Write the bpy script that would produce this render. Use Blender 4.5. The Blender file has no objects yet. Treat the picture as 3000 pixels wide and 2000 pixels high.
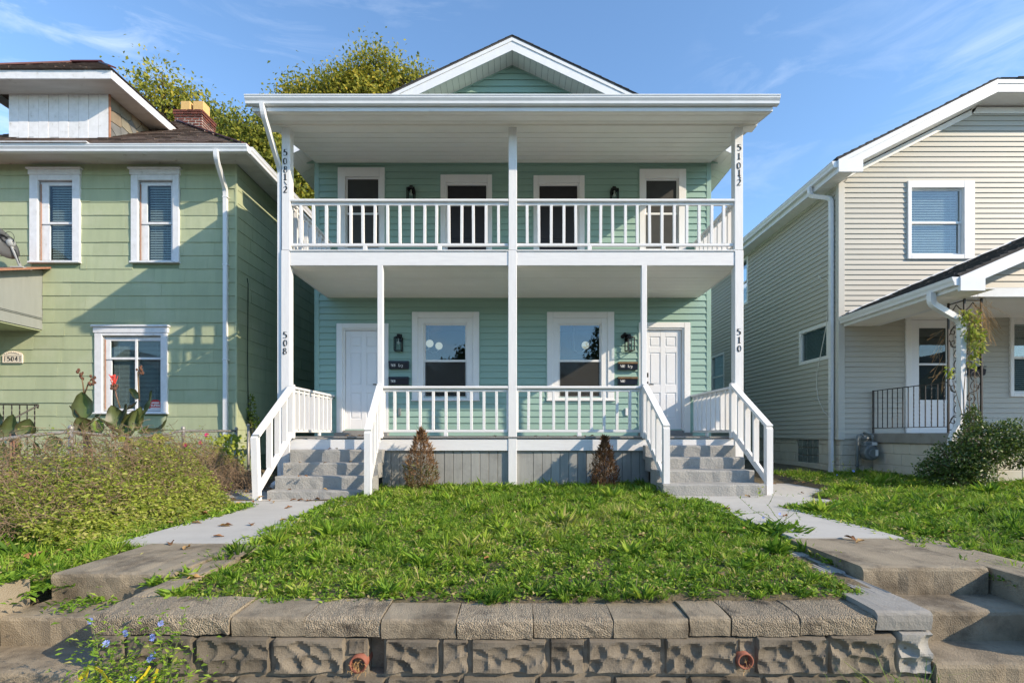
import bpy, math, random
import numpy as np
from mathutils import Vector, Matrix
random.seed(7)
rng = np.random.default_rng(11)
SC = bpy.context.scene
COL = SC.collection

# ------------------------------------------------------------------ camera, sky, sun, exposure
F, VX, HY, CZ = 1460.0, 1508.0, 1271.0, 1.62        # focal length and principal point in photo pixels, eye height in metres
cam_d = bpy.data.cameras.new('camera'); cam = bpy.data.objects.new('camera', cam_d); COL.objects.link(cam)
cam.location = (0, 0, CZ); cam.rotation_euler = (math.radians(90), 0, 0)
cam_d.sensor_width = 36.0; cam_d.lens = F / 3000 * 36
cam_d.shift_x = -(VX - 1500) / 3000; cam_d.shift_y = (HY - 1000) / 3000
cam_d.clip_start = 0.05; cam_d.clip_end = 2000
SC.camera = cam
SUN = Vector((1.0, -0.505, 0.59)).normalized()      # towards the sun
elev = math.asin(SUN.z)
world = bpy.data.worlds.new('World'); SC.world = world; world.use_nodes = True
wn, wl = world.node_tree.nodes, world.node_tree.links
wn.clear()
w_out = wn.new('ShaderNodeOutputWorld'); w_bg = wn.new('ShaderNodeBackground')
w_sky = wn.new('ShaderNodeTexSky'); w_sky.sky_type = 'NISHITA'; w_sky.sun_disc = False
w_sky.sun_elevation = elev; w_sky.sun_rotation = math.atan2(SUN.x, SUN.y)
w_sky.altitude = 200; w_sky.air_density = 1.0; w_sky.dust_density = 0.35; w_sky.ozone_density = 2.2
w_bg.inputs['Strength'].default_value = 0.15
# thin cirrus, laid over the whole dome
w_tc = wn.new('ShaderNodeTexCoord'); w_map = wn.new('ShaderNodeMapping'); w_map.inputs['Scale'].default_value = (1.6, 1.6, 6.5)
w_map.inputs['Rotation'].default_value = (0.25, 0.35, 0.2)
w_n = wn.new('ShaderNodeTexNoise'); w_n.inputs['Scale'].default_value = 3.2; w_n.inputs['Detail'].default_value = 9
w_n.inputs['Roughness'].default_value = 0.62; w_n.inputs['Distortion'].default_value = 0.9
w_n2 = wn.new('ShaderNodeTexNoise'); w_n2.inputs['Scale'].default_value = 1.35; w_n2.inputs['Detail'].default_value = 2
w_r = wn.new('ShaderNodeMapRange'); w_r.inputs['From Min'].default_value = 0.50; w_r.inputs['From Max'].default_value = 0.95
w_r2 = wn.new('ShaderNodeMapRange'); w_r2.inputs['From Min'].default_value = 0.50; w_r2.inputs['From Max'].default_value = 0.72
w_m = wn.new('ShaderNodeMath'); w_m.operation = 'MULTIPLY'
w_mix = wn.new('ShaderNodeMixRGB'); w_mix.inputs['Color2'].default_value = (5.2, 5.6, 6.2, 1)
wl.new(w_tc.outputs['Generated'], w_map.inputs['Vector']); wl.new(w_map.outputs['Vector'], w_n.inputs['Vector'])
w_map2 = wn.new('ShaderNodeMapping'); w_map2.inputs['Location'].default_value = (6.85, 10.55, 3.65)
wl.new(w_tc.outputs['Generated'], w_map2.inputs['Vector']); wl.new(w_map2.outputs['Vector'], w_n2.inputs['Vector'])
wl.new(w_n.outputs['Fac'], w_r.inputs['Value']); wl.new(w_n2.outputs['Fac'], w_r2.inputs['Value'])
wl.new(w_r.outputs['Result'], w_m.inputs[0]); wl.new(w_r2.outputs['Result'], w_m.inputs[1])
wl.new(w_m.outputs[0], w_mix.inputs['Fac']); w_tint = wn.new('ShaderNodeMixRGB'); w_tint.blend_type = 'MULTIPLY'; w_tint.inputs['Fac'].default_value = 1; w_tint.inputs['Color2'].default_value = (1.02, 1.17, 1.24, 1)
wl.new(w_sky.outputs['Color'], w_tint.inputs['Color1']); wl.new(w_tint.outputs['Color'], w_mix.inputs['Color1'])
wl.new(w_mix.outputs['Color'], w_bg.inputs['Color']); wl.new(w_bg.outputs['Background'], w_out.inputs['Surface'])
sun_d = bpy.data.lights.new('sun', 'SUN'); sun_d.energy = 3.7; sun_d.angle = math.radians(0.53); sun_d.color = (1.0, 0.83, 0.635)
sun_o = bpy.data.objects.new('sun', sun_d); COL.objects.link(sun_o)
sun_o.rotation_euler = (-SUN).to_track_quat('-Z', 'Y').to_euler(); sun_o.location = SUN * 60
vs = SC.view_settings
vs.view_transform = 'Standard'; vs.look = 'None'; vs.gamma = 1.0; vs.use_curve_mapping = False; vs.exposure = 0.75
SC.cycles.max_bounces = 7; SC.cycles.diffuse_bounces = 4; SC.cycles.transparent_max_bounces = 12
SC.cycles.use_denoising = True; SC.cycles.sample_clamp_indirect = 8

# ------------------------------------------------------------------ helpers
def at(px, py, d): return Vector(((px - VX) * d / F, d, CZ + (HY - py) * d / F))
def ax(px, d): return (px - VX) * d / F
def az(py, d): return CZ + (HY - py) * d / F

class MB:
    def __init__(s): s.v = []; s.f = []; s.m = None
    def add(s, vs_, fs):
        n = len(s.v)
        if s.m is not None: vs_ = [s.m @ Vector(v) for v in vs_]
        s.v += [tuple(v) for v in vs_]; s.f += [tuple(i + n for i in f) for f in fs]
        return s
    def hexa(s, p):   # p: 4 bottom (ccw) + 4 top
        return s.add(p, [(3, 2, 1, 0), (4, 5, 6, 7), (0, 1, 5, 4), (1, 2, 6, 5), (2, 3, 7, 6), (3, 0, 4, 7)])
    def box(s, x0, x1, y0, y1, z0, z1):
        return s.hexa([(x0, y0, z0), (x1, y0, z0), (x1, y1, z0), (x0, y1, z0), (x0, y0, z1), (x1, y0, z1), (x1, y1, z1), (x0, y1, z1)])
    def cbox(s, x0, x1, y0, y1, z0, z1, c=0.004):
        c = min(c, abs(x1 - x0) / 3, abs(y1 - y0) / 3, abs(z1 - z0) / 3)
        X, Y, Z = (x0, x1), (y0, y1), (z0, z1); vs_ = []; ix = {}
        for i in (0, 1):
            for j in (0, 1):
                for k in (0, 1):
                    a = (X[i], Y[j], Z[k]); n = [c if q == 0 else -c for q in (i, j, k)]
                    for t in range(3):
                        ix[(i, j, k, t)] = len(vs_)
                        vs_.append(tuple(a[q] if q == t else a[q] + n[q] for q in range(3)))
        fs = []
        for i in (0, 1):
            o = [(0, 0), (1, 0), (1, 1), (0, 1)]; o = o if i else o[::-1]
            fs.append(tuple(ix[(i, a, b, 0)] for a, b in o))
            fs.append(tuple(ix[(a, i, b, 1)] for a, b in o[::-1]))
            fs.append(tuple(ix[(a, b, i, 2)] for a, b in o))
        for j in (0, 1):
            for k in (0, 1):
                fs.append((ix[(0, j, k, 1)], ix[(1, j, k, 1)], ix[(1, j, k, 2)], ix[(0, j, k, 2)]))
                fs.append((ix[(j, 0, k, 0)], ix[(j, 1, k, 0)], ix[(j, 1, k, 2)], ix[(j, 0, k, 2)]))
                fs.append((ix[(j, k, 0, 0)], ix[(j, k, 1, 0)], ix[(j, k, 1, 1)], ix[(j, k, 0, 1)]))
        for i in (0, 1):
            for j in (0, 1):
                for k in (0, 1): fs.append(tuple(ix[(i, j, k, t)] for t in range(3)))
        return s.add(vs_, fs)
    def beam(s, p0, p1, w, h, up=(0, 0, 1)):
        p0, p1 = Vector(p0), Vector(p1); d = (p1 - p0).normalized(); sd = d.cross(Vector(up)).normalized(); u = sd.cross(d)
        q = []
        for p in (p0, p1):
            q += [p - sd * w / 2 - u * h / 2, p + sd * w / 2 - u * h / 2, p + sd * w / 2 + u * h / 2, p - sd * w / 2 + u * h / 2]
        return s.hexa(q)
    def tube(s, pts, r, n=8, cap=True):
        pts = [Vector(p) for p in pts]; m = len(pts); rs = r if isinstance(r, (list, tuple)) else [r] * m
        vs_ = []; u = None
        for i, p in enumerate(pts):
            t = (pts[min(i + 1, m - 1)] - pts[max(i - 1, 0)])
            t = t.normalized() if t.length > 1e-9 else Vector((0, 0, 1))
            if u is None: u = t.orthogonal().normalized()
            else:
                u = u - t * u.dot(t); u = u.normalized() if u.length > 1e-6 else t.orthogonal().normalized()
            w = t.cross(u)
            for k in range(n):
                a = 2 * math.pi * k / n; vs_.append(p + (u * math.cos(a) + w * math.sin(a)) * rs[i])
        fs = [(i * n + k, i * n + (k + 1) % n, (i + 1) * n + (k + 1) % n, (i + 1) * n + k) for i in range(m - 1) for k in range(n)]
        if cap: fs += [tuple(range(n))[::-1], tuple((m - 1) * n + k for k in range(n))]
        return s.add(vs_, fs)
    def rtube(s, pts, w, h, up=(0, 1, 0)):   # rectangular section swept along a path
        pts = [Vector(p) for p in pts]; m = len(pts); vs_ = []
        for i, p in enumerate(pts):
            t = (pts[min(i + 1, m - 1)] - pts[max(i - 1, 0)]).normalized(); sd = t.cross(Vector(up))
            if sd.length < 0.05: sd = t.cross(Vector((1, 0, 0)))
            sd.normalize(); u = sd.cross(t)
            for a, b in ((-1, -1), (1, -1), (1, 1), (-1, 1)): vs_.append(p + sd * a * w / 2 + u * b * h / 2)
        fs = [(i * 4 + k, i * 4 + (k + 1) % 4, (i + 1) * 4 + (k + 1) % 4, (i + 1) * 4 + k) for i in range(m - 1) for k in range(4)]
        return s.add(vs_, fs + [(3, 2, 1, 0), tuple((m - 1) * 4 + k for k in range(4))])
    def prism(s, poly, off):   # closed polygon (3D points) extruded by a vector
        n = len(poly); o = Vector(off); a = [Vector(p) for p in poly]
        return s.add(a + [p + o for p in a], [tuple(range(n))[::-1], tuple(range(n, 2 * n))] + [(i, (i + 1) % n, n + (i + 1) % n, n + i) for i in range(n)])
    def ring(s, o, i, y0, y1, c=0.003):   # rectangular frame in a wall facing -Y: o, i = (x0,x1,z0,z1)
        s.cbox(o[0], i[0], y0, y1, o[2], o[3], c); s.cbox(i[1], o[1], y0, y1, o[2], o[3], c)
        if o[3] - i[3] > 1e-4: s.cbox(i[0], i[1], y0 + .0005, y1, i[3], o[3], c)
        if i[2] - o[2] > 1e-4: s.cbox(i[0], i[1], y0 + .0005, y1, o[2], i[2], c)
        return s
    def sphere(s, c, r, n=12, m=8, sc=(1, 1, 1)):
        c = Vector(c); vs_ = [c + Vector((0, 0, -r * sc[2]))]
        for i in range(1, m):
            t = math.pi * i / m - math.pi / 2
            for k in range(n):
                a = 2 * math.pi * k / n
                vs_.append(c + Vector((math.cos(t) * math.cos(a) * r * sc[0], math.cos(t) * math.sin(a) * r * sc[1], math.sin(t) * r * sc[2])))
        vs_.append(c + Vector((0, 0, r * sc[2]))); e = len(vs_) - 1
        fs = [(0, 1 + (k + 1) % n, 1 + k) for k in range(n)]
        for i in range(m - 2):
            fs += [(1 + i * n + k, 1 + i * n + (k + 1) % n, 1 + (i + 1) * n + (k + 1) % n, 1 + (i + 1) * n + k) for k in range(n)]
        fs += [(1 + (m - 2) * n + k, 1 + (m - 2) * n + (k + 1) % n, e) for k in range(n)]
        return s.add(vs_, fs)
    def mesh(s, name, smooth=False):
        me = bpy.data.meshes.new(name); me.from_pydata(s.v, [], s.f)
        if smooth: me.polygons.foreach_set('use_smooth', [True] * len(me.polygons))
        me.update(); return me
    def build(s, name, mat, parent=None, smooth=False, loc=None):
        return link(name, s.mesh(name, smooth), mat, parent, loc)

def link(name, me, mat, parent=None, loc=None):
    o = bpy.data.objects.new(name, me); COL.objects.link(o)
    if mat is not None and len(me.materials) == 0: me.materials.append(mat)
    if parent is not None:
        o.parent = parent
        if parent.parent is None: o.matrix_parent_inverse = Matrix.Translation(-Vector(parent.location))
    if loc is not None: o.location = loc
    return o

def tag(o, label=None, cat=None, group=None, kind=None):
    if label: o['label'] = label
    if cat: o['category'] = cat
    if group: o['group'] = group
    if kind: o['kind'] = kind
    return o

def thing(name, label, cat, loc=(0, 0, 0), group=None, kind=None):
    o = bpy.data.objects.new(name, None); COL.objects.link(o); o.location = loc; o.empty_display_size = 0.1
    return tag(o, label, cat, group, kind)

# ------------------------------------------------------------------ materials
def mat(name, c1, c2=None, scale=6.0, rough=0.6, bump=0.0, bscale=60.0, stretch=(1, 1, 1), detail=4, spec=0.4, c3=None, s3=2.0, t3=(0.55, 0.72), btype='noise', bdist=0.01, metal=0.0, ov=0.0):
    m = bpy.data.materials.new(name); m.use_nodes = True; nt = m.node_tree; n, l = nt.nodes, nt.links
    b = n['Principled BSDF']; b.inputs['Roughness'].default_value = rough; b.inputs['Specular IOR Level'].default_value = spec; b.inputs['Metallic'].default_value = metal
    geo = n.new('ShaderNodeNewGeometry'); mp = n.new('ShaderNodeMapping'); mp.inputs['Scale'].default_value = stretch
    l.new(geo.outputs['Position'], mp.inputs['Vector'])
    if c2 is not None:
        no = n.new('ShaderNodeTexNoise'); no.inputs['Scale'].default_value = scale; no.inputs['Detail'].default_value = detail; no.inputs['Roughness'].default_value = 0.6
        l.new(mp.outputs['Vector'], no.inputs['Vector'])
        rp = n.new('ShaderNodeMapRange'); rp.inputs['From Min'].default_value = 0.32; rp.inputs['From Max'].default_value = 0.68
        l.new(no.outputs['Fac'], rp.inputs['Value'])
        mx = n.new('ShaderNodeMixRGB'); mx.inputs['Color1'].default_value = (*c1, 1); mx.inputs['Color2'].default_value = (*c2, 1)
        l.new(rp.outputs['Result'], mx.inputs['Fac']); out = mx.outputs['Color']
        if c3 is not None:
            n3 = n.new('ShaderNodeTexNoise'); n3.inputs['Scale'].default_value = s3; n3.inputs['Detail'].default_value = 7; n3.inputs['Roughness'].default_value = 0.7
            l.new(geo.outputs['Position'], n3.inputs['Vector'])
            r3 = n.new('ShaderNodeMapRange'); r3.inputs['From Min'].default_value = t3[0]; r3.inputs['From Max'].default_value = t3[1]
            l.new(n3.outputs['Fac'], r3.inputs['Value'])
            m3 = n.new('ShaderNodeMixRGB'); m3.inputs['Color2'].default_value = (*c3, 1)
            l.new(r3.outputs['Result'], m3.inputs['Fac']); l.new(out, m3.inputs['Color1']); out = m3.outputs['Color']
        if ov > 0:
            oi = n.new('ShaderNodeObjectInfo'); mr = n.new('ShaderNodeMapRange'); mr.inputs['To Min'].default_value = 1 - ov; mr.inputs['To Max'].default_value = 1 + ov
            l.new(oi.outputs['Random'], mr.inputs['Value'])
            hs = n.new('ShaderNodeHueSaturation'); l.new(mr.outputs['Result'], hs.inputs['Value']); l.new(out, hs.inputs['Color']); out = hs.outputs['Color']
        l.new(out, b.inputs['Base Color'])
    else: b.inputs['Base Color'].default_value = (*c1, 1)
    if bump > 0:
        if btype == 'voronoi':
            bn = n.new('ShaderNodeTexVoronoi'); bn.inputs['Scale'].default_value = bscale; bo = bn.outputs['Distance']
        else:
            bn = n.new('ShaderNodeTexNoise'); bn.inputs['Scale'].default_value = bscale; bn.inputs['Detail'].default_value = 5; bo = bn.outputs['Fac']
        l.new(mp.outputs['Vector'], bn.inputs['Vector'])
        bp = n.new('ShaderNodeBump'); bp.inputs['Strength'].default_value = bump; bp.inputs['Distance'].default_value = bdist
        if btype == 'voronoi': bp.invert = True
        l.new(bo, bp.inputs['Height']); l.new(bp.outputs['Normal'], b.inputs['Normal'])
    return m

def leafmat(name, stops, trans=0.35, rough=0.55, spec=0.3):
    m = bpy.data.materials.new(name); m.use_nodes = True; n, l = m.node_tree.nodes, m.node_tree.links
    b = n['Principled BSDF']; b.inputs['Roughness'].default_value = rough; b.inputs['Specular IOR Level'].default_value = spec
    a = n.new('ShaderNodeAttribute'); a.attribute_name = 'tint'
    cr = n.new('ShaderNodeValToRGB'); e = cr.color_ramp.elements
    e[0].position = stops[0][0]; e[0].color = (*stops[0][1], 1); e[1].position = stops[-1][0]; e[1].color = (*stops[-1][1], 1)
    for p, c in stops[1:-1]:
        k = e.new(p); k.color = (*c, 1)
    l.new(a.outputs['Fac'], cr.inputs['Fac']); l.new(cr.outputs['Color'], b.inputs['Base Color'])
    tr = n.new('ShaderNodeBsdfTranslucent'); l.new(cr.outputs['Color'], tr.inputs['Color'])
    mx = n.new('ShaderNodeMixShader'); mx.inputs['Fac'].default_value = trans
    l.new(b.outputs['BSDF'], mx.inputs[1]); l.new(tr.outputs['BSDF'], mx.inputs[2]); l.new(mx.outputs['Shader'], n['Material Output'].inputs['Surface'])
    return m

def glassmat(name, tint=(0.8, 0.86, 0.86), base=0.12, dark=1.0):
    m = bpy.data.materials.new(name); m.use_nodes = True; n, l = m.node_tree.nodes, m.node_tree.links; n.clear()
    o = n.new('ShaderNodeOutputMaterial'); t = n.new('ShaderNodeBsdfTransparent'); t.inputs['Color'].default_value = tuple(c * dark for c in tint) + (1,)
    g = n.new('ShaderNodeBsdfGlossy'); g.inputs['Roughness'].default_value = 0.004; g.inputs['Color'].default_value = (0.95, 0.98, 1, 1)
    lw_ = n.new('ShaderNodeLayerWeight'); lw_.inputs['Blend'].default_value = .5; fr = n.new('ShaderNodeMath'); fr.operation = 'POWER'; fr.inputs[1].default_value = 4.0; l.new(lw_.outputs['Facing'], fr.inputs[0])
    ad = n.new('ShaderNodeMath'); ad.operation = 'ADD'; ad.inputs[1].default_value = base + .035; ad.use_clamp = True
    geo = n.new('ShaderNodeNewGeometry'); no = n.new('ShaderNodeTexNoise'); no.inputs['Scale'].default_value = 2.2; no.inputs['Detail'].default_value = 1
    bp = n.new('ShaderNodeBump'); bp.inputs['Strength'].default_value = 0.05; bp.inputs['Distance'].default_value = 0.01
    l.new(geo.outputs['Position'], no.inputs['Vector']); l.new(no.outputs['Fac'], bp.inputs['Height']); l.new(bp.outputs['Normal'], g.inputs['Normal'])
    mx = n.new('ShaderNodeMixShader')
    l.new(fr.outputs[0], ad.inputs[0]); l.new(ad.outputs[0], mx.inputs['Fac']); l.new(t.outputs['BSDF'], mx.inputs[1]); l.new(g.outputs['BSDF'], mx.inputs[2])
    l.new(mx.outputs['Shader'], o.inputs['Surface']); return m

M = {}
M['white_wood'] = mat('white_wood', (.75, .75, .735), (.69, .69, .685), 5, .55, .35, 34, (6, 6, .8), c3=(.56, .56, .54), s3=5, t3=(.66, .8), bdist=.004)
M['white_beam'] = mat('white_beam', (.75, .75, .735), (.69, .69, .685), 5, .55, .35, 34, (.8, 6, 6), c3=(.57, .57, .55), s3=5, t3=(.66, .8), bdist=.004)
M['white_trim'] = mat('white_trim', (.79, .79, .77), (.75, .75, .735), 3, .45, .08, 90)
M['white_door'] = mat('white_door', (.78, .785, .79), (.75, .755, .76), 2, .38)
M['white_metal'] = mat('white_metal', (.76, .775, .78), (.70, .715, .72), 4, .32, spec=.5, c3=(.56, .56, .53), s3=3, t3=(.62, .85))
M['ceiling_white'] = mat('ceiling_white', (.89, .875, .83), (.85, .835, .79), 3, .5, ov=0.015)
M['old_white'] = mat('old_white', (.74, .75, .77), (.64, .65, .66), 9, .65, .3, 40, c3=(.40, .38, .34), s3=9, t3=(.62, .74), bdist=.004)
M['soffit_old'] = mat('soffit_old', (.62, .62, .59), (.52, .52, .49), 3, .7, c3=(.25, .23, .2), s3=5, t3=(.62, .72), stretch=(.5, 3, 3))
M['teal'] = mat('teal_siding', (.285, .425, .355), (.26, .395, .33), 1.3, .45, .06, 70, (.3, 1, 6), spec=.35, ov=0.025)
M['green_shingle'] = mat('green_shingle', (.385, .435, .27), (.345, .395, .25), 2.0, .75, .25, 50, (5, 5, .6), c3=(.43, .465, .32), s3=1.2, t3=(.5, .75), bdist=.004, ov=0.045)
M['green_core'] = mat('green_core', (.20, .26, .15), (.17, .22, .13), 3, .8)
M['greige'] = mat('greige_siding', (.475, .46, .40), (.44, .43, .375), 1.2, .5, .05, 80, (.3, .3, 6), spec=.3, ov=0.02)
M['greige_trim'] = mat('greige_trim', (.52, .515, .46), (.49, .485, .44), 2, .5)
M['grey_paint'] = mat('grey_paint', (.33, .33, .305), (.285, .287, .268), 4, .65, .3, 40, (6, 6, .6), c3=(.24, .24, .225), s3=3, t3=(.5, .7), bdist=.004, ov=0.08)
M['grey_concrete'] = mat('painted_step_concrete', (.34, .335, .31), (.29, .287, .268), 5, .8, .8, 45, c3=(.19, .19, .18), s3=16, t3=(.63, .70), bdist=.014)
M['deck_grey'] = mat('deck_grey', (.27, .265, .25), (.21, .207, .198), 5, .7)
M['deck_pale'] = mat('deck_pale', (.55, .545, .52), (.47, .465, .44), 4, .6)
M['concrete_new'] = mat('concrete_new', (.48, .47, .43), (.43, .42, .385), 2.2, .85, .25, 160, c3=(.39, .385, .355), s3=1.6, t3=(.5, .78), bdist=.003)
M['concrete_old'] = mat('concrete_old', (.32, .27, .19), (.25, .208, .145), 3.5, .9, .8, 120, c3=(.115, .094, .065), s3=3.0, t3=(.47, .66), bdist=.008)
M['concrete_pale'] = mat('concrete_pale', (.31, .30, .27), (.26, .25, .225), 5, .9, .5, 90, c3=(.24, .22, .19), s3=4, t3=(.55, .7), bdist=.006, ov=0.1)
M['pebble'] = mat('pebble_concrete', (.37, .31, .22), (.20, .165, .115), 70, .85, .8, 125, c3=(.075, .062, .046), s3=4.2, t3=(.54, .68), btype='voronoi', bdist=.012, ov=0.12)
M['block'] = mat('rock_face_block', (.19, .163, .122), (.125, .107, .08), 5, .9, .5, 130, c3=(.048, .041, .031), s3=3.4, t3=(.5, .66), bdist=.006, ov=0.16)
M['block_b'] = mat('rock_face_block_b', (.225, .192, .142), (.15, .128, .094), 6, .9, .5, 130, c3=(.058, .048, .035), s3=4.4, t3=(.53, .68), bdist=.006, ov=0.14)
M['mortar'] = mat('mortar', (.27, .23, .168), (.185, .155, .112), 14, .95, .7, 90, bdist=.006)
M['clay'] = mat('clay_pipe', (.30, .105, .062), (.22, .075, .045), 12, .7)
M['foundation'] = mat('painted_block', (.60, .565, .47), (.50, .465, .38), 4, .85, .7, 16, c3=(.27, .22, .15), s3=3.2, t3=(.60, .75), bdist=.03)
M['foundation_smooth'] = mat('painted_block_smooth', (.62, .585, .49), (.54, .50, .41), 2, .85, .15, 60, c3=(.36, .31, .23), s3=2, t3=(.62, .8))
M['roof_brown'] = mat('roof_shingle_brown', (.145, .098, .075), (.095, .066, .052), 7, .95, .6, 130, c3=(.20, .155, .12), s3=4, t3=(.5, .66))
M['roof_grey'] = mat('roof_shingle_grey', (.085, .085, .085), (.05, .05, .052), 8, .95, .6, 130, c3=(.13, .125, .12), s3=5, t3=(.55, .7))
M['ridge_red'] = mat('ridge_red', (.115, .032, .03), (.075, .022, .022), 8, .6)
M['brick'] = mat('brick', (.19, .055, .036), (.09, .035, .028), 9, .9, .5, 60, c3=(.05, .03, .028), s3=5, t3=(.55, .68), ov=0.3)
M['brick_mortar'] = mat('brick_mortar', (.58, .54, .48), (.42, .38, .33), 12, .95)
M['flue'] = mat('flue_clay', (.66, .43, .17), (.56, .36, .14), 4, .8)
M['slate_a'] = mat('slate_grey', (.185, .19, .18), (.13, .135, .13), 6, .9, ov=0.2)
M['slate_b'] = mat('slate_tan', (.29, .24, .17), (.22, .18, .125), 6, .9, ov=0.2)
M['slate_c'] = mat('slate_olive', (.21, .195, .145), (.155, .145, .11), 6, .9, ov=0.2)
M['canopy_grey'] = mat('canopy_grey', (.265, .285, .265), (.24, .26, .242), 3, .75, .2, 40, (4, 4, .6))
M['black'] = mat('black_metal', (.008, .008, .009), None, rough=.5, spec=.25)
M['iron'] = mat('wrought_iron', (.016, .015, .014), (.03, .02, .014), 12, .5, spec=.5)
M['navy'] = mat('mailbox_enamel', (.010, .016, .030), (.014, .02, .034), 6, .33, spec=.5)
M['mail_edge'] = mat('mailbox_rust', (.21, .13, .06), (.10, .06, .03), 20, .7)
M['screen'] = mat('insect_screen', (.050, .050, .046), (.042, .042, .040), 5, .8)
_m = glassmat('thin_screen', base=0.0); M['screen_thin'] = _m
_n = _m.node_tree.nodes; _d = _n.new('ShaderNodeBsdfDiffuse'); _d.inputs['Color'].default_value = (.07, .07, .066, 1); _t = _n.new('ShaderNodeBsdfTransparent'); _x = _n.new('ShaderNodeMixShader'); _x.inputs['Fac'].default_value = .55
_m.node_tree.links.new(_t.outputs[0], _x.inputs[1]); _m.node_tree.links.new(_d.outputs[0], _x.inputs[2]); _m.node_tree.links.new(_x.outputs[0], [q for q in _n if q.type == 'OUTPUT_MATERIAL'][0].inputs['Surface'])
M['dark_door'] = mat('dark_screen_door', (.020, .018, .022), (.026, .023, .026), 4, .6)
M['blind'] = mat('blind_slat', (.62, .64, .60), (.57, .59, .56), 4, .5)
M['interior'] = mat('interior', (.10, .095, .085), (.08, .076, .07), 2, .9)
M['digit'] = mat('digit_black', (.010, .010, .011), None, rough=.45)
M['white_sticker'] = mat('white_sticker', (.75, .75, .72), None, rough=.6)
M['red_sign'] = mat('red_sign', (.50, .03, .035), None, rough=.5)
M['plaque'] = mat('plaque', (.72, .66, .56), (.62, .56, .46), 20, .6)
M['galv'] = mat('galvanised', (.36, .35, .33), (.24, .23, .215), 14, .45, metal=.35, c3=(.26, .22, .18), s3=9, t3=(.55, .7))
M['wire'] = mat('chain_wire', (.27, .25, .22), (.16, .14, .12), 10, .6, metal=.3)
M['meter'] = mat('meter_grey', (.19, .215, .215), (.15, .17, .17), 8, .5)
M['dish'] = mat('dish_grey', (.10, .105, .11), (.085, .09, .095), 4, .5)
M['dish_arm'] = mat('dish_arm_grey', (.34, .36, .36), (.29, .31, .31), 8, .5)
M['cable_white'] = mat('white_cable', (.66, .66, .60), None, rough=.5)
M['cable_black'] = mat('black_cable', (.012, .013, .012), None, rough=.6)
M['block_glass'] = mat('glass_block', (.10, .125, .115), (.19, .215, .195), 3, .12, .6, 22, spec=.8, bdist=.02)
M['dirt'] = mat('dirt', (.13, .105, .062), (.09, .072, .044), 4, .95, .8, 40, c3=(.125, .105, .055), s3=2, t3=(.5, .7), bdist=.02)
M['asphalt'] = mat('asphalt', (.13, .13, .125), (.10, .10, .098), 9, .9, .5, 180)
M['bark'] = mat('bark', (.095, .075, .055), (.06, .047, .035), 9, .95, .8, 30, (1, 1, .3), bdist=.02)
M['twig'] = mat('twig_brown', (.16, .115, .07), (.105, .075, .046), 14, .9)
M['vine_stem'] = mat('dead_vine', (.26, .185, .115), (.15, .105, .065), 14, .9)
M['stem_green'] = mat('stem_green', (.14, .19, .06), (.11, .15, .05), 9, .7)
M['canna_stem'] = mat('canna_stem', (.22, .10, .07), (.16, .13, .06), 12, .6)
M['red_flower'] = mat('red_flower', (.62, .06, .04), (.50, .05, .04), 14, .6)
M['seed'] = mat('seed_head', (.15, .07, .04), (.09, .045, .03), 20, .9)
M['pink'] = mat('morning_glory_pink', (.55, .01, .16), None, rough=.6)
M['blue_petal'] = mat('chicory_blue', (.26, .34, .78), (.32, .40, .82), 20, .7)
M['yellow_tape'] = mat('yellow_tape', (.75, .60, .02), (.70, .54, .02), 8, .5)
M['dry_leaf'] = mat('dry_leaf', (.30, .145, .055), (.20, .09, .035), 30, .8, ov=0.35)
M['dry_leaf_pale'] = mat('dry_leaf_pale', (.46, .30, .12), (.34, .20, .08), 30, .8)
M['bulb'] = mat('bulb_glass', (.70, .68, .62), None, rough=.3)
M['globe'] = mat('globe_glass', (.85, .82, .72), None, rough=.35)
M['globe'].node_tree.nodes['Principled BSDF'].inputs['Emission Color'].default_value = (1, .93, .75, 1)
M['globe'].node_tree.nodes['Principled BSDF'].inputs['Emission Strength'].default_value = 0.42
M['glass'] = glassmat('window_glass', base=.06, dark=.93)
M['glass_old'] = glassmat('window_glass_old', base=.01, dark=.93)
M['lamp_glass'] = glassmat('lantern_glass', base=-.03)
M['board_red'] = mat('sheathing_edge', (.30, .13, .075), (.36, .20, .13), 14, .9)
# ------------------------------------------------------------------ ground, paths, retaining wall, street steps
WALL_Y = 2.75
def hnoise(x, y, s):
    return (math.sin(x * 1.7 * s + 1.3) * math.cos(y * 2.1 * s + .4) + math.sin(x * .9 * s - y * 1.3 * s + 2.0)) * .5
def ground_z(x, y):
    z = .625 + (min(y, 12) - 2.9) * .023 + x * .012
    if x < -3.7: z += min(.10, (-3.7 - x) * .06)
    return z + .012 * hnoise(x, y, 2.3)
LWALK = [[(-3.48, 4.34), (-2.32, 4.34), (-2.32, 5.74), (-3.50, 5.74)], [(-3.50, 5.755), (-2.32, 5.755), (-2.30, 7.10), (-4.3, 7.10), (-3.62, 6.6)], [(-4.62, 7.11), (-2.30, 7.11), (-2.30, 8.7), (-4.9, 8.7)], [(-5.35, 8.71), (-4.10, 8.71), (-4.10, 19), (-5.35, 19)]]
RWALK = [[(2.36, 4.20), (3.28, 4.20), (3.30, 5.60), (2.36, 5.60)], [(2.36, 5.612), (3.30, 5.612), (3.38, 6.02), (4.30, 6.55), (4.05, 6.85), (2.22, 6.85)], [(2.22, 6.862), (4.06, 6.862), (4.9, 7.75), (4.9, 8.9), (2.22, 8.9)], [(4.06, 8.912), (5.0, 8.912), (5.0, 18), (4.06, 18)]]
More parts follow.
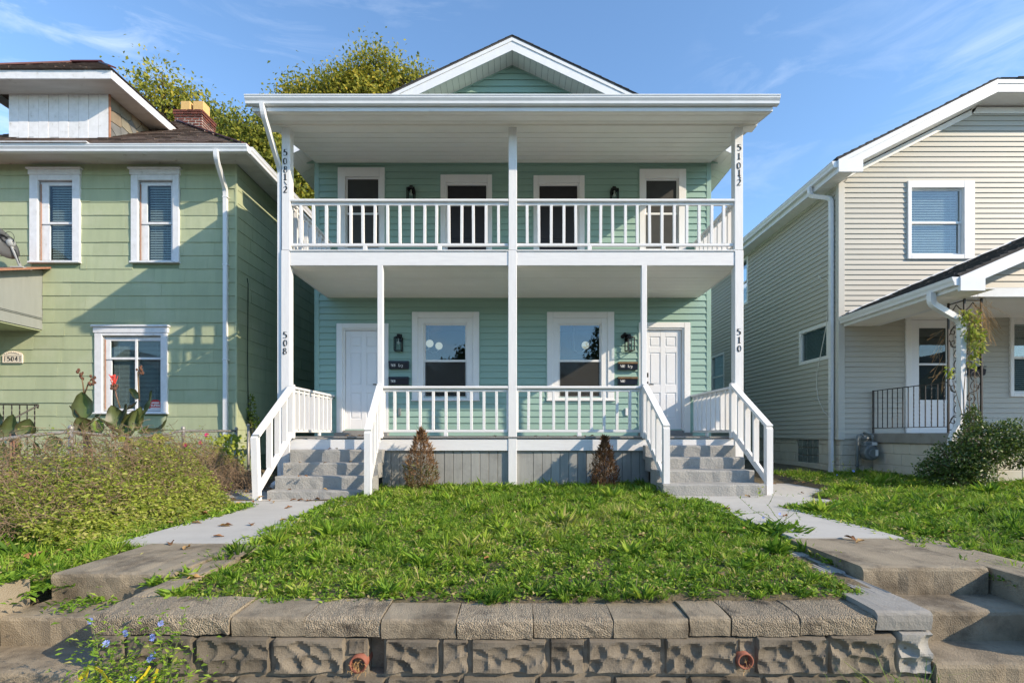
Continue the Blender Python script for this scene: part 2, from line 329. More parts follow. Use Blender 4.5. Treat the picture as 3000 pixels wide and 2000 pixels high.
def pip(x, y, poly):
    c = False; n = len(poly)
    for i in range(n):
        (x0, y0), (x1, y1) = poly[i], poly[(i + 1) % n]
        if (y0 > y) != (y1 > y) and x < (x1 - x0) * (y - y0) / (y1 - y0) + x0: c = not c
    return c
def in_left_walk(x, y): return (-3.16 < x < -2.34 and 3.0 < y < 4.36) or any(pip(x, y, p) for p in LWALK)
def in_right_walk(x, y): return (2.30 < x < 3.13 and 3.0 < y < 4.22) or any(pip(x, y, p) for p in RWALK)
def in_left_stair(x, y): return -3.72 < x < -2.36 and y < 3.5
def in_right_stair(x, y): return 2.34 < x < 3.14 and y < 3.42
def in_walk(x, y): return in_left_walk(x, y) or in_right_walk(x, y)

base = MB(); base.add([(-400, -400, -.02), (400, -400, -.02), (400, 400, -.02), (-400, 400, -.02)], [(0, 1, 2, 3)])
tag(base.build('ground', M['dirt']), 'bare earth reaching to the horizon below the yards', 'ground', kind='structure')
sw = MB()
for k in range(-9, 10):
    sw.box(k * 1.5 + .004, k * 1.5 + 1.496, .9, 2.56, -.015, .02)
tag(sw.build('sidewalk', M['concrete_pale']), 'public concrete sidewalk along the foot of the stone wall', 'sidewalk', kind='structure')
rd = MB(); rd.add([(-200, -11, .005), (200, -11, .005), (200, -1.4, .005), (-200, -1.4, .005)], [(0, 1, 2, 3)])
tag(rd.build('road', M['asphalt']), 'asphalt street behind the viewpoint', 'road', kind='structure')
kb = MB()
kb.box(-60, 60, -1.4, -1.25, -.01, .13)
tag(kb.build('kerb', M['concrete_pale']), 'concrete kerb along the asphalt street', 'kerb', kind='structure')

def terrain():
    xs = np.concatenate([np.arange(-30, -6.5, .6), np.arange(-6.5, 6.5, .09), np.arange(6.5, 30.1, .6)])
    ys = np.concatenate([np.arange(2.97, 9.4, .09), np.arange(9.4, 40, .7)])
    v = []; f = []
    nx, ny = len(xs), len(ys)
    for j, y in enumerate(ys):
        for i, x in enumerate(xs):
            z = ground_z(x, y)
            if in_left_stair(x, y) or in_right_stair(x, y): z = -.01
            elif in_walk(x, y): z -= .09
            v.append((x, y, z))
    for j in range(ny - 1):
        for i in range(nx - 1):
            a = j * nx + i; f.append((a, a + 1, a + nx + 1, a + nx))
    # skirt down to the street level along the front
    n = len(v)
    for i, x in enumerate(xs): v.append((x, 2.965, -.05))
    for i in range(nx - 1): f.append((n + i, n + i + 1, i + 1, i))
    b = MB(); b.v = v; b.f = f
    return b.mesh('lawn', True)
tag(link('lawn', terrain(), M['dirt']), 'soil of the raised front yards under the weeds', 'lawn', kind='structure')

# concrete walks: poured slabs with open joints
lw = thing('path', 'new pale concrete walk leading to the left porch steps', 'path', (-2.9, 5, .6), kind='structure')
def slab(poly, z, mat_, parent, t=.1):
    b = MB(); b.prism([(x, y, z - t) for x, y in poly], (0, 0, t)); return b.build('slab', mat_, parent)
LZ, RZ = .672, .748
slab(LWALK[0], LZ, M['concrete_new'], lw)
slab(LWALK[1], LZ - .002, M['concrete_new'], lw)
slab(LWALK[2], LZ - .004, M['concrete_new'], lw)
slab(LWALK[3], LZ + .01, M['concrete_new'], lw)
rw = thing('path', 'new pale concrete walk leading to the right porch steps', 'path', (2.9, 5, .6), kind='structure')
slab(RWALK[0], RZ, M['concrete_new'], rw)
slab(RWALK[1], RZ - .002, M['concrete_new'], rw)
slab(RWALK[2], RZ - .003, M['concrete_new'], rw)
slab(RWALK[3], RZ, M['concrete_new'], rw)

def rough_step(x0, x1, y0, y1, z0, z1, seed, c=.018):
    """concrete step with worn rounded nosing and slightly uneven faces"""
    r = random.Random(seed); nx = 14; b = MB(); v = []; prof = [(y1, z1), (y0 + c * 1.6, z1), (y0 + c * .4, z1 - c * .35), (y0, z1 - c * 1.4), (y0 + .002, (z0 + z1) / 2), (y0 + .006, z0), (y1, z0)]
    m = len(prof)
    for i in range(nx + 1):
        x = x0 + (x1 - x0) * i / nx
        w = r.uniform(-.005, .005)
        for k, (py, pz) in enumerate(prof):
            j = r.uniform(-.004, .004) if 0 < k < m - 1 else 0
            v.append((x, py + (w + j if 0 < k < m - 1 else 0), pz + (r.uniform(-.004, .003) if k in (1, 2, 3) else 0)))
    f = [(i * m + k, i * m + (k + 1) % m, (i + 1) * m + (k + 1) % m, (i + 1) * m + k) for i in range(nx) for k in range(m)]
    f += [tuple(range(m)), tuple(nx * m + k for k in range(m))[::-1]]
    b.add(v, f); return b
def street_steps(label, x0, x1, zs, yf, yj, seed):
    t = thing('entry_steps', label, 'steps', ((x0 + x1) / 2, yf[0], 0))
    rough_step(x0, x1, yf[0], yj, zs[1] - .05, zs[0], seed).build('landing_slab', M['concrete_old'], t)
    rough_step(x0 - .02, x1 + .03, yf[1], yf[0] + .03, zs[2] - .05, zs[1], seed + 1).build('step', M['concrete_old'], t)
    rough_step(x0 - .02, x1 + .03, yf[2], yf[1] + .03, zs[3] - .05, zs[2], seed + 2).build('step', M['concrete_old'], t)
    rough_step(x0 - .02, x1 + .03, yf[3], yf[2] + .03, -.02, zs[3], seed + 3).build('step', M['concrete_old'], t)
    return t
ls = street_steps('worn brown concrete street steps left of the stone retaining wall', -3.16, -2.34, [.668, .49, .31, .14], [3.40, 3.08, 2.74, 2.42], 4.33, 3)
rs_ = street_steps('worn brown concrete street steps right of the stone retaining wall', 2.30, 3.13, [.742, .56, .38, .19], [3.29, 2.99, 2.69, 2.38], 4.19, 13)
# cheek curbs at the outer sides
rough_step(-3.9, -3.19, 2.55, 3.28, .0, .685, 23, .035).build('cheek_wall', M['concrete_old'], ls)
rough_step(3.16, 3.52, 2.62, 4.3, .0, .735, 24, .03).build('cheek_wall', M['concrete_old'], rs_)

# retaining wall of rock-face blocks
rwall = thing('retaining_wall', 'low retaining wall of rock-face concrete blocks with pebbled cap stones', 'wall', (0, WALL_Y, 0))
def facet_block(x0, x1, z0, z1, seed, y=WALL_Y, amp=.030, tilt=0.0):
    r = random.Random(seed); w, h = x1 - x0, z1 - z0
    nx = max(6, int(w / .0115)); nz = max(6, int(h / .0115))
    ncol = max(2, int(round(w / .095))); seeds = []
    for j in range(2):
        for i in range(ncol + (j == 0)):
            u = (i + (.5 if j else .1) + r.uniform(-.22, .22)) / ncol; t = (.30, .62)[j] + r.uniform(-.10, .10)
            seeds.append((u * w, t * h, r.uniform(.044, .074), r.uniform(.036, .058), r.uniform(.4, 1.0), r.uniform(-.6, .6)))
    v = []; e = .012
    for k in range(nz + 1):
        for i in range(nx + 1):
            u, t = w * i / nx, h * k / nz
            wob = .010 * math.sin(u * 38 + seed) + .010 * math.sin(t * 45 + seed * 2.1)
            dep = 0.0
            for s in seeds:                                    # overlapping conchoidal scoops knocked out of a proud face
                du, dt_ = u - s[0] + wob * .5, t - s[1]; du += dt_ * s[5]; rr = (du / s[2]) ** 2 + (dt_ / s[3]) ** 2
                if rr < 1: dep = max(dep, s[4] * (1 - rr) ** .6 * (1 + .5 * du / s[2]))
            d = amp * (1.25 - dep) + .003 * math.sin(u * 21 + t * 17 + seed)
            edge = min(u, w - u, t, h - t)
            d = max(0, min(amp * 1.7, d)) * min(1, edge / e) + r.uniform(0, .0016)
            v.append((x0 + u, y - d - .004 * min(1, edge / e), z0 + t + tilt * u))
    f = [(k * (nx + 1) + i, k * (nx + 1) + i + 1, (k + 1) * (nx + 1) + i + 1, (k + 1) * (nx + 1) + i) for k in range(nz) for i in range(nx)]
    n = len(v); c = [0, nx, (nz + 1) * (nx + 1) - 1, nz * (nx + 1)]
    for q in c: v.append((v[q][0], y + .17, v[q][2]))
    lo = list(range(nx + 1)); hi = [nz * (nx + 1) + i for i in range(nx + 1)]
    le = [k * (nx + 1) for k in range(nz + 1)]; ri = [k * (nx + 1) + nx for k in range(nz + 1)]
    f += [tuple(lo[::-1] + [n, n + 1]), tuple(hi + [n + 2, n + 3]), tuple(le + [n + 3, n]), tuple(ri[::-1] + [n + 1, n + 2]), (n, n + 3, n + 2, n + 1)]
    b = MB(); b.add(v, f); return b
def wx(px): return ax(px, WALL_Y)
def ctop(x): return .606 + .03 * abs(x / 2.3) ** 2 + (.016 if x > 1.9 else 0)
caps = [283, 483, 684, 899, 1120, 1340, 1563, 1794, 2014, 2135, 2337, 2555, 2719]; ctex = 'PPSPSPPSSPPL'
rc = random.Random(4)
for i in range(len(caps) - 1):
    x0, x1 = wx(caps[i]) + .003, wx(caps[i + 1]) - .004; xm = (x0 + x1) / 2; zt = ctop(xm) + rc.uniform(-.006, .006)
    b = MB(); yf = WALL_Y - .035 + rc.uniform(-.006, .006); nx, c = 9, .016 if ctex[i] != 'P' else .024
    prof = [(yf + .30, zt + .012), (yf + .18, zt + .012), (yf + c, zt + .005), (yf + c * .3, zt - c * .3), (yf, zt - c), (yf - .001, zt - .05), (yf + .004, zt - .098), (yf + .30, zt - .098)]
    m = len(prof); v = []
    for q in range(nx + 1):
        x = x0 + (x1 - x0) * q / nx
        if q in (0, nx): x += rc.uniform(-.003, .003)
        for k, (py, pz) in enumerate(prof):
            g = .0045 if ctex[i] == 'P' else .0018
            v.append((x + (rc.uniform(-.003, .003) if q in (0, nx) else 0), py + rc.uniform(-g, g), pz + rc.uniform(-g, g)))
    f = [(q * m + k, q * m + (k + 1) % m, (q + 1) * m + (k + 1) % m, (q + 1) * m + k) for q in range(nx) for k in range(m)]
    f += [tuple(range(m)), tuple(nx * m + k for k in range(m))[::-1]]
    b.add(v, f); b.build('cap_stone', M[{'P': 'pebble', 'S': 'concrete_old', 'L': 'concrete_pale'}[ctex[i]]], rwall)
row1 = [(285, 378), (384, 580), (587, 800), (808, 1016), (1132, 1290), (1296, 1375), (1381, 1600), (1608, 1711), (1719, 1934), (1943, 2152), (2206, 2412), (2420, 2612), (2618, 2718)]
for k, (a, b_) in enumerate(row1):
    facet_block(wx(a), wx(b_), .312, ctop((wx(a) + wx(b_)) / 2) - .103, 40 + k, amp=.036).build('wall_block', M['concrete_pale'] if k == len(row1) - 1 else M['block'] if k % 3 else M['block_b'], rwall)
facet_block(wx(1021), wx(1076), .41, .500, 77).build('wall_block', M['block'], rwall)
facet_block(wx(2156), wx(2203), .40, .503, 78).build('wall_block', M['block_b'], rwall)
row2 = [285, 494, 700, 922, 1136, 1353, 1573, 1793, 2010, 2226, 2305, 2520, 2718]
for k in range(len(row2) - 1):
    facet_block(wx(row2[k]) + .005, wx(row2[k + 1]) - .006, .107, .296, 90 + k, amp=.034).build('wall_block', M['block_b'] if k % 2 else M['block'], rwall)
row3 = [285, 390, 610, 820, 1030, 1250, 1460, 1680, 1890, 2110, 2320, 2530, 2718]
for k in range(len(row3) - 1):
    facet_block(wx(row3[k]) + .005, wx(row3[k + 1]) - .006, -.06, .094, 120 + k, amp=.022).build('wall_block', M['block'], rwall)
mo = MB(); mo.box(wx(290), wx(1079), WALL_Y - .012, WALL_Y + .2, -.06, .50); mo.box(wx(1128), wx(2714), WALL_Y - .012, WALL_Y + .2, -.06, .50)
mo.box(wx(1079), wx(1128), WALL_Y + .07, WALL_Y + .2, .30, .52); mo.box(wx(1079), wx(1128), WALL_Y - .012, WALL_Y + .2, -.06, .305)
mo.build('mortar_joints', M['mortar'], rwall)
for px, py, r in ((1052, 1940, .047), (2178, 1930, .044)):
    p = at(px, py, WALL_Y - .03); b = MB(); n = 20; v = []
    for yy, rr in ((WALL_Y + .12, r), (WALL_Y - .058, r), (WALL_Y - .058, r * .80), (WALL_Y + .1, r * .80)):
        for k in range(n): v.append((p.x + rr * math.cos(2 * math.pi * k / n), yy, p.z + rr * math.sin(2 * math.pi * k / n)))
    b.add(v, [(i * n + k, i * n + (k + 1) % n, (i + 1) * n + (k + 1) % n, (i + 1) * n + k) for i in range(3) for k in range(n)] + [tuple(3 * n + k for k in range(n))])
    dp = b.build('drain_pipe', M['clay'], rwall, True)
    rt = MB(); rr_ = random.Random(int(px))
    for k in range(26 if px < 1500 else 7):
        a = rr_.uniform(0, 6.28); q = Vector((p.x + .02 * math.cos(a), WALL_Y - .04, p.z + .02 * math.sin(a) - .01)); pts = [q]
        for s_ in range(4):
            q = q + Vector((rr_.uniform(-.018, .018), rr_.uniform(-.018, .006), rr_.uniform(-.02, .008))); pts.append(q)
        rt.tube(pts, .0012, 3, False)
    rt.build('dry_roots', M['dry_leaf_pale'], dp)
# return walls running back beside the two flights
for s_, x0, x1 in ((0, wx(283), wx(283) + .17), (1, wx(2719) - .17, wx(2719))):
    zt = ctop(x0) + .0
    for k in range(3):
        y0 = WALL_Y + .25 + k * .42; rough_step(x0 + .004, x1 - .004, y0, y0 + .412, .0, zt + .012 + k * .012, 60 + k + 5 * s_, .012).build('cap_stone', M['concrete_old'] if s_ == 0 else M['concrete_pale'], rwall)
# ------------------------------------------------------------------ building helpers
def wall_panel(b, x0, x1, z0, z1, y0, y1, holes):
    """a wall facing -Y with rectangular openings, as boxes"""
    xs = sorted({x0, x1, *[h[0] for h in holes], *[h[1] for h in holes]}); zs = sorted({z0, z1, *[h[2] for h in holes], *[h[3] for h in holes]})
    for i in range(len(xs) - 1):
        run = None
        for k in range(len(zs) - 1):
            xm, zm = (xs[i] + xs[i + 1]) / 2, (zs[k] + zs[k + 1]) / 2
            solid = not any(h[0] < xm < h[1] and h[2] < zm < h[3] for h in holes)
            if solid: run = [zs[k], zs[k + 1]] if run is None else [run[0], zs[k + 1]]
            if (not solid or k == len(zs) - 2) and run is not None:
                b.box(xs[i], xs[i + 1], y0, y1, run[0], run[1]); run = None
    return b
def cut(x0, x1, z0, z1, openings):
    segs = [(x0, x1)]
    for o in openings:
        ov = min(z1, o[3]) - max(z0, o[2])
        if ov > .5 * (z1 - z0):
            n = []
            for a, b in segs:
                if o[1] <= a or o[0] >= b: n.append((a, b)); continue
                if o[0] + .012 > a: n.append((a, o[0] + .012))
                if o[1] - .012 < b: n.append((o[1] - .012, b))
            segs = n
    return [s for s in segs if s[1] - s[0] > .015]
def lap_board(xb0, xb1, xt0, xt1, z0, z1, y, t=.025):
    b = MB(); b.hexa([(xb0, y - t, z0), (xb1, y - t, z0), (xb1, y, z0), (xb0, y, z0), (xt0, y - .004, z1), (xt1, y - .004, z1), (xt1, y, z1), (xt0, y, z1)]); return b
def lap_siding(parent, mat_, x0, x1, z0, z1, h, y, openings, name='siding_board', rj=None):
    k = 0; z = z0
    while z < z1 - .02:
        zt = min(z + h + .004, z1)
        for a, b in cut(x0, x1, z, min(z + h, z1), openings):
            if rj is not None and b - a > 3.2:       # butt joint where two lengths meet
                j = rj.uniform(a + 1.1, b - 1.1)
                lap_board(a, j, a, j, z, zt, y).build(name, mat_, parent); lap_board(j + .0015, b, j + .0015, b, z, zt, y - .0008).build(name, mat_, parent)
            else: lap_board(a, b, a, b, z, zt, y).build(name, mat_, parent)
        z += h; k += 1
def px_rect(x0, x1, ytop, ybot, d): return (ax(x0, d), ax(x1, d), az(ybot, d), az(ytop, d))
def window(parent, outer, glass, y, rail=None, frame_mat='white_trim', glass_mat='glass', sill=True, proud=.036, head=0, screen=False, blind=None, curtain=False, jtrim=None, name='window', split_x=None, casing_step=True, inner=None):
    """double-hung window in a wall facing -Y. outer/glass = (x0,x1,z0,z1)"""
    fm = M[frame_mat]; b = MB(); g = glass
    step = ((outer[0] * .55 + g[0] * .45), (outer[1] * .55 + g[1] * .45), outer[2] * .55 + g[2] * .45, outer[3] * .55 + g[3] * .45)
    if casing_step:
        b.ring(outer, step, y - proud, y + .01, .006); b.ring(step, (g[0] - .035, g[1] + .035, g[2] - .035, g[3] + .035), y - proud * .45, y + .03, .003)
    else: b.ring(outer, inner or (g[0] - .035, g[1] + .035, g[2] - .035, g[3] + .035), y - proud, y + .03, .005)
    w = b.build(name, fm, parent)
    sash = inner or (g[0] - .035, g[1] + .035, g[2] - .035, g[3] + .035); rz = rail if rail is not None else (g[2] + g[3]) / 2
    up = MB(); up.ring((sash[0], sash[1], rz - .022, sash[3]), (g[0], g[1], rz + .022, g[3]), y + .012, y + .045, .003); up.build('sash', fm, w)
    lo = MB(); lo.ring((sash[0], sash[1], sash[2], rz - .0225), (g[0] + .012, g[1] - .012, g[2] + .01, rz - .05 + .027), y + .030, y + .06, .003); lo.build('sash', fm, w)
    p1 = MB(); p1.box(g[0] - .005, g[1] + .005, y + .026, y + .030, rz + .018, g[3] + .005); p1.build('pane', M[glass_mat], w)
    p2 = MB(); p2.box(g[0], g[1], y + .044, y + .048, g[2], rz - .022); p2.build('pane', M[glass_mat], w)
    if split_x:
        s = MB(); s.cbox(split_x - .022, split_x + .022, y + .005, y + .04, sash[2], sash[3], .003); s.build('mullion', fm, w)
    if screen:
        zs = g[3] + .004 if screen is True else rz - .024
        s = MB(); s.box(g[0] - .004, g[1] + .004, y + .016, y + .0175, g[2], zs); s.build('screen', M['screen'] if screen is True else M['screen_thin'], w)
    if sill:
        s = MB(); s.cbox(outer[0] - .015, outer[1] + .015, y - proud - .03, y - .001, outer[2] - .032, outer[2] - .0005, .006); s.build('sill', fm, w)
    if head:
        s = MB(); s.cbox(outer[0] - .02, outer[1] + .02, y - proud - .012, y, outer[3] + .0005, outer[3] + head * .72, .005); s.cbox(outer[0] - .05, outer[1] + .05, y - proud - .045, y, outer[3] + head * .722, outer[3] + head, .012); s.build('head_trim', fm, w)
    if jtrim:
        s = MB(); o2 = (outer[0] - .02, outer[1] + .02, outer[2] - .034, outer[3] + .02); s.ring(o2, (outer[0] - .0005, outer[1] + .0005, outer[2] - .033, outer[3] + .0005), y - .030, y, .002); s.build('channel_trim', M[jtrim], w)
    if blind:
        s = MB(); z = g[2] + .02; n = 0
        while z < g[3] - .01:
            s.add([(g[0] + .004, y + .09, z), (g[1] - .004, y + .09, z), (g[1] - .004, y + .104, z + blind * .66), (g[0] + .004, y + .104, z + blind * .66)], [(0, 1, 2, 3)]); z += blind
        for xx in (g[0] + .12, g[1] - .12): s.box(xx - .0015, xx + .0015, y + .086, y + .089, g[2], g[3])
        s.cbox(g[0], g[1], y + .085, y + .12, g[3] - .03, g[3] + .01); tag(s.build('blind', M['blind'], w), kind='stuff')
    return w
def six_panel_door(parent, x0, x1, z0, z1, y, handle_left):
    w, h = x1 - x0, z1 - z0; b = MB(); b.box(x0 + .002, x1 - .002, y + .012, y + .04, z0, z1)
    d = b.build('door', M['white_door'], parent)
    st, cs = .105 * w / .76, .10 * w / .76; pw = (w - 2 * st - cs) / 2; rows = [(.105, .31), (.405, .315), (.80, .105)]
    rows = [(z0 + h * .115, z0 + h * .375), (z0 + h * .455, z0 + h * .775), (z0 + h * .835, z0 + h * .935)]
    s = MB(); s.cbox(x0, x0 + st, y, y + .0115, z0, z1, .004); s.cbox(x1 - st, x1, y, y + .0115, z0, z1, .004)
    s.cbox(x0 + st + pw, x1 - st - pw, y, y + .0115, z0, z1, .004)
    zz = [z0] + [q for r in rows for q in r] + [z1]
    for k in range(0, len(zz), 2):
        for xa in (x0 + st, x1 - st - pw): s.cbox(xa, xa + pw, y + .0004, y + .0115, zz[k], zz[k + 1], .004)
    s.build('stile_frame', M['white_door'], d)
    for r in rows:
        for xa in (x0 + st, x1 - st - pw):
            p = MB(); p.cbox(xa + .026, xa + pw - .026, y + .002, y + .0115, r[0] + .026, r[1] - .026, .009); p.build('panel', M['white_door'], d)
    hx = x0 + .055 if handle_left else x1 - .055; sg = 1 if handle_left else -1; zh = z0 + .93
    k = MB(); k.cbox(hx - .025, hx + .025, y - .012, y, zh - .06, zh + .06, .004); k.cbox(hx - .012, hx + .012, y - .05, y - .01, zh - .012, zh + .012, .003)
    k.cbox(min(hx - sg * .01, hx + sg * .12), max(hx - sg * .01, hx + sg * .12), y - .055, y - .042, zh - .011, zh + .009, .003); k.build('handle', M['black'], d)
    k = MB(); k.cbox(hx - .026, hx + .026, y - .014, y, zh + .15, zh + .24, .005); k.build('deadbolt', M['black'], d)
    return d
def gutter(name, p0, p1, out, mat_, parent, w=.12, h=.12):
    """K-style gutter from p0 to p1 (top inner edge), 'out' points away from the wall"""
    o = Vector(out).normalized(); up = Vector((0, 0, 1)); p0, p1 = Vector(p0), Vector(p1)
    prof = [(0, 0), (0, -h), (w * .58, -h), (w * .66, -h * .93), (w * .70, -h * .66), (w * .90, -h * .36), (w * .93, -h * .14), (w, -h * .12), (w, 0), (w * .93, 0), (w * .93, -.012), (w * .9, -.03), (w * .62, -h * .6), (w * .55, -h * .95), (.006, -h * .95), (.006, 0)]
    b = MB(); n = len(prof); v = [p + o * a + up * c for p in (p0, p1) for a, c in prof]
    b.add(v, [(k, (k + 1) % n, n + (k + 1) % n, n + k) for k in range(n)] + [tuple(range(9)), tuple(n + k for k in range(9))[::-1]])
    return b.build(name, mat_, parent)
def downspout(pts, parent, w=.075, h=.06, mat_='white_metal', up=(0, 1, 0)):
    b = MB(); P_ = [Vector(p) for p in pts]; sm = [P_[0]]
    for i in range(1, len(P_) - 1):     # round the elbows
        a, c = P_[i - 1] - P_[i], P_[i + 1] - P_[i]; r = min(.09, a.length * .45, c.length * .45); q0, q1 = P_[i] + a.normalized() * r, P_[i] + c.normalized() * r
        for t in (0, .25, .5, .75, 1): sm.append(q0 * (1 - t) ** 2 + P_[i] * 2 * t * (1 - t) + q1 * t * t)
    sm.append(P_[-1]); b.rtube(sm, w, h, up)
    d = b.build('downspout', M[mat_], parent)
    return d
def shingle_roof(parent, mat_, A, B, C, D, rows, width, seed, name='roof_shingles', t=.012):
    """overlapping tab shingles over the quad A(eave start) B(eave end) C(top end) D(top start); joined, tabs vary"""
    A, B, C, D = [Vector(p) for p in (A, B, C, D)]; r = random.Random(seed); b = MB(); nrm = (B - A).cross(D - A).normalized()
    if nrm.z < 0: nrm = -nrm
    for k in range(rows):
        u0, u1 = k / rows, (k + 1.12) / rows
        u1 = min(u1, 1.0); L0, R0 = A.lerp(D, u0), B.lerp(C, u0); L1, R1 = A.lerp(D, u1), B.lerp(C, u1); ln = (R0 - L0).length
        if ln < .05: continue
        n = max(1, int(ln / width)); off = r.random(); cuts = [0] + [(i + off) / n for i in range(n) if 0 < (i + off) / n < 1] + [1]
        for i in range(len(cuts) - 1):
            a, c = cuts[i] + .002, cuts[i + 1] - .002; l = t * r.uniform(.8, 2.0); dz = r.uniform(-.02, .02) / rows
            p = [L0.lerp(R0, a), L0.lerp(R0, c), L1.lerp(R1, c), L1.lerp(R1, a)]
            dn = (A - D).normalized() * r.uniform(0, .012)
            p[0] = p[0] + dn; p[1] = p[1] + dn
            b.hexa([p[0], p[1], p[2], p[3], p[0] + nrm * l, p[1] + nrm * l, p[2] + nrm * .003, p[3] + nrm * .003])
    return tag(b.build(name, mat_, parent), kind='stuff')

# ------------------------------------------------------------------ the teal two-storey duplex in the middle
DF, DW = 8.18, 10.15
YF, YW = DF, DW
H = thing('duplex_house', 'teal clapboard two-storey duplex with white double-deck porch', 'house', (0, 14, .7))
HX0, HX1 = -4.06, 3.98; DECK, UDECK = 1.58, 4.64
LC = 4.385                                                       # lower porch ceiling
# openings: outer casings (photo pixels at the wall plane)
lw_o, lw_g = px_rect(1207.8, 1404, 914.3, 1170, DW), px_rect(1246, 1363, 952.5, 1160, DW)
rw_o, rw_g = px_rect(1602.5, 1798.7, 914.3, 1170, DW), px_rect(1641, 1756.5, 952.5, 1160, DW)
ld_o, ld_g = px_rect(987, 1139, 948, 1266, DW), px_rect(1010.8, 1118.5, 967.5, 1259.6, DW)
rd_o, rd_g = px_rect(1871, 2021, 945, 1266, DW), px_rect(1889, 1997.5, 966, 1259.6, DW)
uw1_o, uw1_g = px_rect(991, 1128, 493, 735, DW), px_rect(1018, 1107.6, 524.5, 724, DW)
uw2_o, uw2_g = px_rect(1872.8, 2008.4, 497.4, 738, DW), px_rect(1894, 1982.3, 528.5, 726, DW)
ud1_o, ud1_g = px_rect(1291, 1441.6, 513.7, 836, DW), px_rect(1311.5, 1424, 543.7, 836, DW)
ud2_o, ud2_g = px_rect(1562.8, 1712, 516, 836, DW), px_rect(1580.8, 1691, 544.8, 836, DW)
for g in (ud1_o, ud2_o): pass
openings = [lw_o, rw_o, ld_o, rd_o, uw1_o, uw2_o, ud1_o, ud2_o]
def gr(g, e=.04): return (g[0] - e, g[1] + e, g[2] - e, g[3] + e)
wb = MB()
wall_panel(wb, HX0, HX1, .72, 7.10, YW, YW + .16, [gr(q) for q in (lw_g, rw_g, uw1_g, uw2_g)] + [gr(ld_g, .03), gr(rd_g, .03), (ud1_g[0] - .03, ud1_g[1] + .03, UDECK, ud1_g[3] + .03), (ud2_g[0] - .03, ud2_g[1] + .03, UDECK, ud2_g[3] + .03)])
wb.box(HX0, HX0 + .16, YW + .16, 27, .6, 7.10); wb.box(HX1 - .16, HX1, YW + .16, 27, .6, 7.10); wb.box(HX0, HX1, 27, 27.15, .6, 7.1)
# gable end above the porch
RX, RZt, RP = -.05, 9.37, .47                                   # ridge x, ridge top z, pitch
wb.prism([(HX0, YW + .002, 7.10), (HX1, YW + .002, 7.10), (RX, YW + .002, 9.10)], (0, .15, 0))
wb.build('wall', M['teal'], H)
it = MB(); it.box(HX0 + .17, HX1 - .17, YW + .17, 16, 1.40, 1.55); it.box(HX0 + .17, HX1 - .17, YW + .17, 16, 4.45, 4.58); it.box(HX0 + .17, HX1 - .17, 13.8, 13.9, 1.55, 7.0); it.box(HX0 + .17, HX1 - .17, YW + .17, 16, 7.02, 7.08)
it.box(-.12, .05, YW + .17, 13.8, 1.55, 7.0)
it.build('interior_rooms', M['interior'], H)
lap_siding(H, M['teal'], HX0 + .085, HX1 - .085, DECK + .005, 7.12, .1307, YW, openings, rj=random.Random(3))
z = 7.12; k = 0
while z < 9.0:                                                   # gable courses, visible above the gutter
    zt = z + .1347
    hb = (9.10 - z) / RP - .03; ht = max(.02, (9.10 - zt) / RP - .03)
    if hb > .05: lap_board(RX - hb, RX + hb, RX - ht, RX + ht, z, zt, YW).build('siding_board', M['teal'], H)
    z += .1307
for x0, x1 in ((HX0 - .012, HX0 + .085), (HX1 - .085, HX1 + .012)):
    b = MB(); b.cbox(x0, x1, YW - .026, YW + .10, 1.0, 7.12, .006); b.build('corner_trim', M['teal'], H)
b = MB()
for s in (-1, 1): b.beam((RX, YW - .012, 9.105), (RX + s * 3.6, YW - .012, 9.105 - 3.6 * RP), .03, .05)
b.build('gable_trim', M['teal'], H)
sb = MB(); z = 1.0
while z < 7.0:
    for xx, s in ((HX0, -1), (HX1, 1)):
        sb.hexa([(xx + s * .024, YW + .1, z), (xx + s * .024, 27, z), (xx, 27, z), (xx, YW + .1, z), (xx + s * .004, YW + .1, z + .134), (xx + s * .004, 27, z + .134), (xx, 27, z + .134), (xx, YW + .1, z + .134)])
    z += .1307
tag(sb.build('side_siding', M['teal'], H), kind='stuff')
fb = MB(); fb.box(HX0 + .03, HX1 - .03, YW - .02, 27, .3, 1.0); fb.build('foundation', M['foundation'], H)
# windows and doors
def mr(py): return az(py, DW)
window(H, lw_o, lw_g, YW, mr(1056.5), jtrim='teal', screen='low'); window(H, rw_o, rw_g, YW, mr(1056.5), jtrim='teal', screen='low')
window(H, uw1_o, uw1_g, YW, mr(625.5), screen=True, jtrim='teal', casing_step=False); window(H, uw2_o, uw2_g, YW, mr(625.5), screen=True, jtrim='teal', casing_step=False)
def door_casing(o, g, y, jt, zb):
    b = MB(); o = (o[0], o[1], zb, o[3]); i = (g[0] - .004, g[1] + .004, zb - .001, g[3] + .004); st = (o[0] * .25 + g[0] * .75, o[1] * .25 + g[1] * .75, zb - .001, o[3] * .25 + g[3] * .75)
    b.ring(o, st, y - .034, y + .01, .006); b.ring(st, i, y - .012, y + .06, .003)
    c = b.build('door_casing', M['white_trim'], H)
    s = MB(); s.ring((o[0] - .02, o[1] + .02, zb, o[3] + .02), (o[0] - .0005, o[1] + .0005, zb - .001, o[3] + .0005), y - .029, y, .002); s.build('channel_trim', M['teal'], c)
for o, g, left in ((ld_o, ld_g, False), (rd_o, rd_g, True)):
    door_casing(o, g, YW, 'teal', g[2] - .05); six_panel_door(H, g[0], g[1], g[2], g[3], YW + .03, left)
    t = MB(); t.cbox(o[0] - .01, o[1] + .01, YW - .14, YW - .001, DECK + .0005, g[2] - .055, .006); t.cbox(g[0] - .02, g[1] + .02, YW - .05, YW + .02, g[2] - .0545, g[2] - .002, .004); t.build('threshold', M['deck_grey'], H)
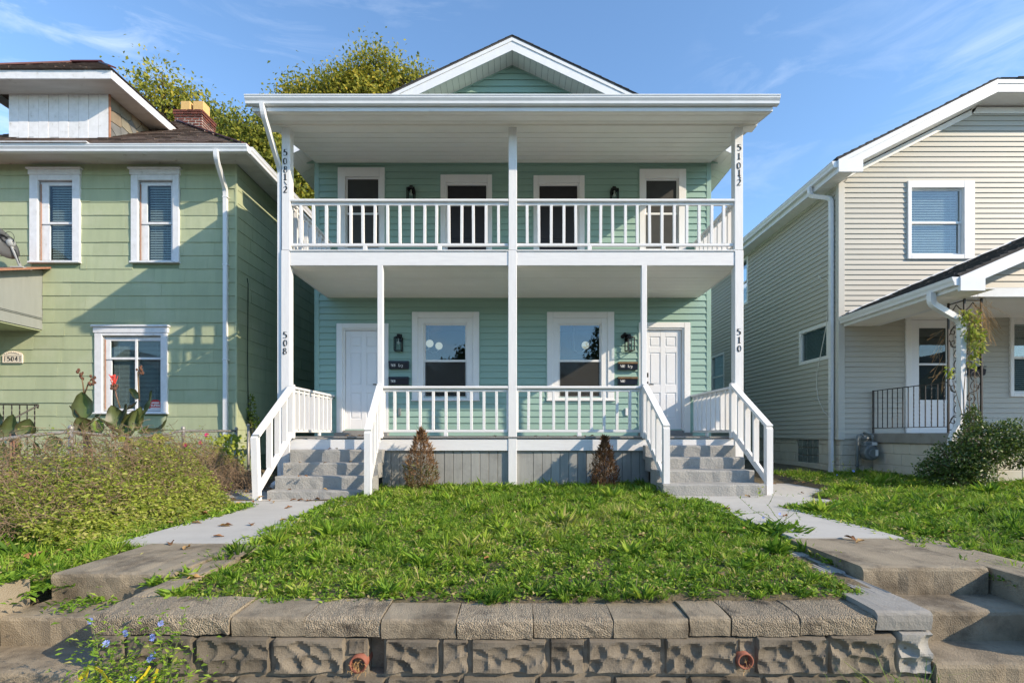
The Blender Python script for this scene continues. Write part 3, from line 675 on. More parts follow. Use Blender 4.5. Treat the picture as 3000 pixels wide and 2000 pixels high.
for o, g in ((ud1_o, ud1_g), (ud2_o, ud2_g)):
    door_casing(o, g, YW, 'teal', UDECK + .01)
    b = MB(); b.box(g[0], g[1], YW + .02, YW + .05, UDECK + .012, g[3]); d = b.build('screen_door', M['dark_door'], H)
    f = MB(); f.ring((g[0], g[1], UDECK + .012, g[3]), (g[0] + .05, g[1] - .05, UDECK + .12, g[3] - .04), YW + .012, YW + .0195, .002); f.cbox(g[0] + .05, g[1] - .05, YW + .012, YW + .0195, 5.60, 5.66, .002); f.build('door_frame', M['dark_door'], d)
    hx = g[1] - .07; k = MB(); k.cbox(hx - .05, hx + .02, YW - .02, YW + .012, 5.46, 5.485, .004); k.build('handle', M['black'], d)
# ---- posts
PX = [(824, 847.5), (1488.7, 1514.3), (2153.6, 2178)]; PXc = [(ax(a, DF) + ax(b, DF)) / 2 for a, b in PX]
for i, xc in enumerate(PXc):
    b = MB(); b.cbox(xc - .071, xc + .071, YF, YF + .142, .45, UDECK - .004, .006); b.build('post', M['white_wood'], H)
    b = MB(); off = (.008, .004, -.004)[i]; b.cbox(xc - .069 + off, xc + .069 + off, YF + .004, YF + .142, UDECK, 6.74, .006); b.build('post', M['white_wood'], H)
IX = [ax(1113, DF), ax(1888, DF)]
for xc in IX:
    b = MB(); b.cbox(xc - .044, xc + .044, YF + .006, YF + .094, DECK, LC + .004, .005); b.build('post', M['white_wood'], H)
# ---- upper deck edge beam, lower rim, decks, skirt
for a, b_ in ((0, 1), (1, 2)):
    xa, xb = PXc[a] + .0715, PXc[b_] - .0715
    b = MB(); b.cbox(xa, xb, YF + .012, YF + .055, 4.387, 4.617, .005); b.build('edge_beam', M['white_beam'], H)
    b = MB(); b.cbox(xa, xb, YF + .012, YF + .052, az(1320, DF), az(1286, DF), .005); b.build('rim_board', M['white_beam'], H)
    b = MB(); b.cbox(xa, xb, YF - .006, YF + .06, 4.618, 4.64, .005); b.build('deck_edge', M['white_beam'], H)
b = MB(); b.cbox(PXc[0] + .0715, PXc[0] + .0715 + .001, YF + .06, YF + .062, 4.4, 4.41); 
def deckboards(z0, z1, mat_, x0, x1, y0, y1, w=.135):
    x = x0
    while x < x1 - .02:
        bb = MB(); bb.cbox(x + .002, min(x + w, x1) - .002, y0, y1, z0, z1, .003); bb.build('deck_board', mat_, H); x += w
deckboards(DECK - .026, DECK, M['deck_grey'], PXc[0] + .072, PXc[2] - .072, YF - .012, YW - .03)
b = MB(); b.box(PXc[0] - .07, PXc[2] + .07, YF + .062, YW - .02, 4.60, 4.632); b.build('upper_deck', M['deck_pale'], H)
for xx, s in ((PXc[0] - .03, 1), (PXc[2] + .03, -1)):               # side beams of both decks
    b = MB(); b.cbox(xx - .02, xx + .02, YF + .143, YW - .03, 4.387, 4.617, .004); b.cbox(xx - .02, xx + .02, YF + .143, YW - .03, az(1320, DF), az(1286, DF), .004); b.build('side_beam', M['white_beam'], H)
y = YF + .066; k = 0
while y < YW - .02:                                             # lower porch ceiling boards
    w = .098; b = MB(); b.cbox(PXc[0] - .008, PXc[2] + .008, y + .0015, min(y + w, YW) - .0015, LC + (k % 2) * .002, LC + .014, .005); b.build('ceiling_board', M['ceiling_white'], H); y += w; k += 1
x = IX[0] + .02; sr = random.Random(9); xe = IX[1] + .02        # grey skirt planks
while x < xe:
    w = .147
    if not (PXc[1] - .071 - w < x < PXc[1] + .071 - .0):
        b = MB(); b.cbox(x + .003, x + w - .003, YF + .055 + sr.uniform(0, .006), YF + .078, .55, az(1321, DF) - .002, .004); b.build('skirt_plank', M['grey_paint'], H)
    x += w
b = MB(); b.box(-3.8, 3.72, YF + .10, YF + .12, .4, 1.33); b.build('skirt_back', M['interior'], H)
for s, x0, x1 in ((0, PXc[1] - .071 - .149, PXc[1] - .071), (1, PXc[1] + .071, PXc[1] + .071 + .149)):
    b = MB(); b.cbox(x0, x1, YF + .058, YF + .076, .55, az(1321, DF) - .002, .004); b.build('skirt_plank', M['grey_paint'], H)
# ---- railings
bal = MB(); bal.cbox(-.0225, .0225, -.021, .021, 0, 1, .003); 
def railing(name, p0, p1, ztop, zbot, n, bw, bd, feet=(), mat_='white_beam', first=.5, endpost=True):
    """straight level railing between p0 and p1 (plan points)"""
    p0, p1 = Vector((*p0, 0)), Vector((*p1, 0)); d = (p1 - p0); L = d.length; u = d.normalized(); a = math.atan2(u.y, u.x)
    R_ = Matrix.Translation(p0) @ Matrix.Rotation(a, 4, 'Z')
    def bx(x0, x1, y0, y1, z0, z1, nm, par, m_, c=.005):
        b = MB(); b.m = R_; b.cbox(x0, x1, y0, y1, z0, z1, c); return b.build(nm, m_, par)
    top = bx(0, L, -.058, .058, ztop - .042, ztop, name, H, M[mat_], .007)
    bx(0, L, -.019, .019, ztop - .092, ztop - .0425, 'top_rail', top, M[mat_])
    bx(0, L, -.021, .021, zbot, zbot + .045, 'bottom_rail', top, M[mat_])
    g = random.Random(int(L * 1000) + int(ztop * 77))
    for k in range(n):
        xx = L * (k + first) / (n - 1 + 2 * first) + g.uniform(-.006, .006)
        b = MB(); b.m = R_ @ Matrix.Translation((xx, 0, zbot)) @ Matrix.Rotation(g.uniform(-.008, .008), 4, 'Y' if abs(u.x) > .5 else 'X') @ Matrix.Rotation(-a if bw > .06 else 0, 4, 'Z')
        b.cbox(-bw / 2, bw / 2, -bd / 2, bd / 2, .044, (ztop - .09 if bw < .06 else ztop - .0425) - zbot, .003); b.build('baluster', M['white_wood'], top)
    for xx in feet: bx(xx - .034, xx + .034, -.03, .012, zbot - .062, zbot - .0005, 'support_block', top, M['white_wood'])
    return top
RT, RB = az(581.6, DF), az(718, DF); yr = YF + .062
railing('upper_railing', (PXc[0] + .075, yr), (PXc[1] - .07, yr), RT, RB, 17, .045, .042, (1.22, 2.45), first=.82)
railing('upper_railing', (PXc[1] + .07, yr), (PXc[2] - .07, yr), RT, RB, 17, .045, .042, (1.2, 2.42), first=.82)
LT, LB = az(1130, DF), az(1266, DF)
railing('lower_railing', (IX[0] + .045, yr), (PXc[1] - .071, yr), LT, LB, 9, .045, .042, (1.03,), first=.9)
railing('lower_railing', (PXc[1] + .071, yr), (IX[1] - .045, yr), LT, LB, 9, .045, .042, (1.03,), first=.9)
for xx in (IX[0] + .058, PXc[1] - .085, PXc[1] + .085, IX[1] - .058):
    b = MB(); b.cbox(xx - .013, xx + .013, yr - .02, yr + .02, LB, LT - .043, .003); b.build('end_stile', M['white_wood'], H)
for xx, s in ((PXc[0] + .06, 1), (PXc[2] - .06, -1)):
    railing('side_railing', (xx, YF + .15), (xx, YW - .03), LT, LB, 8, .088, .038, (1.1,), first=.7)
    railing('side_railing', (xx - s * .03, YF + .15), (xx - s * .03, YW - .03), RT, RB, 8, .088, .038, (1.1,), first=.7)
def stair_rail(x0t, x1b, ztop, zbot, yb, zg, side, tilt=0.0):
    T, B = Vector((x0t, YF - .02, ztop)), Vector((x1b, yb, zbot)); r = MB(); d = (B - T).normalized()
    r.beam(T, B + d * .03 + Vector((0, 0, 0)), .098, .046, (0, 0, 1)); top = r.build('stair_railing', M['white_wood'], H)
    n = MB(); n.m = Matrix.Translation((x1b, yb, zg)) @ Matrix.Rotation(tilt, 4, 'Y')
    h = zbot - zg - .02; e = .045; n.hexa([(-e, -e, 0), (e, -e, 0), (e, e, 0), (-e, e, 0), (-e, -e, h - .03), (e, -e, h - .03), (e, e, h + .05), (-e, e, h + .05)]); n.build('newel_post', M['white_wood'], top)
    n = MB(); n.cbox(x0t - .044, x0t + .044, YF - .085, YF - .003, DECK - .03, ztop + .015, .006); n.build('newel_post', M['white_wood'], top)
    drop = Vector((0, 0, -.79)); q = MB(); q.beam(T + drop + Vector((0, -.06, 0)), B + drop + Vector((0, .04, 0)), .045, .095); q.build('bottom_rail', M['white_wood'], top)
    for t in (.24, .45, .68):
        c = T.lerp(B, t); z1 = c.z - .03; z0 = c.z - .76; b = MB()
        b.cbox(c.x - .043, c.x + .043, c.y - .019, c.y + .019, z0, z1, .003); b.build('baluster', M['white_wood'], top)
    return top
stair_rail(ax(858, DF), -3.70, az(1130, DF), 1.615, 7.16, LZ - .01, -1, -.035)
stair_rail(IX[0] + .01, -2.11, az(1128, DF), 1.685, 7.17, .66, 1)
stair_rail(IX[1] + .0, 2.175, az(1128, DF), 1.745, 7.17, .70, 1)
stair_rail(ax(2143, DF), 3.665, az(1126, DF), 1.745, 7.20, RZ - .01, -1)
# ---- porch roof, soffit boards, fascia, gutter
PR0, PR1 = -4.035, 3.966
def soffz(y): return 6.578 + .221 * (y - 7.67)
y = 7.69; k = 0
while y < YW - .001:
    w = .118; k += 1; y1 = min(y + w, YW); dk = (k % 2) * .004; z0, z1 = soffz(y) + dk, soffz(y1) + dk
    if not (8.06 < y < 8.16):
        b = MB(); e = .0025; b.hexa([(PR0 + .01, y + e, z0), (PR1 - .01, y + e, z0), (PR1 - .01, y1 - e, z1), (PR0 + .01, y1 - e, z1), (PR0 + .01, y + e, z0 + .012), (PR1 - .01, y + e, z0 + .012), (PR1 - .01, y1 - e, z1 + .012), (PR0 + .01, y1 - e, z1 + .012)]); b.build('soffit_board', M['ceiling_white'], H)
    y += w
b = MB(); b.cbox(PXc[0] - .28, PXc[2] + .28, 8.15, 8.33, soffz(8.15) - .03, soffz(8.33) + .03, .006); b.build('header_beam', M['ceiling_white'], H)
b = MB(); b.cbox(PR0, PR1, 7.655, 7.688, 6.575, 6.635, .004); b.cbox(PR0 - .004, PR1 + .004, 7.665, 7.695, 6.6355, 6.74, .004); b.build('fascia', M['white_metal'], H)
for xx in (PR0, PR1 - .03):
    b = MB(); b.hexa([(xx, 7.70, soffz(7.7) - .002), (xx + .03, 7.70, soffz(7.7) - .002), (xx + .03, YW - .01, soffz(YW) - .002), (xx, YW - .01, soffz(YW) - .002), (xx, 7.70, soffz(7.7) + .16), (xx + .03, 7.7, soffz(7.7) + .16), (xx + .03, YW - .01, soffz(YW) + .16), (xx, YW - .01, soffz(YW) + .16)]); b.build('rake_board', M['white_metal'], H)
b = MB(); b.hexa([(PR0 - .04, 7.66, 6.735), (PR1 + .04, 7.66, 6.735), (PR1 + .04, YW - .002, 7.285), (PR0 - .04, YW - .002, 7.285), (PR0 - .04, 7.66, 6.757), (PR1 + .04, 7.66, 6.757), (PR1 + .04, YW - .002, 7.307), (PR0 - .04, YW - .002, 7.307)]); b.build('porch_roof', M['roof_grey'], H)
gutter('gutter', (ax(714.5, 7.55), 7.664, 6.765), (ax(2287.7, 7.55), 7.664, 6.765), (0, -1, 0), M['white_metal'], H, .118, .122)
gp = at(770, 300, 7.62)
downspout([(gp.x, 7.60, 6.66), (gp.x + .01, 7.62, 6.50), (PXc[0] - .115, YF + .07, 5.98), (PXc[0] - .115, YF + .07, .86), (PXc[0] - .16, YF - .12, .78)], H, .06, .075)
# ---- main gable roof
RF, RB_ = 9.71, 27.4
for s in (-1, 1):
    ex = HX0 - .40 if s < 0 else HX1 + .40; run = abs(ex - RX); ez = RZt - run * RP; n = Vector((s * RP, 0, 1)).normalized()
    t = MB(); t.hexa([(RX, RF - .02, RZt - .03), (ex + s * .03, RF - .02, ez - .03 - .014), (ex + s * .03, RB_, ez - .044), (RX, RB_, RZt - .03), (RX, RF - .02, RZt), (ex + s * .03, RF - .02, ez - .014), (ex + s * .03, RB_, ez - .014), (RX, RB_, RZt)]); t.build('roof', M['roof_grey'], H)
    shingle_roof(H, M['roof_grey'], (RX + s * 3.2, RF - .035, RZt - 3.2 * RP + .001), (RX + s * 3.2, RF + 1.6, RZt - 3.2 * RP + .001), (RX, RF + 1.6, RZt + .001), (RX, RF - .035, RZt + .001), 24, .25, 31 + s, t=.008)
    f = MB(); f.hexa([(RX, RF, RZt - .275), (ex, RF, ez - .275), (ex, RF + .03, ez - .275), (RX, RF + .03, RZt - .275), (RX, RF, RZt - .034), (ex, RF, ez - .034), (ex, RF + .03, ez - .034), (RX, RF + .03, RZt - .034)]); f.build('rake_fascia', M['white_metal'], H)
    f = MB(); f.hexa([(RX, RF - .014, RZt - .10), (ex, RF - .014, ez - .10), (ex, RF - .0005, ez - .10), (RX, RF - .0005, RZt - .10), (RX, RF - .014, RZt - .032), (ex, RF - .014, ez - .032), (ex, RF - .0005, ez - .032), (RX, RF - .0005, RZt - .032)]); f.build('drip_edge', M['white_metal'], H)
    f = MB(); f.cbox(min(ex, ex + s * .025), max(ex, ex + s * .025), RF, RB_, ez - .26, ez - .05, .004); f.build('eave_fascia', M['white_metal'], H)
    x = 0; w = .118                                              # rake soffit panels running front to back
    while x < run - .02:
        xa, xb = RX + s * (x + .0025), RX + s * min(x + w - .0025, run); za, zb = RZt - .262 - abs(xa - RX) * RP, RZt - .262 - abs(xb - RX) * RP
        b = MB(); b.hexa([(xa, RF + .031, za), (xb, RF + .031, zb), (xb, YW, zb), (xa, YW, za), (xa, RF + .031, za + .01), (xb, RF + .031, zb + .01), (xb, YW, zb + .01), (xa, YW, za + .01)]); b.build('soffit_panel', M['ceiling_white'], H); x += w
    xi = HX0 if s < 0 else HX1; y = YW; k = 0; slab_ = MB()       # side eave soffit strips
    while y < 27:
        e = .003; xa, xb = xi, ex; za, zb = RZt - .262 - abs(xa - RX) * RP, RZt - .262 - abs(xb - RX) * RP
        slab_.hexa([(xa, y + e, za), (xb, y + e, zb), (xb, y + .23, zb), (xa, y + .23, za), (xa, y + e, za + .01), (xb, y + e, zb + .01), (xb, y + .23, zb + .01), (xa, y + .23, za + .01)]); y += .235
    tag(slab_.build('eave_soffit', M['ceiling_white'], H), kind='stuff')
# ---- the two flights of painted steps
def porch_steps(label, x0, x1, ys, zs, zb, seed):
    t = thing('porch_steps', label, 'steps', ((x0 + x1) / 2, ys[-1], zb))
    for k in range(4):
        rough_step(x0, x1, ys[k], 8.17 if k == 0 else ys[k - 1] + .03, zb - .1 if k == 3 else zs[k + 1] - .05, zs[k], seed + k, .016).build('step', M['grey_concrete'], t)
    return t
porch_steps('grey painted concrete steps below the left porch door', -3.605, -2.13, [8.0, 7.763, 7.487, 7.26], [1.37, 1.171, .984, .796], LZ, 200)
porch_steps('grey painted concrete steps below the right porch door', 2.10, 3.544, [8.0, 7.68, 7.363, 7.04], [1.439, 1.262, 1.085, .911], RZ, 220)
# ---- house numbers: calligraphic strokes
def arc(cx, cy, rx, ry, a0, a1, n=14): return [(cx + rx * math.cos(math.radians(a0 + (a1 - a0) * i / n)), cy + ry * math.sin(math.radians(a0 + (a1 - a0) * i / n))) for i in range(n + 1)]
DIG = {'0': [arc(.3, .5, .24, .46, 90, 450, 28)], '8': [arc(.3, .73, .18, .23, 90, 450, 22), arc(.3, .25, .24, .25, 90, 450, 22)],
       '5': [[(.54, .97), (.18, .97), (.14, .56)], arc(.27, .32, .27, .29, 128, -140, 20)], '1': [[(.12, .80), (.32, .96), (.32, .03)], [(.12, .03), (.52, .03)]],
       '2': [arc(.3, .71, .22, .25, 170, -30, 14) + [(.08, .05)], [(.06, .05), (.56, .05)]], '4': [[(.42, .02), (.42, .97), (.05, .32), (.58, .32)]], '\\': [[(.0, .9), (.6, .1)]], '/': [[(.6, .9), (.0, .1)]]}
def digit(ch, cx, cz, h, y, nib=.115, t=.006, ang=12):
    b = MB(); nx, nz = math.cos(math.radians(ang)) * nib * h * .62, math.sin(math.radians(ang)) * nib * h * .62
    for st in DIG[ch]:
        for (a, b_), (c, d_) in zip(st[:-1], st[1:]):
            A, B = (cx + (a - .3) * h, cz + (b_ - .5) * h), (cx + (c - .3) * h, cz + (d_ - .5) * h); L = math.hypot(B[0] - A[0], B[1] - A[1]) or 1
            px_, pz_ = -(B[1] - A[1]) / L * .022 * h, (B[0] - A[0]) / L * .022 * h
            w = [(A[0] - nx - px_, A[1] - nz - pz_), (A[0] + nx + px_, A[1] + nz + pz_), (B[0] + nx + px_, B[1] + nz + pz_), (B[0] - nx - px_, B[1] - nz - pz_)]
            b.prism([(q[0], y - t, q[1]) for q in w], (0, t * .98, 0))
    return b
def number_set(label, px, items, d=DF - .0005, h=.108):
    t = thing('house_number', label, 'house number', (ax(px, d), d, az(items[-1][1], d)))
    for ch, py in items:
        hh = h if ch not in '\\/' else h * .62
        digit(ch, ax(px + random.uniform(-1.2, 1.2), d), az(py, d), hh, d + .004 if py < 700 else d).build('digit', M['digit'], t)
number_set('black numerals 508 1/2 down the upper left porch post', 836, [('5', 446.8), ('0', 472), ('8', 496), ('1', 518), ('\\', 537), ('2', 555)])
number_set('black numerals 508 down the lower left porch post', 836, [('5', 981), ('0', 1004.5), ('8', 1028)])
number_set('black numerals 510 1/2 down the upper right porch post', 2166, [('5', 432), ('1', 457.7), ('0', 485.5), ('1', 506), ('\\', 518), ('2', 534)])
number_set('black numerals 510 down the lower right porch post', 2165, [('5', 972), ('1', 995.6), ('0', 1021)])
# ---- lanterns, letter boxes, sockets, globe lamps behind the glass
def lantern(label, px, py, tilt=0.0):
    c = at(px, py, YW - .02); t = thing('wall_lantern', label, 'wall lamp', c, 'porch wall lanterns'); T_ = Matrix.Translation(c) @ Matrix.Rotation(tilt, 4, 'Z')
    def mk(nm, m_, fn, par=t, sm=False):
        b = MB(); b.m = T_; fn(b); return b.build(nm, M[m_], par, sm)
    mk('backplate', 'black', lambda b: b.cbox(-.05, .05, -.005, .018, .02, .18, .006))
    mk('arm', 'black', lambda b: b.cbox(-.035, .035, -.10, -.004, .09, .165, .008))
    def fr(b):
        for sx in (-.07, .07):
            for sy in (-.165, -.035): b.cbox(sx - .009, sx + .009, sy - .009, sy + .009, -.17, .075, .002)
        b.cbox(-.078, .078, -.173, -.027, .0752, .092, .003); b.cbox(-.05, .05, -.15, -.05, .0922, .11, .004); b.cbox(-.078, .078, -.173, -.159, -.184, -.1702, .002); b.cbox(-.078, .078, -.041, -.027, -.184, -.1702, .002)
        b.cbox(-.078, -.064, -.1588, -.0412, -.184, -.1702, .002); b.cbox(.064, .078, -.1588, -.0412, -.184, -.1702, .002)
    mk('lantern_frame', 'black', fr)
    mk('glass', 'lamp_glass', lambda b: b.box(-.063, .063, -.166, -.164, -.168, .074))
    mk('bulb', 'bulb', lambda b: (b.sphere((0, -.10, -.02), .03, 10, 8), b.tube([(0, -.10, .07), (0, -.10, .0)], .014, 8)), sm=True)
lantern('black glass lantern beside the left lower window', 1170.5, 1004); lantern('black glass lantern beside the right lower window', 1838, 1004, .25)
lantern('black glass lantern beside the upper left screen door', 1207, 573); lantern('black glass lantern beside the upper right screen door', 1797, 576)
sd = MB(); sd.m = Matrix.Translation(at(1825, 985, YW - .05)) @ Matrix.Rotation(.5, 4, 'Z') @ Matrix.Rotation(-.5, 4, 'X'); sd.cbox(-.028, .028, -.09, .04, -.03, .03, .006)
tag(sd.build('motion_sensor', M['black']), 'small black camera sensor on the right lower lantern', 'sensor')
def mailbox(label, px, py, w=.39, h=.155, txt='', half=False, rust=False):
    c = at(px, py, YW - .018); t = thing('mailbox', label, 'mailbox', c, 'wall letter boxes'); b = MB()
    b.prism([(c.x - w / 2, YW - .018, c.z - h / 2), (c.x - w / 2, YW - .09, c.z - h / 2), (c.x - w / 2, YW - .115, c.z + h * .28), (c.x - w / 2, YW - .10, c.z + h * .38), (c.x - w / 2, YW - .018, c.z + h * .42)], (w, 0, 0)); b.build('box', M['navy'], t)
    l = MB(); l.cbox(c.x - w / 2 - .006, c.x + w / 2 + .006, YW - .128, YW - .016, c.z + h * .425, c.z + h * .5, .004); l.cbox(c.x - w / 2 - .006, c.x + w / 2 + .006, YW - .13, YW - .1165, c.z + h * .22, c.z + h * .424, .003); l.build('lid', M['mail_edge'] if rust else M['navy'], t)
    xx = c.x - w * .40
    for ch in txt:
        if ch == ' ': xx += .05; continue
        dz = {'/': -.012, '2': -.022}.get(ch, 0) if half and xx > c.x - .1 else 0
        digit(ch, xx + .016, c.z - .008 + dz, .055, YW - .1135 + .004, .13, .004).build('numeral', M['white_sticker'], t); xx += .032
mailbox('upper dark letter box marked 508 1/2 left of window', 1170.7, 1070, txt='508 1/2', half=True); mailbox('lower dark letter box marked 508', 1170.7, 1116, txt='508')
mailbox('upper dark letter box marked 510 1/2 with rusty lid', 1836.7, 1072.5, txt='510 1/2', half=True, rust=True); mailbox('lower dark letter box marked 510 with rusty lid', 1836.7, 1116, txt='510', rust=True)
for px, lb in ((1171, 'left'), (1835, 'right')):
    c = at(px, 1206, YW - .016); b = MB(); b.cbox(c.x - .026, c.x + .026, YW - .05, YW - .012, c.z - .075, c.z + .075, .005); o = b.build('outlet_box', M['meter'] if lb == 'left' else M['white_trim']); tag(o, f'small socket box low on the teal wall behind the {lb} lower railing', 'outlet')
for px, py, lb in ((1259, 1006, 'round cream globe lamp on a curved arm inside the left lower window'), (1286, 1013, 'round white globe lamp further inside the left lower window'), (1715, 1011, 'round white globe lamp inside the right lower window')):
    dd = 10.9 if px != 1286 else 11.6; c = at(px, py, dd); t = thing('globe_lamp', lb, 'lamp', c, 'indoor globe lamps'); b = MB(); b.sphere(c, .083 if px != 1286 else .085, 20, 14); b.build('globe', M['globe'], t, True)
    b = MB(); b.tube([c + Vector((0, 0, -.08)), c + Vector((-.06, .03, -.14)), c + Vector((-.16, .05, -.15)), c + Vector((-.25, .05, -.10))], .012, 6); b.tube([c + Vector((-.25, .05, -.10)), c + Vector((-.25, .05, 4.45 - c.z))], .012, 6); b.build('arm', M['globe'] if False else M['white_trim'], t, True)
# ------------------------------------------------------------------ the light green house on the left
DL = 10.05; YL = DL
G = thing('green_house', 'light green shingle-sided house with brown hipped roof and dormer', 'house', (-9, 14, .7))
GX0, GX1 = -12.4, -5.60
wa_o, wa_g = px_rect(92, 239, 515, 768, DL), px_rect(141, 209, 543, 762, DL)
wb_o, wb_g = px_rect(388, 528, 515, 768, DL), px_rect(430, 500, 543, 762, DL)
wc_o, wc_g = px_rect(282, 494, 976, 1208, DL), px_rect(322, 470, 998, 1198, DL)
b = MB(); wall_panel(b, GX0, GX1 - .02, .6, 7.06, YL, YL + .16, [px_rect(115, 218, 530, 767, DL), px_rect(407, 511, 530, 767, DL), px_rect(303, 476, 983, 1206, DL)])
b.box(GX1 - .16, GX1 - .02, YL + .16, 21, .6, 7.06); b.box(GX0, GX0 + .16, YL + .16, 21, .6, 7.06); b.box(GX0, GX1, 21, 21.15, .6, 7.06); b.build('wall', M['green_core'], G)
b = MB(); b.box(GX0 + .2, GX1 - .2, YL + .17, 16, 1.3, 1.5); b.box(GX0 + .2, GX1 - .2, YL + .17, 16, 4.3, 4.5); b.box(GX0 + .2, GX1 - .2, 12.6, 12.7, 1.5, 7.0); b.build('interior_rooms', M['interior'], G)
sr = random.Random(5); PITCH = .2695; gopen = [(o[0], o[1], o[2] - .03, o[3]) for o in (wa_o, wb_o, wc_o)]
can_hole = (-14, -9.50, 3.74, 4.95)
z = 1.17
while z < 7.05:                                                # individual painted shingles, front
    zt = min(z + PITCH + .004, 7.06); x = GX1 - .035 - sr.uniform(.25, .6)
    edges = [GX1 - .035]
    while x > -10.75: edges.append(x); x -= .61 + sr.uniform(-.004, .004)
    edges.append(-10.75)
    for i in range(len(edges) - 1):
        x1, x0 = edges[i] - .0012, edges[i + 1] + .0012
        for a, c in cut(x0, x1, z, zt, gopen + [can_hole]):
            if c - a < .03: continue
            dz = sr.uniform(-.004, .004); t = sr.uniform(.014, .022); s = lap_board(a, c, a, c, z + dz, zt, YL, t); s.build('siding_shingle', M['green_shingle'], G)
    z += PITCH
z = 1.17
while z < 7.05:                                                # side wall facing the duplex
    zt = min(z + PITCH + .004, 7.06); y = YL + .03
    L = sr.uniform(.3, .6)
    while y < 14.3:
        y1 = min(y + L, 14.4); L = .61; t = sr.uniform(.010, .016); x = GX1 - .02; q = MB()
        q.hexa([(x + t, y + .001, z), (x + t, y1 - .001, z), (x, y1 - .001, z), (x, y + .001, z), (x + .004, y + .001, zt), (x + .004, y1 - .001, zt), (x, y1 - .001, zt), (x, y + .001, zt)]); q.build('siding_shingle', M['green_shingle'], G); y = y1
    z += PITCH
b = MB(); b.cbox(GX1 - .036, GX1 + .004, YL - .02, YL + .028, 1.15, 7.05, .004); b.build('corner_trim', M['green_shingle'], G)
b = MB(); b.box(GX0, GX1 - .04, YL + .02, 21, .2, 1.2); b.build('foundation', M['foundation'], G)
def glr(py): return az(py, DL)
w1 = window(G, wa_o, wa_g, YL, glr(653), 'old_white', 'glass_old', head=.14, blind=.05, casing_step=False, proud=.05, inner=px_rect(116, 217, 531, 766, DL))
w2 = window(G, wb_o, wb_g, YL, glr(653), 'old_white', 'glass_old', head=.14, blind=.05, casing_step=False, proud=.05, inner=px_rect(408, 510, 531, 766, DL))
w3 = window(G, wc_o, wc_g, YL, glr(1049.5), 'old_white', 'glass_old', head=.155, blind=.026, casing_step=False, proud=.05, split_x=ax(398, DL), inner=px_rect(304, 475, 984, 1205, DL))
for w_, o in ((w1, wa_o), (w2, wb_o), (w3, wc_o)):                  # deep storm-window frame set in the casing
    g = {id(w1): wa_g, id(w2): wb_g, id(w3): wc_g}[id(w_)]
    i_ = {id(w1): px_rect(116, 217, 531, 766, DL), id(w2): px_rect(408, 510, 531, 766, DL), id(w3): px_rect(304, 475, 984, 1205, DL)}[id(w_)]
    s = MB(); s.ring((i_[0] + .001, i_[1] - .001, i_[2] + .001, i_[3] - .001), (i_[0] + .022, i_[1] - .022, i_[2] + .02, i_[3] - .02), YL - .012, YL + .008, .002); s.build('storm_frame', M['galv'], w_)
    s = MB(); s.box(i_[0] + .0225, i_[0] + .035, YL - .004, YL + .009, g[2], g[3] + .02); s.build('rusty_edge', M['board_red'], w_)
# hipped roof
EX0, EX1, EY, EZ, GP = -12.9, -5.13, 9.50, 7.12, .74
RXm = (EX0 + EX1) / 2; run = (EX1 - EX0) / 2; RZ_ = EZ + run * GP
b = MB(); b.add([(EX0, EY, EZ - .02), (EX1, EY, EZ - .02), (EX1, 21.4, EZ - .02), (EX0, 21.4, EZ - .02), (RXm, EY + run, RZ_ - .02), (RXm, 21.4, RZ_ - .02)], [(0, 1, 4), (1, 2, 5, 4), (3, 0, 4, 5), (2, 3, 5)]); b.build('roof', M['roof_brown'], G)
# visible front slope: rows of worn tab shingles, cut along the right-hand hip
rb = MB(); rr_ = random.Random(17); rows = 30; nrm = Vector((0, -GP, 1)).normalized()
for k in range(rows):
    t0, t1 = run * k / rows, run * (k + 1.15) / rows; t1 = min(t1, run); xe = EX1 - t0; x = max(EX0 + t0, -11.2); off = rr_.uniform(.1, .33)
    while x < xe - .03:
        x1 = min(x + off, xe); off = rr_.uniform(.30, .36); l = rr_.uniform(.012, .026); sl = rr_.uniform(-.004, .012); xt = min(x1, EX1 - t1)
        if xt > x:
            p = [Vector((x + .003, EY + t0 - sl, EZ + t0 * GP - sl * GP)), Vector((x1 - .003, EY + t0 - sl, EZ + t0 * GP - sl * GP)), Vector((xt - .003, EY + t1, EZ + t1 * GP)), Vector((x + .003, EY + t1, EZ + t1 * GP))]
            rb.hexa(p + [p[0] + nrm * l, p[1] + nrm * l, p[2] + nrm * .004, p[3] + nrm * .004])
        x = x1
tag(rb.build('roof_shingles', M['roof_brown'], G), kind='stuff')
b = MB(); p0, p1 = Vector((EX1, EY, EZ + .02)), Vector((RXm, EY + run, RZ_ + .02)); n = 26
for k in range(n): b.beam(p0.lerp(p1, k / n) + Vector((0, 0, .012)), p0.lerp(p1, (k + 1.15) / n), .15, .022)
b.build('hip_cap', M['ridge_red'], G)
b = MB(); b.beam((RXm, EY + run, RZ_ + .03), (RXm, 21, RZ_ + .03), .2, .03); b.build('ridge_cap', M['ridge_red'], G)
# eaves
b = MB(); b.box(GX0, EX1 - .02, EY + .06, YL, 7.055, 7.075); b.box(GX1, EX1 - .02, YL, 21.2, 7.055, 7.075); b.build('soffit', M['soffit_old'], G)
b = MB(); b.cbox(EX0, EX1 - .002, EY + .03, EY + .06, 6.99, EZ - .005, .004); b.cbox(EX1 - .03, EX1 - .004, EY + .06, 21.3, 6.99, EZ - .005, .004); b.build('fascia', M['old_white'], G)
gutter('gutter', (EX0, EY + .029, EZ - .015), (EX1 + .06, EY + .029, EZ - .015), (0, -1, 0), M['white_metal'], G, .12, .13)
gutter('gutter', (EX1 - .003, EY + .03, EZ - .016), (EX1 - .003, 21, EZ - .016), (1, 0, 0), M['white_metal'], G, .12, .13)
b = MB(); b.box(EX0, ax(262, 9.45), EY - .12, EY + .05, EZ - .004, EZ + .012); b.build('metal_flashing', M['old_white'], G)
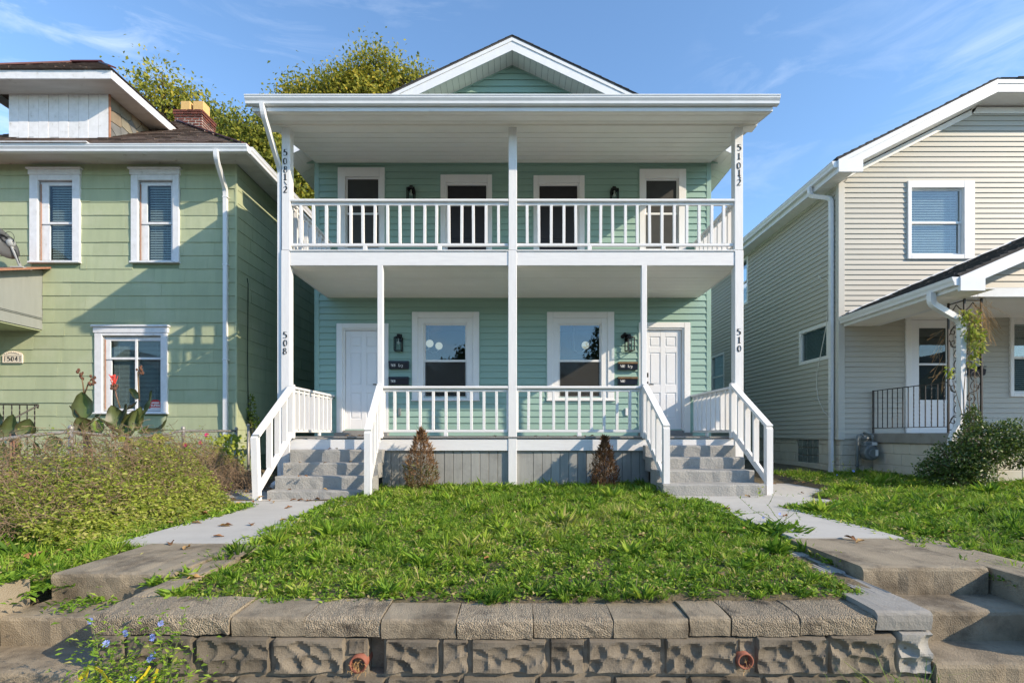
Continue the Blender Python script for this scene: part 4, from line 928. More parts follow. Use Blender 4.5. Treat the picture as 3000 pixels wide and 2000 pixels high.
ge = at(638, 448, 9.5); dsx = ax(662, DL - .04)
downspout([(ge.x, 9.44, 7.0), (ge.x, 9.46, 6.83), (dsx, YL - .055, 6.52), (dsx, YL - .055, .85), (dsx + .02, YL - .16, .74)], G, .078, .06)
b = MB()
for zz in (6.35, 5.0, 3.1): b.cbox(dsx - .05, dsx + .06, YL - .09, YL - .02, zz, zz + .022, .003)
b.build('downspout_strap', M['white_metal'], G)
# dormer
DD = 10.4; dx0, dx1 = ax(25, DD), ax(318, DD); dz0, dz1 = az(408, DD), az(250, DD)
b = MB(); b.box(dx0 + .02, dx1 - .02, DD + .02, 12.6, dz0 - .1, dz1 + .05); b.build('dormer_wall', M['slate_c'], G)
nb = 10
for k in range(nb):
    xa, xb = dx0 + (dx1 - dx0) * k / nb, dx0 + (dx1 - dx0) * (k + 1) / nb; b = MB(); b.cbox(xa + .003, xb - .003, DD - .004 * (k % 2), DD + .018, dz0, dz1, .004); b.build('dormer_board', M['old_white'], G)
b = MB(); b.cbox(dx1 - .001, dx1 + .03, DD - .006, DD + .03, dz0 + .02, dz1, .004); b.build('dormer_corner', M['board_red'], G)
# polygonal slates on the dormer cheek, facing +X: Voronoi cells clipped to the triangle
def clip(poly, a, b_, c):
    out = []
    for i in range(len(poly)):
        p, q = poly[i], poly[(i + 1) % len(poly)]; dp, dq = a * p[0] + b_ * p[1] - c, a * q[0] + b_ * q[1] - c
        if dp <= 0: out.append(p)
        if dp * dq < 0:
            t = dp / (dp - dq); out.append((p[0] + (q[0] - p[0]) * t, p[1] + (q[1] - p[1]) * t))
    return out
def roof_z(y): return EZ + (y - EY) * GP
tri = [(DD + .03, roof_z(DD + .03) + .02), (DD + .03 + (dz1 - roof_z(DD)) / GP - .03, dz1), (DD + .03, dz1)]
sds = []; vr = random.Random(21)
for j in range(5):
    for i in range(6): sds.append((DD + .03 + (i + .5 + vr.uniform(-.38, .38)) * .27, roof_z(DD) + (j + .5 + vr.uniform(-.38, .38)) * .24))
for i, s in enumerate(sds):
    poly = list(tri)
    for j, q in enumerate(sds):
        if i == j: continue
        a, c_ = q[0] - s[0], q[1] - s[1]; L = math.hypot(a, c_); a /= L; c_ /= L; m_ = a * (s[0] + q[0]) / 2 + c_ * (s[1] + q[1]) / 2
        poly = clip(poly, a, c_, m_ - .006)
        if len(poly) < 3: break
    if len(poly) >= 3:
        o = MB(); o.prism([(dx1 - .02, p[0], p[1]) for p in poly], (.014 + vr.uniform(0, .012), 0, 0)); o.build('slate', M[vr.choice(['slate_a', 'slate_b', 'slate_c', 'slate_a'])], G)
# dormer roof: eave ring, soffit, low hip
ed = 9.92; ex1 = ax(327, ed); ez0, ez1 = az(231, ed), az(205, ed); ex0 = dx0 - (ex1 - dx1)
yb = EY + (ez1 - EZ) / GP
b = MB(); b.cbox(ex0, ex1, ed, ed + .03, ez0, ez1, .005); b.cbox(ex1 - .03, ex1 - .001, ed + .03, yb + .1, ez0, ez1, .005); b.cbox(ex0, ex0 + .03, ed + .03, yb + .1, ez0, ez1, .005); b.build('dormer_fascia', M['old_white'], G)
b = MB(); b.box(ex0 + .03, ex1 - .03, ed + .03, DD, ez0 + .015, ez0 + .03); b.box(dx1, ex1 - .03, DD, yb, ez0 + .015, ez0 + .03); b.build('dormer_soffit', M['soffit_old'], G)
hr = .62; hx0, hx1 = ex0 + 1.2, ex1 - 1.15; hz = ez1 + .97
A, B_, C_, D_ = Vector((ex0 - .03, ed - .04, ez1 + .01)), Vector((ex1 + .04, ed - .04, ez1 + .01)), Vector((ex1 - 1.15, ed + 1.15, hz)), Vector((ex0 + 1.2, ed + 1.15, hz))
b = MB(); b.add([A, B_, C_, D_, (ex1 + .04, yb + 2, ez1 + .01), (ex1 - 1.15, yb + 2, hz), (ex0 - .03, yb + 2, ez1 + .01), (ex0 + 1.2, yb + 2, hz)], [(0, 1, 2, 3), (1, 4, 5, 2), (6, 0, 3, 7), (3, 2, 5, 7), (0, 1, 4, 6)]); b.build('dormer_roof', M['roof_brown'], G)
shingle_roof(G, M['roof_brown'], A, B_, C_, D_, 9, .3, 41, 'dormer_shingles', .02)
b = MB(); b.beam(B_ + Vector((.01, -.01, .02)), C_ + Vector((0, 0, .025)), .13, .03); b.beam(A + Vector((0, 0, .02)), D_ + Vector((0, 0, .025)), .13, .03); b.beam(C_ + Vector((.05, 0, .025)), D_ + Vector((0, 0, .025)), .14, .03); b.build('dormer_hip_cap', M['ridge_red'], G)
# chimney with two clay flues
CD = 13.9; s_ = F / CD; cx0, cx1, cz1 = ax(510, CD), ax(592, CD), az(322, CD); cy1 = CD + .62
ch = MB(); ch.box(cx0 + .012, cx1 - .012, CD + .012, cy1 - .012, 8.6, cz1 - .01); cho = ch.build('chimney', M['brick_mortar'], G)
rr_ = random.Random(2); zc = cz1; course = 0
while zc > 9.75:
    fl = .03 if course < 2 else .015 if course < 3 else 0
    bx0, bx1, by0, by1 = cx0 - fl, cx1 + fl, CD - fl, cy1 + fl
    x = bx0 - (.1 if course % 2 else 0)
    while x < bx1 - .02:
        a, c = max(x, bx0), min(x + .195, bx1)
        if c - a > .03: q = MB(); q.cbox(a + .008, c - .008, by0 + rr_.uniform(0, .006), by0 + .05, zc - .055, zc, .004); q.build('brick', M['brick'], cho)
        x += .2
    y = by0 + .052 - (.0 if course % 2 else .1)
    while y < by1 - .02:
        a, c = max(y, by0 + .052), min(y + .195, by1)
        if c - a > .03: q = MB(); q.cbox(bx1 - .05, bx1 - rr_.uniform(0, .004), a + .004, c - .004, zc - .055, zc, .004); q.build('brick', M['brick'], cho)
        y += .2
    zc -= .0735; course += 1
for a, c, h in ((531, 559, .33), (567, 598, .33)):
    xa, xb = ax(a, CD + .15), ax(c, CD + .15); f = MB(); w = .035
    if a == 565: xb = min(xb, cx1 + .0)
    f.cbox(xa, xb, CD + .12, CD + .12 + w, cz1 - .05, cz1 + h, .02); f.cbox(xa, xb, CD + .42 - w, CD + .42, cz1 - .05, cz1 + h, .02); f.cbox(xa, xa + w, CD + .1202 + w, CD + .4198 - w, cz1 - .05, cz1 + h, .01); f.cbox(xb - w, xb, CD + .1202 + w, CD + .4198 - w, cz1 - .05, cz1 + h, .01)
    f.build('flue', M['flue'], cho)
# grey boxed porch canopy on the left
kx = -9.52
b = MB(); b.hexa([(-13, 8.2, 3.72), (kx, 8.2, 3.72), (kx, YL, 3.72), (-13, YL, 3.72), (-13, 8.2, 4.27), (kx, 8.2, 4.27), (kx, YL, 4.93), (-13, YL, 4.93)]); cn = b.build('porch_canopy', M['canopy_grey'], G)
b = MB(); b.hexa([(-13, 8.0, 4.20), (kx + .19, 8.0, 4.20), (kx + .19, YL - .02, 4.945), (-13, YL - .02, 4.945), (-13, 8.0, 4.235), (kx + .19, 8.0, 4.235), (kx + .19, YL - .02, 4.98), (-13, YL - .02, 4.98)]); b.build('canopy_roof', M['board_red'], cn)
b = MB(); b.cbox(kx + .185, kx + .205, 8.0, YL - .02, 4.0, 4.01); 
b = MB(); b.box(kx - .0, kx + .004, 8.2, YL - .03, 3.72, 3.90); b.build('lower_board', M['canopy_grey'], cn)
b = MB(); b.beam((kx + .012, 8.2, 3.93), (kx + .012, YL - .02, 3.93), .012, .012); b.beam((kx + .012, 8.2, 3.955), (kx + .012, YL - .02, 3.955), .01, .01); b.build('conduit', M['canopy_grey'], cn)
b = MB(); b.box(-13, kx - .02, 8.25, YL - .02, 3.69, 3.715); b.build('canopy_ceiling', M['green_shingle'], cn)
b = MB(); b.box(-13, -10.2, 8.0, YL - .05, .7, 1.35); b.build('porch_floor', M['concrete_pale'], G)
# twisted iron porch rail at the far left
ir = thing('iron_handrail', 'thin twisted iron handrail low in front of the green wall', 'railing', (-9.6, 9.7, 1.3)); dd = 9.75
b = MB(); b.tube([at(-60, 1184, dd), at(112, 1185, dd)], .014, 6); b.tube([at(112, 1185, dd), at(110, 1196, dd)], .014, 6); b.build('top_rail', M['iron'], ir)
b = MB(); b.tube([at(112, 1187, dd), at(-20, 1258, dd - .6)], .014, 6); b.build('sloping_rail', M['iron'], ir)
for px in (10, 34.5, 57.5, 79.5, 101.5):
    b = MB(); p0, p1 = at(px, 1186, dd), at(px, 1345, dd); pts = [p0.lerp(p1, t / 30) for t in range(31)]
    v = [];  q = MB()
    for i, p in enumerate(pts):
        a = i * .55
        for k in range(4): v.append(p + Vector((math.cos(a + k * math.pi / 2), math.sin(a + k * math.pi / 2), 0)) * .011)
    q.add(v, [(i * 4 + k, i * 4 + (k + 1) % 4, i * 4 + 4 + (k + 1) % 4, i * 4 + 4 + k) for i in range(30) for k in range(4)]); q.build('baluster', M['iron'], ir)
# number plaque
pc = at(38, 1049, YL - .03); pl = thing('number_plaque', 'cream house number plaque reading 504 on the green wall', 'plaque', pc)
b = MB(); b.cbox(pc.x - .205, pc.x + .205, YL - .04, YL - .018, pc.z - .10, pc.z + .075, .008); b.prism([(pc.x + .19 * math.cos(math.radians(a)), YL - .036, pc.z + .07 + .075 * math.sin(math.radians(a))) for a in range(0, 181, 15)], (0, .015, 0)); b.build('plate', M['plaque'], pl)
b = MB(); b.ring((pc.x - .2, pc.x + .2, pc.z - .095, pc.z + .07), (pc.x - .18, pc.x + .18, pc.z - .075, pc.z + .05), YL - .047, YL - .0405, .003)
for k in range(9): b.sphere((pc.x - .14 + k * .035, YL - .04, pc.z + .09 + .035 * math.sin(math.pi * k / 8)), .014, 6, 4)
b.build('moulded_border', M['plaque'], pl)
for k, chh in enumerate('504'): digit(chh, pc.x - .075 + k * .078, pc.z - .012, .095, YL - .0405, .12, .005).build('numeral', M['digit'], pl)
b = MB()
for sx in (-.155, .155):
    for zz in (-.05, -.015, .02): b.sphere((pc.x + sx, YL - .042, pc.z + zz), .011, 6, 4)
b.build('painted_flowers', M['digit'], pl)
# warning sticker in the lower window
sc_ = at(455, 1190 - 1.5, YL + .03); st = thing('warning_sign', 'red octagonal warning sign inside the lower green-house window', 'sign', sc_)
b = MB(); R8 = .135; b.prism([(sc_.x + R8 * math.cos(math.radians(22.5 + 45 * k)), YL + .034, sc_.z + R8 * math.sin(math.radians(22.5 + 45 * k))) for k in range(8)], (0, .004, 0)); b.build('octagon', M['red_sign'], st)
def text(s, loc, size, mat_, parent, rot=(math.pi / 2, 0, 0)):
    c = bpy.data.curves.new('lettering', 'FONT'); c.body = s; c.size = size; c.align_x = 'CENTER'; c.align_y = 'CENTER'; c.extrude = .0006; c.offset = .0016
    tmp = bpy.data.objects.new('lettering_curve', c); COL.objects.link(tmp); bpy.context.view_layer.update(); me = bpy.data.meshes.new_from_object(tmp.evaluated_get(bpy.context.evaluated_depsgraph_get())); bpy.data.objects.remove(tmp); o = bpy.data.objects.new('lettering', me); COL.objects.link(o); me.materials.clear(); me.materials.append(mat_); o.parent = parent; o.matrix_parent_inverse = Matrix.Translation(-Vector(parent.location)); o.location = loc; o.rotation_euler = rot; return o
text('SUPERI', (sc_.x, YL + .0325, sc_.z + .01), .062, M['white_sticker'], st)
b = MB(); b.box(sc_.x - .08, sc_.x + .08, YL + .0325, YL + .0335, sc_.z + .055, sc_.z + .075); b.box(sc_.x - .1, sc_.x + .1, YL + .0325, YL + .0335, sc_.z - .05, sc_.z - .03); b.build('white_stripe', M['white_sticker'], st)
# satellite dish
dp = at(62, 783, 9.55); ds = thing('satellite_dish', 'dark satellite dish on a grey arm above the porch canopy', 'satellite dish', dp)
b = MB(); q1 = at(34, 722, 9.5); b.tube([dp + Vector((0, 0, -.02)), at(50, 757, 9.53), q1, q1 + Vector((-.02, 0, .06))], .027, 8); b.cbox(dp.x - .12, dp.x + .12, dp.y - .1, dp.y + .1, dp.z - .03, dp.z - .01, .004); b.sphere(q1 + Vector((-.02, 0, .06)), .085, 8, 6, (1, .8, 1)); b.build('arm', M['dish_arm'], ds, True)
dishm = MB(); cc = at(12, 700, 9.45); R_ = Matrix.Translation(cc) @ Matrix.Rotation(-.42, 4, 'Y'); dishm.m = R_; n = 24; v = [(0, 0, 0)]
for i in range(1, 5):
    rr = .35 * i / 4
    for k in range(n): v.append((-.10 * (rr / .35) ** 2, rr * math.cos(6.2832 * k / n), rr * math.sin(6.2832 * k / n)))
fs = [(0, 1 + k, 1 + (k + 1) % n) for k in range(n)] + [(1 + i * n + k, 1 + i * n + (k + 1) % n, 1 + (i + 1) * n + (k + 1) % n, 1 + (i + 1) * n + k) for i in range(3) for k in range(n)]
dishm.add(v, fs); o = dishm.build('reflector', M['dish'], ds, True); sm_ = o.modifiers.new('thick', 'SOLIDIFY'); sm_.thickness = .012
b = MB(); b.tube([cc + Vector((-.02, 0, -.1)), at(0, 728, 9.45), at(-20, 728, 9.4)], .022, 6); b.sphere(at(2, 731, 9.45), .05, 8, 6, (1.6, 1, .8)); b.build('feed_arm', M['dish_arm'], ds)
b = MB(); pts = [q1 + Vector((.09 * math.cos(a) - .01, -.03, .09 * math.sin(a) + .06 + .015 * a)) for a in np.linspace(0, 9, 30)]; b.tube(pts, .005, 4); b.tube([q1, at(46, 735, 9.5), at(56, 765, 9.52), dp], .006, 4); b.build('cable_loop', M['cable_black'], ds)
# cable down the side wall
b = MB(); cx = GX1 + .022; yy = CX = GX1 * F / (721 - VX); b.tube([(cx, yy, az(815, yy)), (cx + .005, yy + .03, az(830, yy)), (cx, yy + .02, az(1050, yy)), (cx, yy + .05, az(1258, yy))], .008, 5)
tag(b.build('wall_cable', M['cable_black']), 'thin black cable down the shaded side of the green house', 'cable')

# ------------------------------------------------------------------ the greige house on the right
DR = 9.9; YR = DR
R = thing('greige_house', 'greige vinyl-sided house with clipped gable and small porch', 'house', (9, 14, .7))
RX0 = 6.44; RX1 = 14.2
r2_o, r2_g = px_rect(2655, 2850, 533, 760.6, DR), px_rect(2671, 2814, 558, 742, DR)
rdo_o, rdo_g = px_rect(2650, 2806, 921.7, 1268, DR), px_rect(2666, 2792, 937, 1268, DR)
rwn_o, rwn_g = px_rect(2955, 3130, 928, 1162, DR), px_rect(2971, 3114, 949, 1146, DR)
opr = [r2_o, rdo_o, rwn_o]
b = MB(); wall_panel(b, RX0, RX1, 1.5, 6.57, YR, YR + .15, [gr(r2_g, .036), gr(rdo_g, .02), gr(rwn_g, .036)])
# side wall panels around the side windows (a wall facing -X)
sw1 = (10.22, 11.23, 3.19, 3.90); sw2 = (13.75, 14.7, 5.24, 6.50); sw3 = (15.3, 16.25, 2.75, 4.12)
wp = MB(); wall_panel(wp, YR + .15, 21, 1.5, 6.57, 0, .15, [sw1, sw2, sw3])
for v in wp.v: pass
b.v, b.f, nb0 = b.v + [(RX0 + v[1], v[0], v[2]) for v in wp.v], b.f + [tuple(i + len(b.v) for i in f) for f in wp.f], 0
SLR = .50; gzt = 8.02
b.prism([(RX0, YR + .001, 6.57), (RX1, YR + .001, 6.57), (RX1, YR + .001, 6.72), (RX1 - 2.72, YR + .001, 8.085), (RX0 + 2.72, YR + .001, 8.085), (RX0, YR + .001, 6.72)], (0, .14, 0))
b.box(RX1 - .15, RX1, YR + .15, 21, 1.5, 6.57); b.box(RX0, RX1, 21, 21.1, 1.5, 6.57); b.build('wall', M['greige'], R)
b = MB(); b.box(RX0 + .2, RX1 - .2, YR + .17, 20, 1.35, 1.55); b.box(RX0 + .2, RX1 - .2, YR + .17, 20, 4.3, 4.45); b.box(RX0 + .2, RX1 - .2, 13, 13.1, 1.55, 6.5); b.build('interior_rooms', M['interior'], R)
z = 1.53; rjr = random.Random(8)
vis = ax(3060, DR)
while z < gzt - .03:
    zt = z + .1056
    if z < 6.5: a0, a0t = RX0 + .10, RX0 + .10
    else: a0, a0t = RX0 + max(.10, (z - 6.62) / .505), RX0 + max(.10, (zt - 6.62) / .505)
    for k, (a, c) in enumerate(cut(a0, vis, z, z + .1016, opr)):
        lap_board(a, c, a0t if k == 0 else a, c, z, zt, YR, .022).build('siding_board', M['greige'], R)
    z += .1016
z = 1.53
while z < 6.52:                                                # side courses
    zt = z + .1056
    for a, c in cut(YR + .06, 18, z, z + .1016, [(q[0] - .03, q[1] + .03, q[2] - .03, q[3] + .03) for q in (sw1, sw2, sw3)]):
        q = MB(); x = RX0; q.hexa([(x - .022, a, z), (x - .022, c, z), (x, c, z), (x, a, z), (x - .004, a, zt), (x - .004, c, zt), (x, c, zt), (x, a, zt)]); q.build('siding_board', M['greige'], R)
    z += .1016
b = MB(); b.cbox(RX0 - .03, RX0 + .10, YR - .032, YR + .06, 1.50, 6.60, .006); b.build('corner_trim', M['greige_trim'], R)
def side_window(q, blind=True):
    y0, y1, z0, z1 = q; x = RX0; fr = MB(); wv = .045
    for a, c, d_, e in ((y0 - .03, y0 + wv, z0 - .03, z1 + .03), (y1 - wv, y1 + .03, z0 - .03, z1 + .03), (y0 + wv, y1 - wv, z1 - wv, z1 + .03), (y0 + wv, y1 - wv, z0 - .03, z0 + wv)): fr.cbox(x - .024, x + .05, a, c, d_, e, .004)
    o = fr.build('side_window', M['white_trim'], R); g = MB(); g.box(x + .02, x + .024, y0 + wv - .003, y1 - wv + .003, z0 + wv - .003, z1 - wv + .003); g.build('pane', M['glass'], o)
    if z1 - z0 > 1: g = MB(); zm = (z0 + z1) / 2; g.cbox(x - .004, x + .04, y0 + wv, y1 - wv, zm - .025, zm + .025, .003); g.build('meeting_rail', M['white_trim'], o)
    s = MB(); z = z0 + .06
    while z < z1 - .05: s.add([(x + .07, y0 + .05, z), (x + .07, y1 - .05, z), (x + .09, y1 - .05, z + .02), (x + .09, y0 + .05, z + .02)], [(0, 1, 2, 3)]); z += .028
    tag(s.build('blind', M['blind'], o), kind='stuff')
for q in (sw1, sw2, sw3): side_window(q)
# foundation of painted block: front piece, side run, glass-block window
fy = YR
def fblock(x0, x1, y0, y1, z0, z1, rough, nm='foundation_block'):
    q = MB(); q.cbox(x0, x1, y0, y1, z0, z1, .008); q.build(nm, M['foundation'] if rough else M['foundation_smooth'], R)
gb = (10.63, 11.40)
for k, zz in enumerate((.60, .80, 1.0, 1.2, 1.4)):
    y = YR + .02 - (.2 if k % 2 else 0)
    while y < 17:
        a, c = max(y, YR + .02), y + .4; z1 = min(zz + .2, 1.515)
        ov = min(c, gb[1] + .02) - max(a, gb[0] - .02)
        if ov > 0 and zz > .9:
            if gb[0] - .02 - a > .05: fblock(RX0 + .03, RX0 + .2, a + .002, gb[0] - .02, zz + .002, z1 - .002, (k + int(y * 3)) % 2)
            if c - gb[1] - .02 > .05: fblock(RX0 + .03, RX0 + .2, gb[1] + .02, c - .002, zz + .002, z1 - .002, (k + int(y * 3)) % 2)
        else: fblock(RX0 + .03, RX0 + .2, a + .002, c - .002, zz + .002, z1 - .002, (k + int(y * 3)) % 2)
        y += .4
    x = RX0 + .05
    while x < 7.2: fblock(x + .002, min(x + .4, 7.25) - .002, YR + .01, YR + .1, zz + .002, min(zz + .2, 1.515) - .002, 1); x += .4
for i in range(4):
    for j in range(3):
        q = MB(); yw = (gb[1] - gb[0]) / 4; zw = (1.50 - .98) / 3; q.cbox(RX0 + .035, RX0 + .12, gb[0] + i * yw + .006, gb[0] + (i + 1) * yw - .006, .98 + j * zw + .006, .98 + (j + 1) * zw - .006, .012); q.build('glass_block', M['block_glass'], R)
q = MB(); q.box(RX0 + .05, RX0 + .11, gb[0], gb[1], .98, 1.5); q.build('glass_block_mortar', M['mortar'], R)
# upper window, porch door, porch window
window(R, r2_o, r2_g, YR, az(651.7, DR), blind=.05, sill=False, casing_step=False, proud=.05)
window(R, rwn_o, rwn_g, YR, az(1047, DR), blind=.04, sill=False, casing_step=False, proud=.045)
b = MB(); b.ring((rdo_o[0], rdo_o[1], 1.52, rdo_o[3]), (rdo_g[0], rdo_g[1], 1.519, rdo_g[3]), YR - .045, YR + .03, .005); dc = b.build('door_casing', M['white_trim'], R)
gx0, gx1, gz0, gz1 = ax(2690.5, DR), ax(2770, DR), az(1171, DR), az(961, DR)
b = MB(); b.ring((rdo_g[0] + .004, rdo_g[1] - .004, 1.63, rdo_g[3] - .004), (gx0, gx1, gz0, gz1), YR - .02, YR + .012, .004); b.cbox(gx0, gx1, YR - .018, YR + .01, az(1070, DR), az(1064, DR), .003); sd_ = b.build('storm_door', M['white_door'], R)
b = MB(); b.box(gx0, gx1, YR - .006, YR - .003, gz0, gz1); b.build('pane', M['glass_old'], sd_)
b = MB(); b.box(rdo_g[0], rdo_g[1], YR + .05, YR + .09, 1.6, rdo_g[3]); b.build('inner_door', M['interior'], sd_)
b = MB(); b.cbox(rdo_g[0], rdo_g[1], YR - .06, YR + .05, 1.55, 1.625, .004); b.build('threshold', M['white_trim'], sd_)
# roof with clipped gable
RF2 = 9.45; exr = ax(2456, RF2); ezr = az(468, RF2); hx = ax(2923, RF2); hz = az(233, RF2); slr = (hz - ezr) / (hx - exr); mid = (RX0 + RX1) / 2; hx2 = 2 * mid - hx; ex2 = 2 * mid - exr
b = MB(); t = .03
rxz = ezr + slr * (mid - exr)
b.add([(exr, RF2, ezr), (hx, RF2, hz), (hx2, RF2, hz), (ex2, RF2, ezr), (exr, 21.5, ezr), (mid, 21.5, rxz), (ex2, 21.5, ezr), (mid, RF2 + (mid - hx) * .9, rxz)], [(0, 1, 7, 5, 4), (1, 2, 7), (2, 3, 6, 5, 7)]); ro = b.build('roof', M['roof_grey'], R); m_ = ro.modifiers.new('thick', 'SOLIDIFY'); m_.thickness = .035; m_.offset = -1 if False else 1
shingle_roof(R, M['roof_grey'], (exr - .02, RF2 + 1.5, ezr + .03), (exr - .02, RF2 - .02, ezr + .03), (hx, RF2 - .02, hz + .03), (hx, RF2 + 1.5, hz + .03), 22, .3, 51, t=.012)
shingle_roof(R, M['roof_grey'], (hx + .03, RF2 - .025, hz + .01), (hx2, RF2 - .025, hz + .02), (hx2, RF2 + .4, hz + .26), (hx + .4, RF2 + .4, hz + .22), 3, .3, 52, t=.014)
fh = .235
def rk(x): return ezr + slr * (x - exr)
b = MB(); b.hexa([(exr + .0, RF2, ezr - fh), (hx, RF2, hz - fh), (hx, RF2 + .03, hz - fh), (exr, RF2 + .03, ezr - fh), (exr, RF2, ezr - .004), (hx, RF2, hz - .004), (hx, RF2 + .03, hz - .004), (exr, RF2 + .03, ezr - .004)]); b.cbox(hx + .001, hx2, RF2, RF2 + .03, hz - fh, hz - .004, .003); b.build('rake_fascia', M['white_metal'], R)
b = MB(); b.hexa([(exr, RF2 - .014, ezr - .085), (hx, RF2 - .014, hz - .085), (hx, RF2 - .0005, hz - .085), (exr, RF2 - .0005, ezr - .085), (exr, RF2 - .014, ezr), (hx, RF2 - .014, hz), (hx, RF2 - .0005, hz), (exr, RF2 - .0005, ezr)]); b.cbox(hx + .002, hx2, RF2 - .014, RF2 - .0005, hz - .085, hz, .003); b.build('drip_edge', M['white_metal'], R)
zb_ = ezr - fh; xr = ax(2527, RF2)
b = MB(); b.prism([(exr - .002, RF2 - .018, zb_ - .0), (xr, RF2 - .018, zb_ - .0), (xr, RF2 - .018, rk(xr) - fh + .02), (exr - .002, RF2 - .018, ezr - .02)], (0, .05, 0)); b.build('eave_return', M['white_metal'], R)
b = MB(); x = exr + .03                                          # rake soffit, boxed front to back
b.hexa([(exr + .02, RF2 + .031, rk(exr + .02) - fh + .012), (hx, RF2 + .031, hz - fh + .012), (hx, YR, hz - fh + .012), (exr + .02, YR, rk(exr + .02) - fh + .012), (exr + .02, RF2 + .031, rk(exr + .02) - fh + .03), (hx, RF2 + .031, hz - fh + .03), (hx, YR, hz - fh + .03), (exr + .02, YR, rk(exr + .02) - fh + .03)]); b.box(hx + .001, hx2, RF2 + .031, YR, hz - fh + .012, hz - fh + .03); b.build('rake_soffit', M['ceiling_white'], R)
b = MB(); fz = lambda x: rk(x) - fh - .012
b.hexa([(RX0 + .1, YR - .036, fz(RX0 + .1) - .105), (hx - .12, YR - .036, fz(hx) - .17), (hx - .12, YR - .0142, fz(hx) - .17), (RX0 + .1, YR - .0142, fz(RX0 + .1) - .105), (RX0 + .1, YR - .036, fz(RX0 + .1)), (hx, YR - .036, fz(hx)), (hx, YR - .0142, fz(hx)), (RX0 + .1, YR - .0142, fz(RX0 + .1))]); b.cbox(hx - .11, hx2, YR - .036, YR - .0142, fz(hx) - .13, fz(hx), .004); b.build('frieze_board', M['white_trim'], R)
y = RF2 + .05
while y < 19:
    q = MB(); q.box(exr + .03, RX0 - .0, y + .003, y + .297, zb_ + .004, zb_ + .016); q.build('soffit_panel', M['ceiling_white'], R)
    g_ = MB()
    for k in range(1, 3): g_.box(exr + .03, RX0, y + k * .1 - .004, y + k * .1 + .004, zb_ + .001, zb_ + .0038)
    g_.build('soffit_rib', M['ceiling_white'], R); y += .3
b = MB(); b.cbox(exr, exr + .03, RF2 + .03, 21.4, zb_, ezr - .03, .003); b.build('eave_fascia', M['white_metal'], R)
gutter('gutter', (exr - .001, RF2 + .02, ezr - .015), (exr - .001, 21.2, ezr - .015), (-1, 0, 0), M['white_metal'], R, .11, .12)
dxr = RX0 - .075; dyy = YR + .13
downspout([(exr - .07, 10.25, ezr - .12), (exr - .07, 10.25, ezr - .30), (dxr, dyy, zb_ - .22), (dxr, dyy, .90), (dxr - .06, dyy - .03, .72)], R, .075, .06, up=(1, 0, 0))
# white service cable on the side wall
def sidept(px, py): d = RX0 * F / (px - VX); return Vector((RX0 - .03, d, az(py, d)))
b = MB(); b.tube([sidept(*p) for p in ((2403, 806), (2408, 818), (2416, 820), (2425, 816), (2431, 823), (2433, 850), (2430, 900), (2424, 960), (2410, 1030), (2398, 1090), (2396, 1130), (2402, 1170), (2418, 1205), (2440, 1228))], .008, 5)
tag(b.build('service_cable', M['cable_white']), 'loose white cable looping down the greige side wall', 'cable')
# porch of the right house
px0 = 7.10; pyf = 7.95; fz1 = az(1268, 9.2) + .0; fz1 = 1.64
b = MB(); b.cbox(px0 - .05, 13, pyf - .06, YR - .02, fz1 - .19, fz1, .012); b.build('porch_slab', M['concrete_pale'], R)
for k, zz in enumerate((.62, .83, 1.04, 1.25)):
    y = pyf + .0 - (.2 if k % 2 else 0)
    while y < YR - .02:
        a, c = max(y, pyf), min(y + .4, YR - .025); fblock(px0, px0 + .2, a + .001, c - .001, zz + .001, zz + .209 - (.012 if k == 3 else 0), 0, 'porch_block'); y += .4
    x = px0 + .202
    while x < 9: fblock(x, x + .398, pyf + .002, pyf + .2, zz + .001, zz + .209 - (.012 if k == 3 else 0), 0, 'porch_block'); x += .4
pgx, pgz, PS = 6.515, 3.905, .434; pry = 7.30
def prz(x): return pgz + .02 + PS * (x - pgx)
pk = 10.2
b = MB(); b.hexa([(pgx, pry, prz(pgx)), (pk, pry, prz(pk)), (pk, YR - .002, prz(pk)), (pgx, YR - .002, prz(pgx)), (pgx, pry, prz(pgx) + .03), (pk, pry, prz(pk) + .03), (pk, YR - .002, prz(pk) + .03), (pgx, YR - .002, prz(pgx) + .03)])
b.hexa([(pk, pry, prz(pk)), (2 * pk - pgx, pry, prz(pgx)), (2 * pk - pgx, YR - .002, prz(pgx)), (pk, YR - .002, prz(pk)), (pk, pry, prz(pk) + .03), (2 * pk - pgx, pry, prz(pgx) + .03), (2 * pk - pgx, YR - .002, prz(pgx) + .03), (pk, YR - .002, prz(pk) + .03)]); b.build('porch_roof', M['roof_grey'], R)
shingle_roof(R, M['roof_grey'], (pgx - .03, YR - .02, prz(pgx - .03) + .032), (pgx - .03, pry - .02, prz(pgx - .03) + .032), (pk, pry - .02, prz(pk) + .032), (pk, YR - .02, prz(pk) + .032), 30, .3, 61, 'porch_shingles', t=.016)
b = MB(); b.beam((pgx + .1, YR - .03, prz(pgx + .1) + .05), (pk, YR - .03, prz(pk) + .05), .03, .05); b.build('flashing', M['white_metal'], R)
gutter('gutter', (pgx - .0, pry, pgz + .015), (pgx - .0, YR - .03, pgz + .015), (-1, 0, 0), M['white_metal'], R, .11, .12)
b = MB(); b.cbox(pgx, pgx + .025, pry + .02, YR - .02, pgz - .16, pgz + .01, .003); b.build('porch_fascia', M['white_metal'], R)
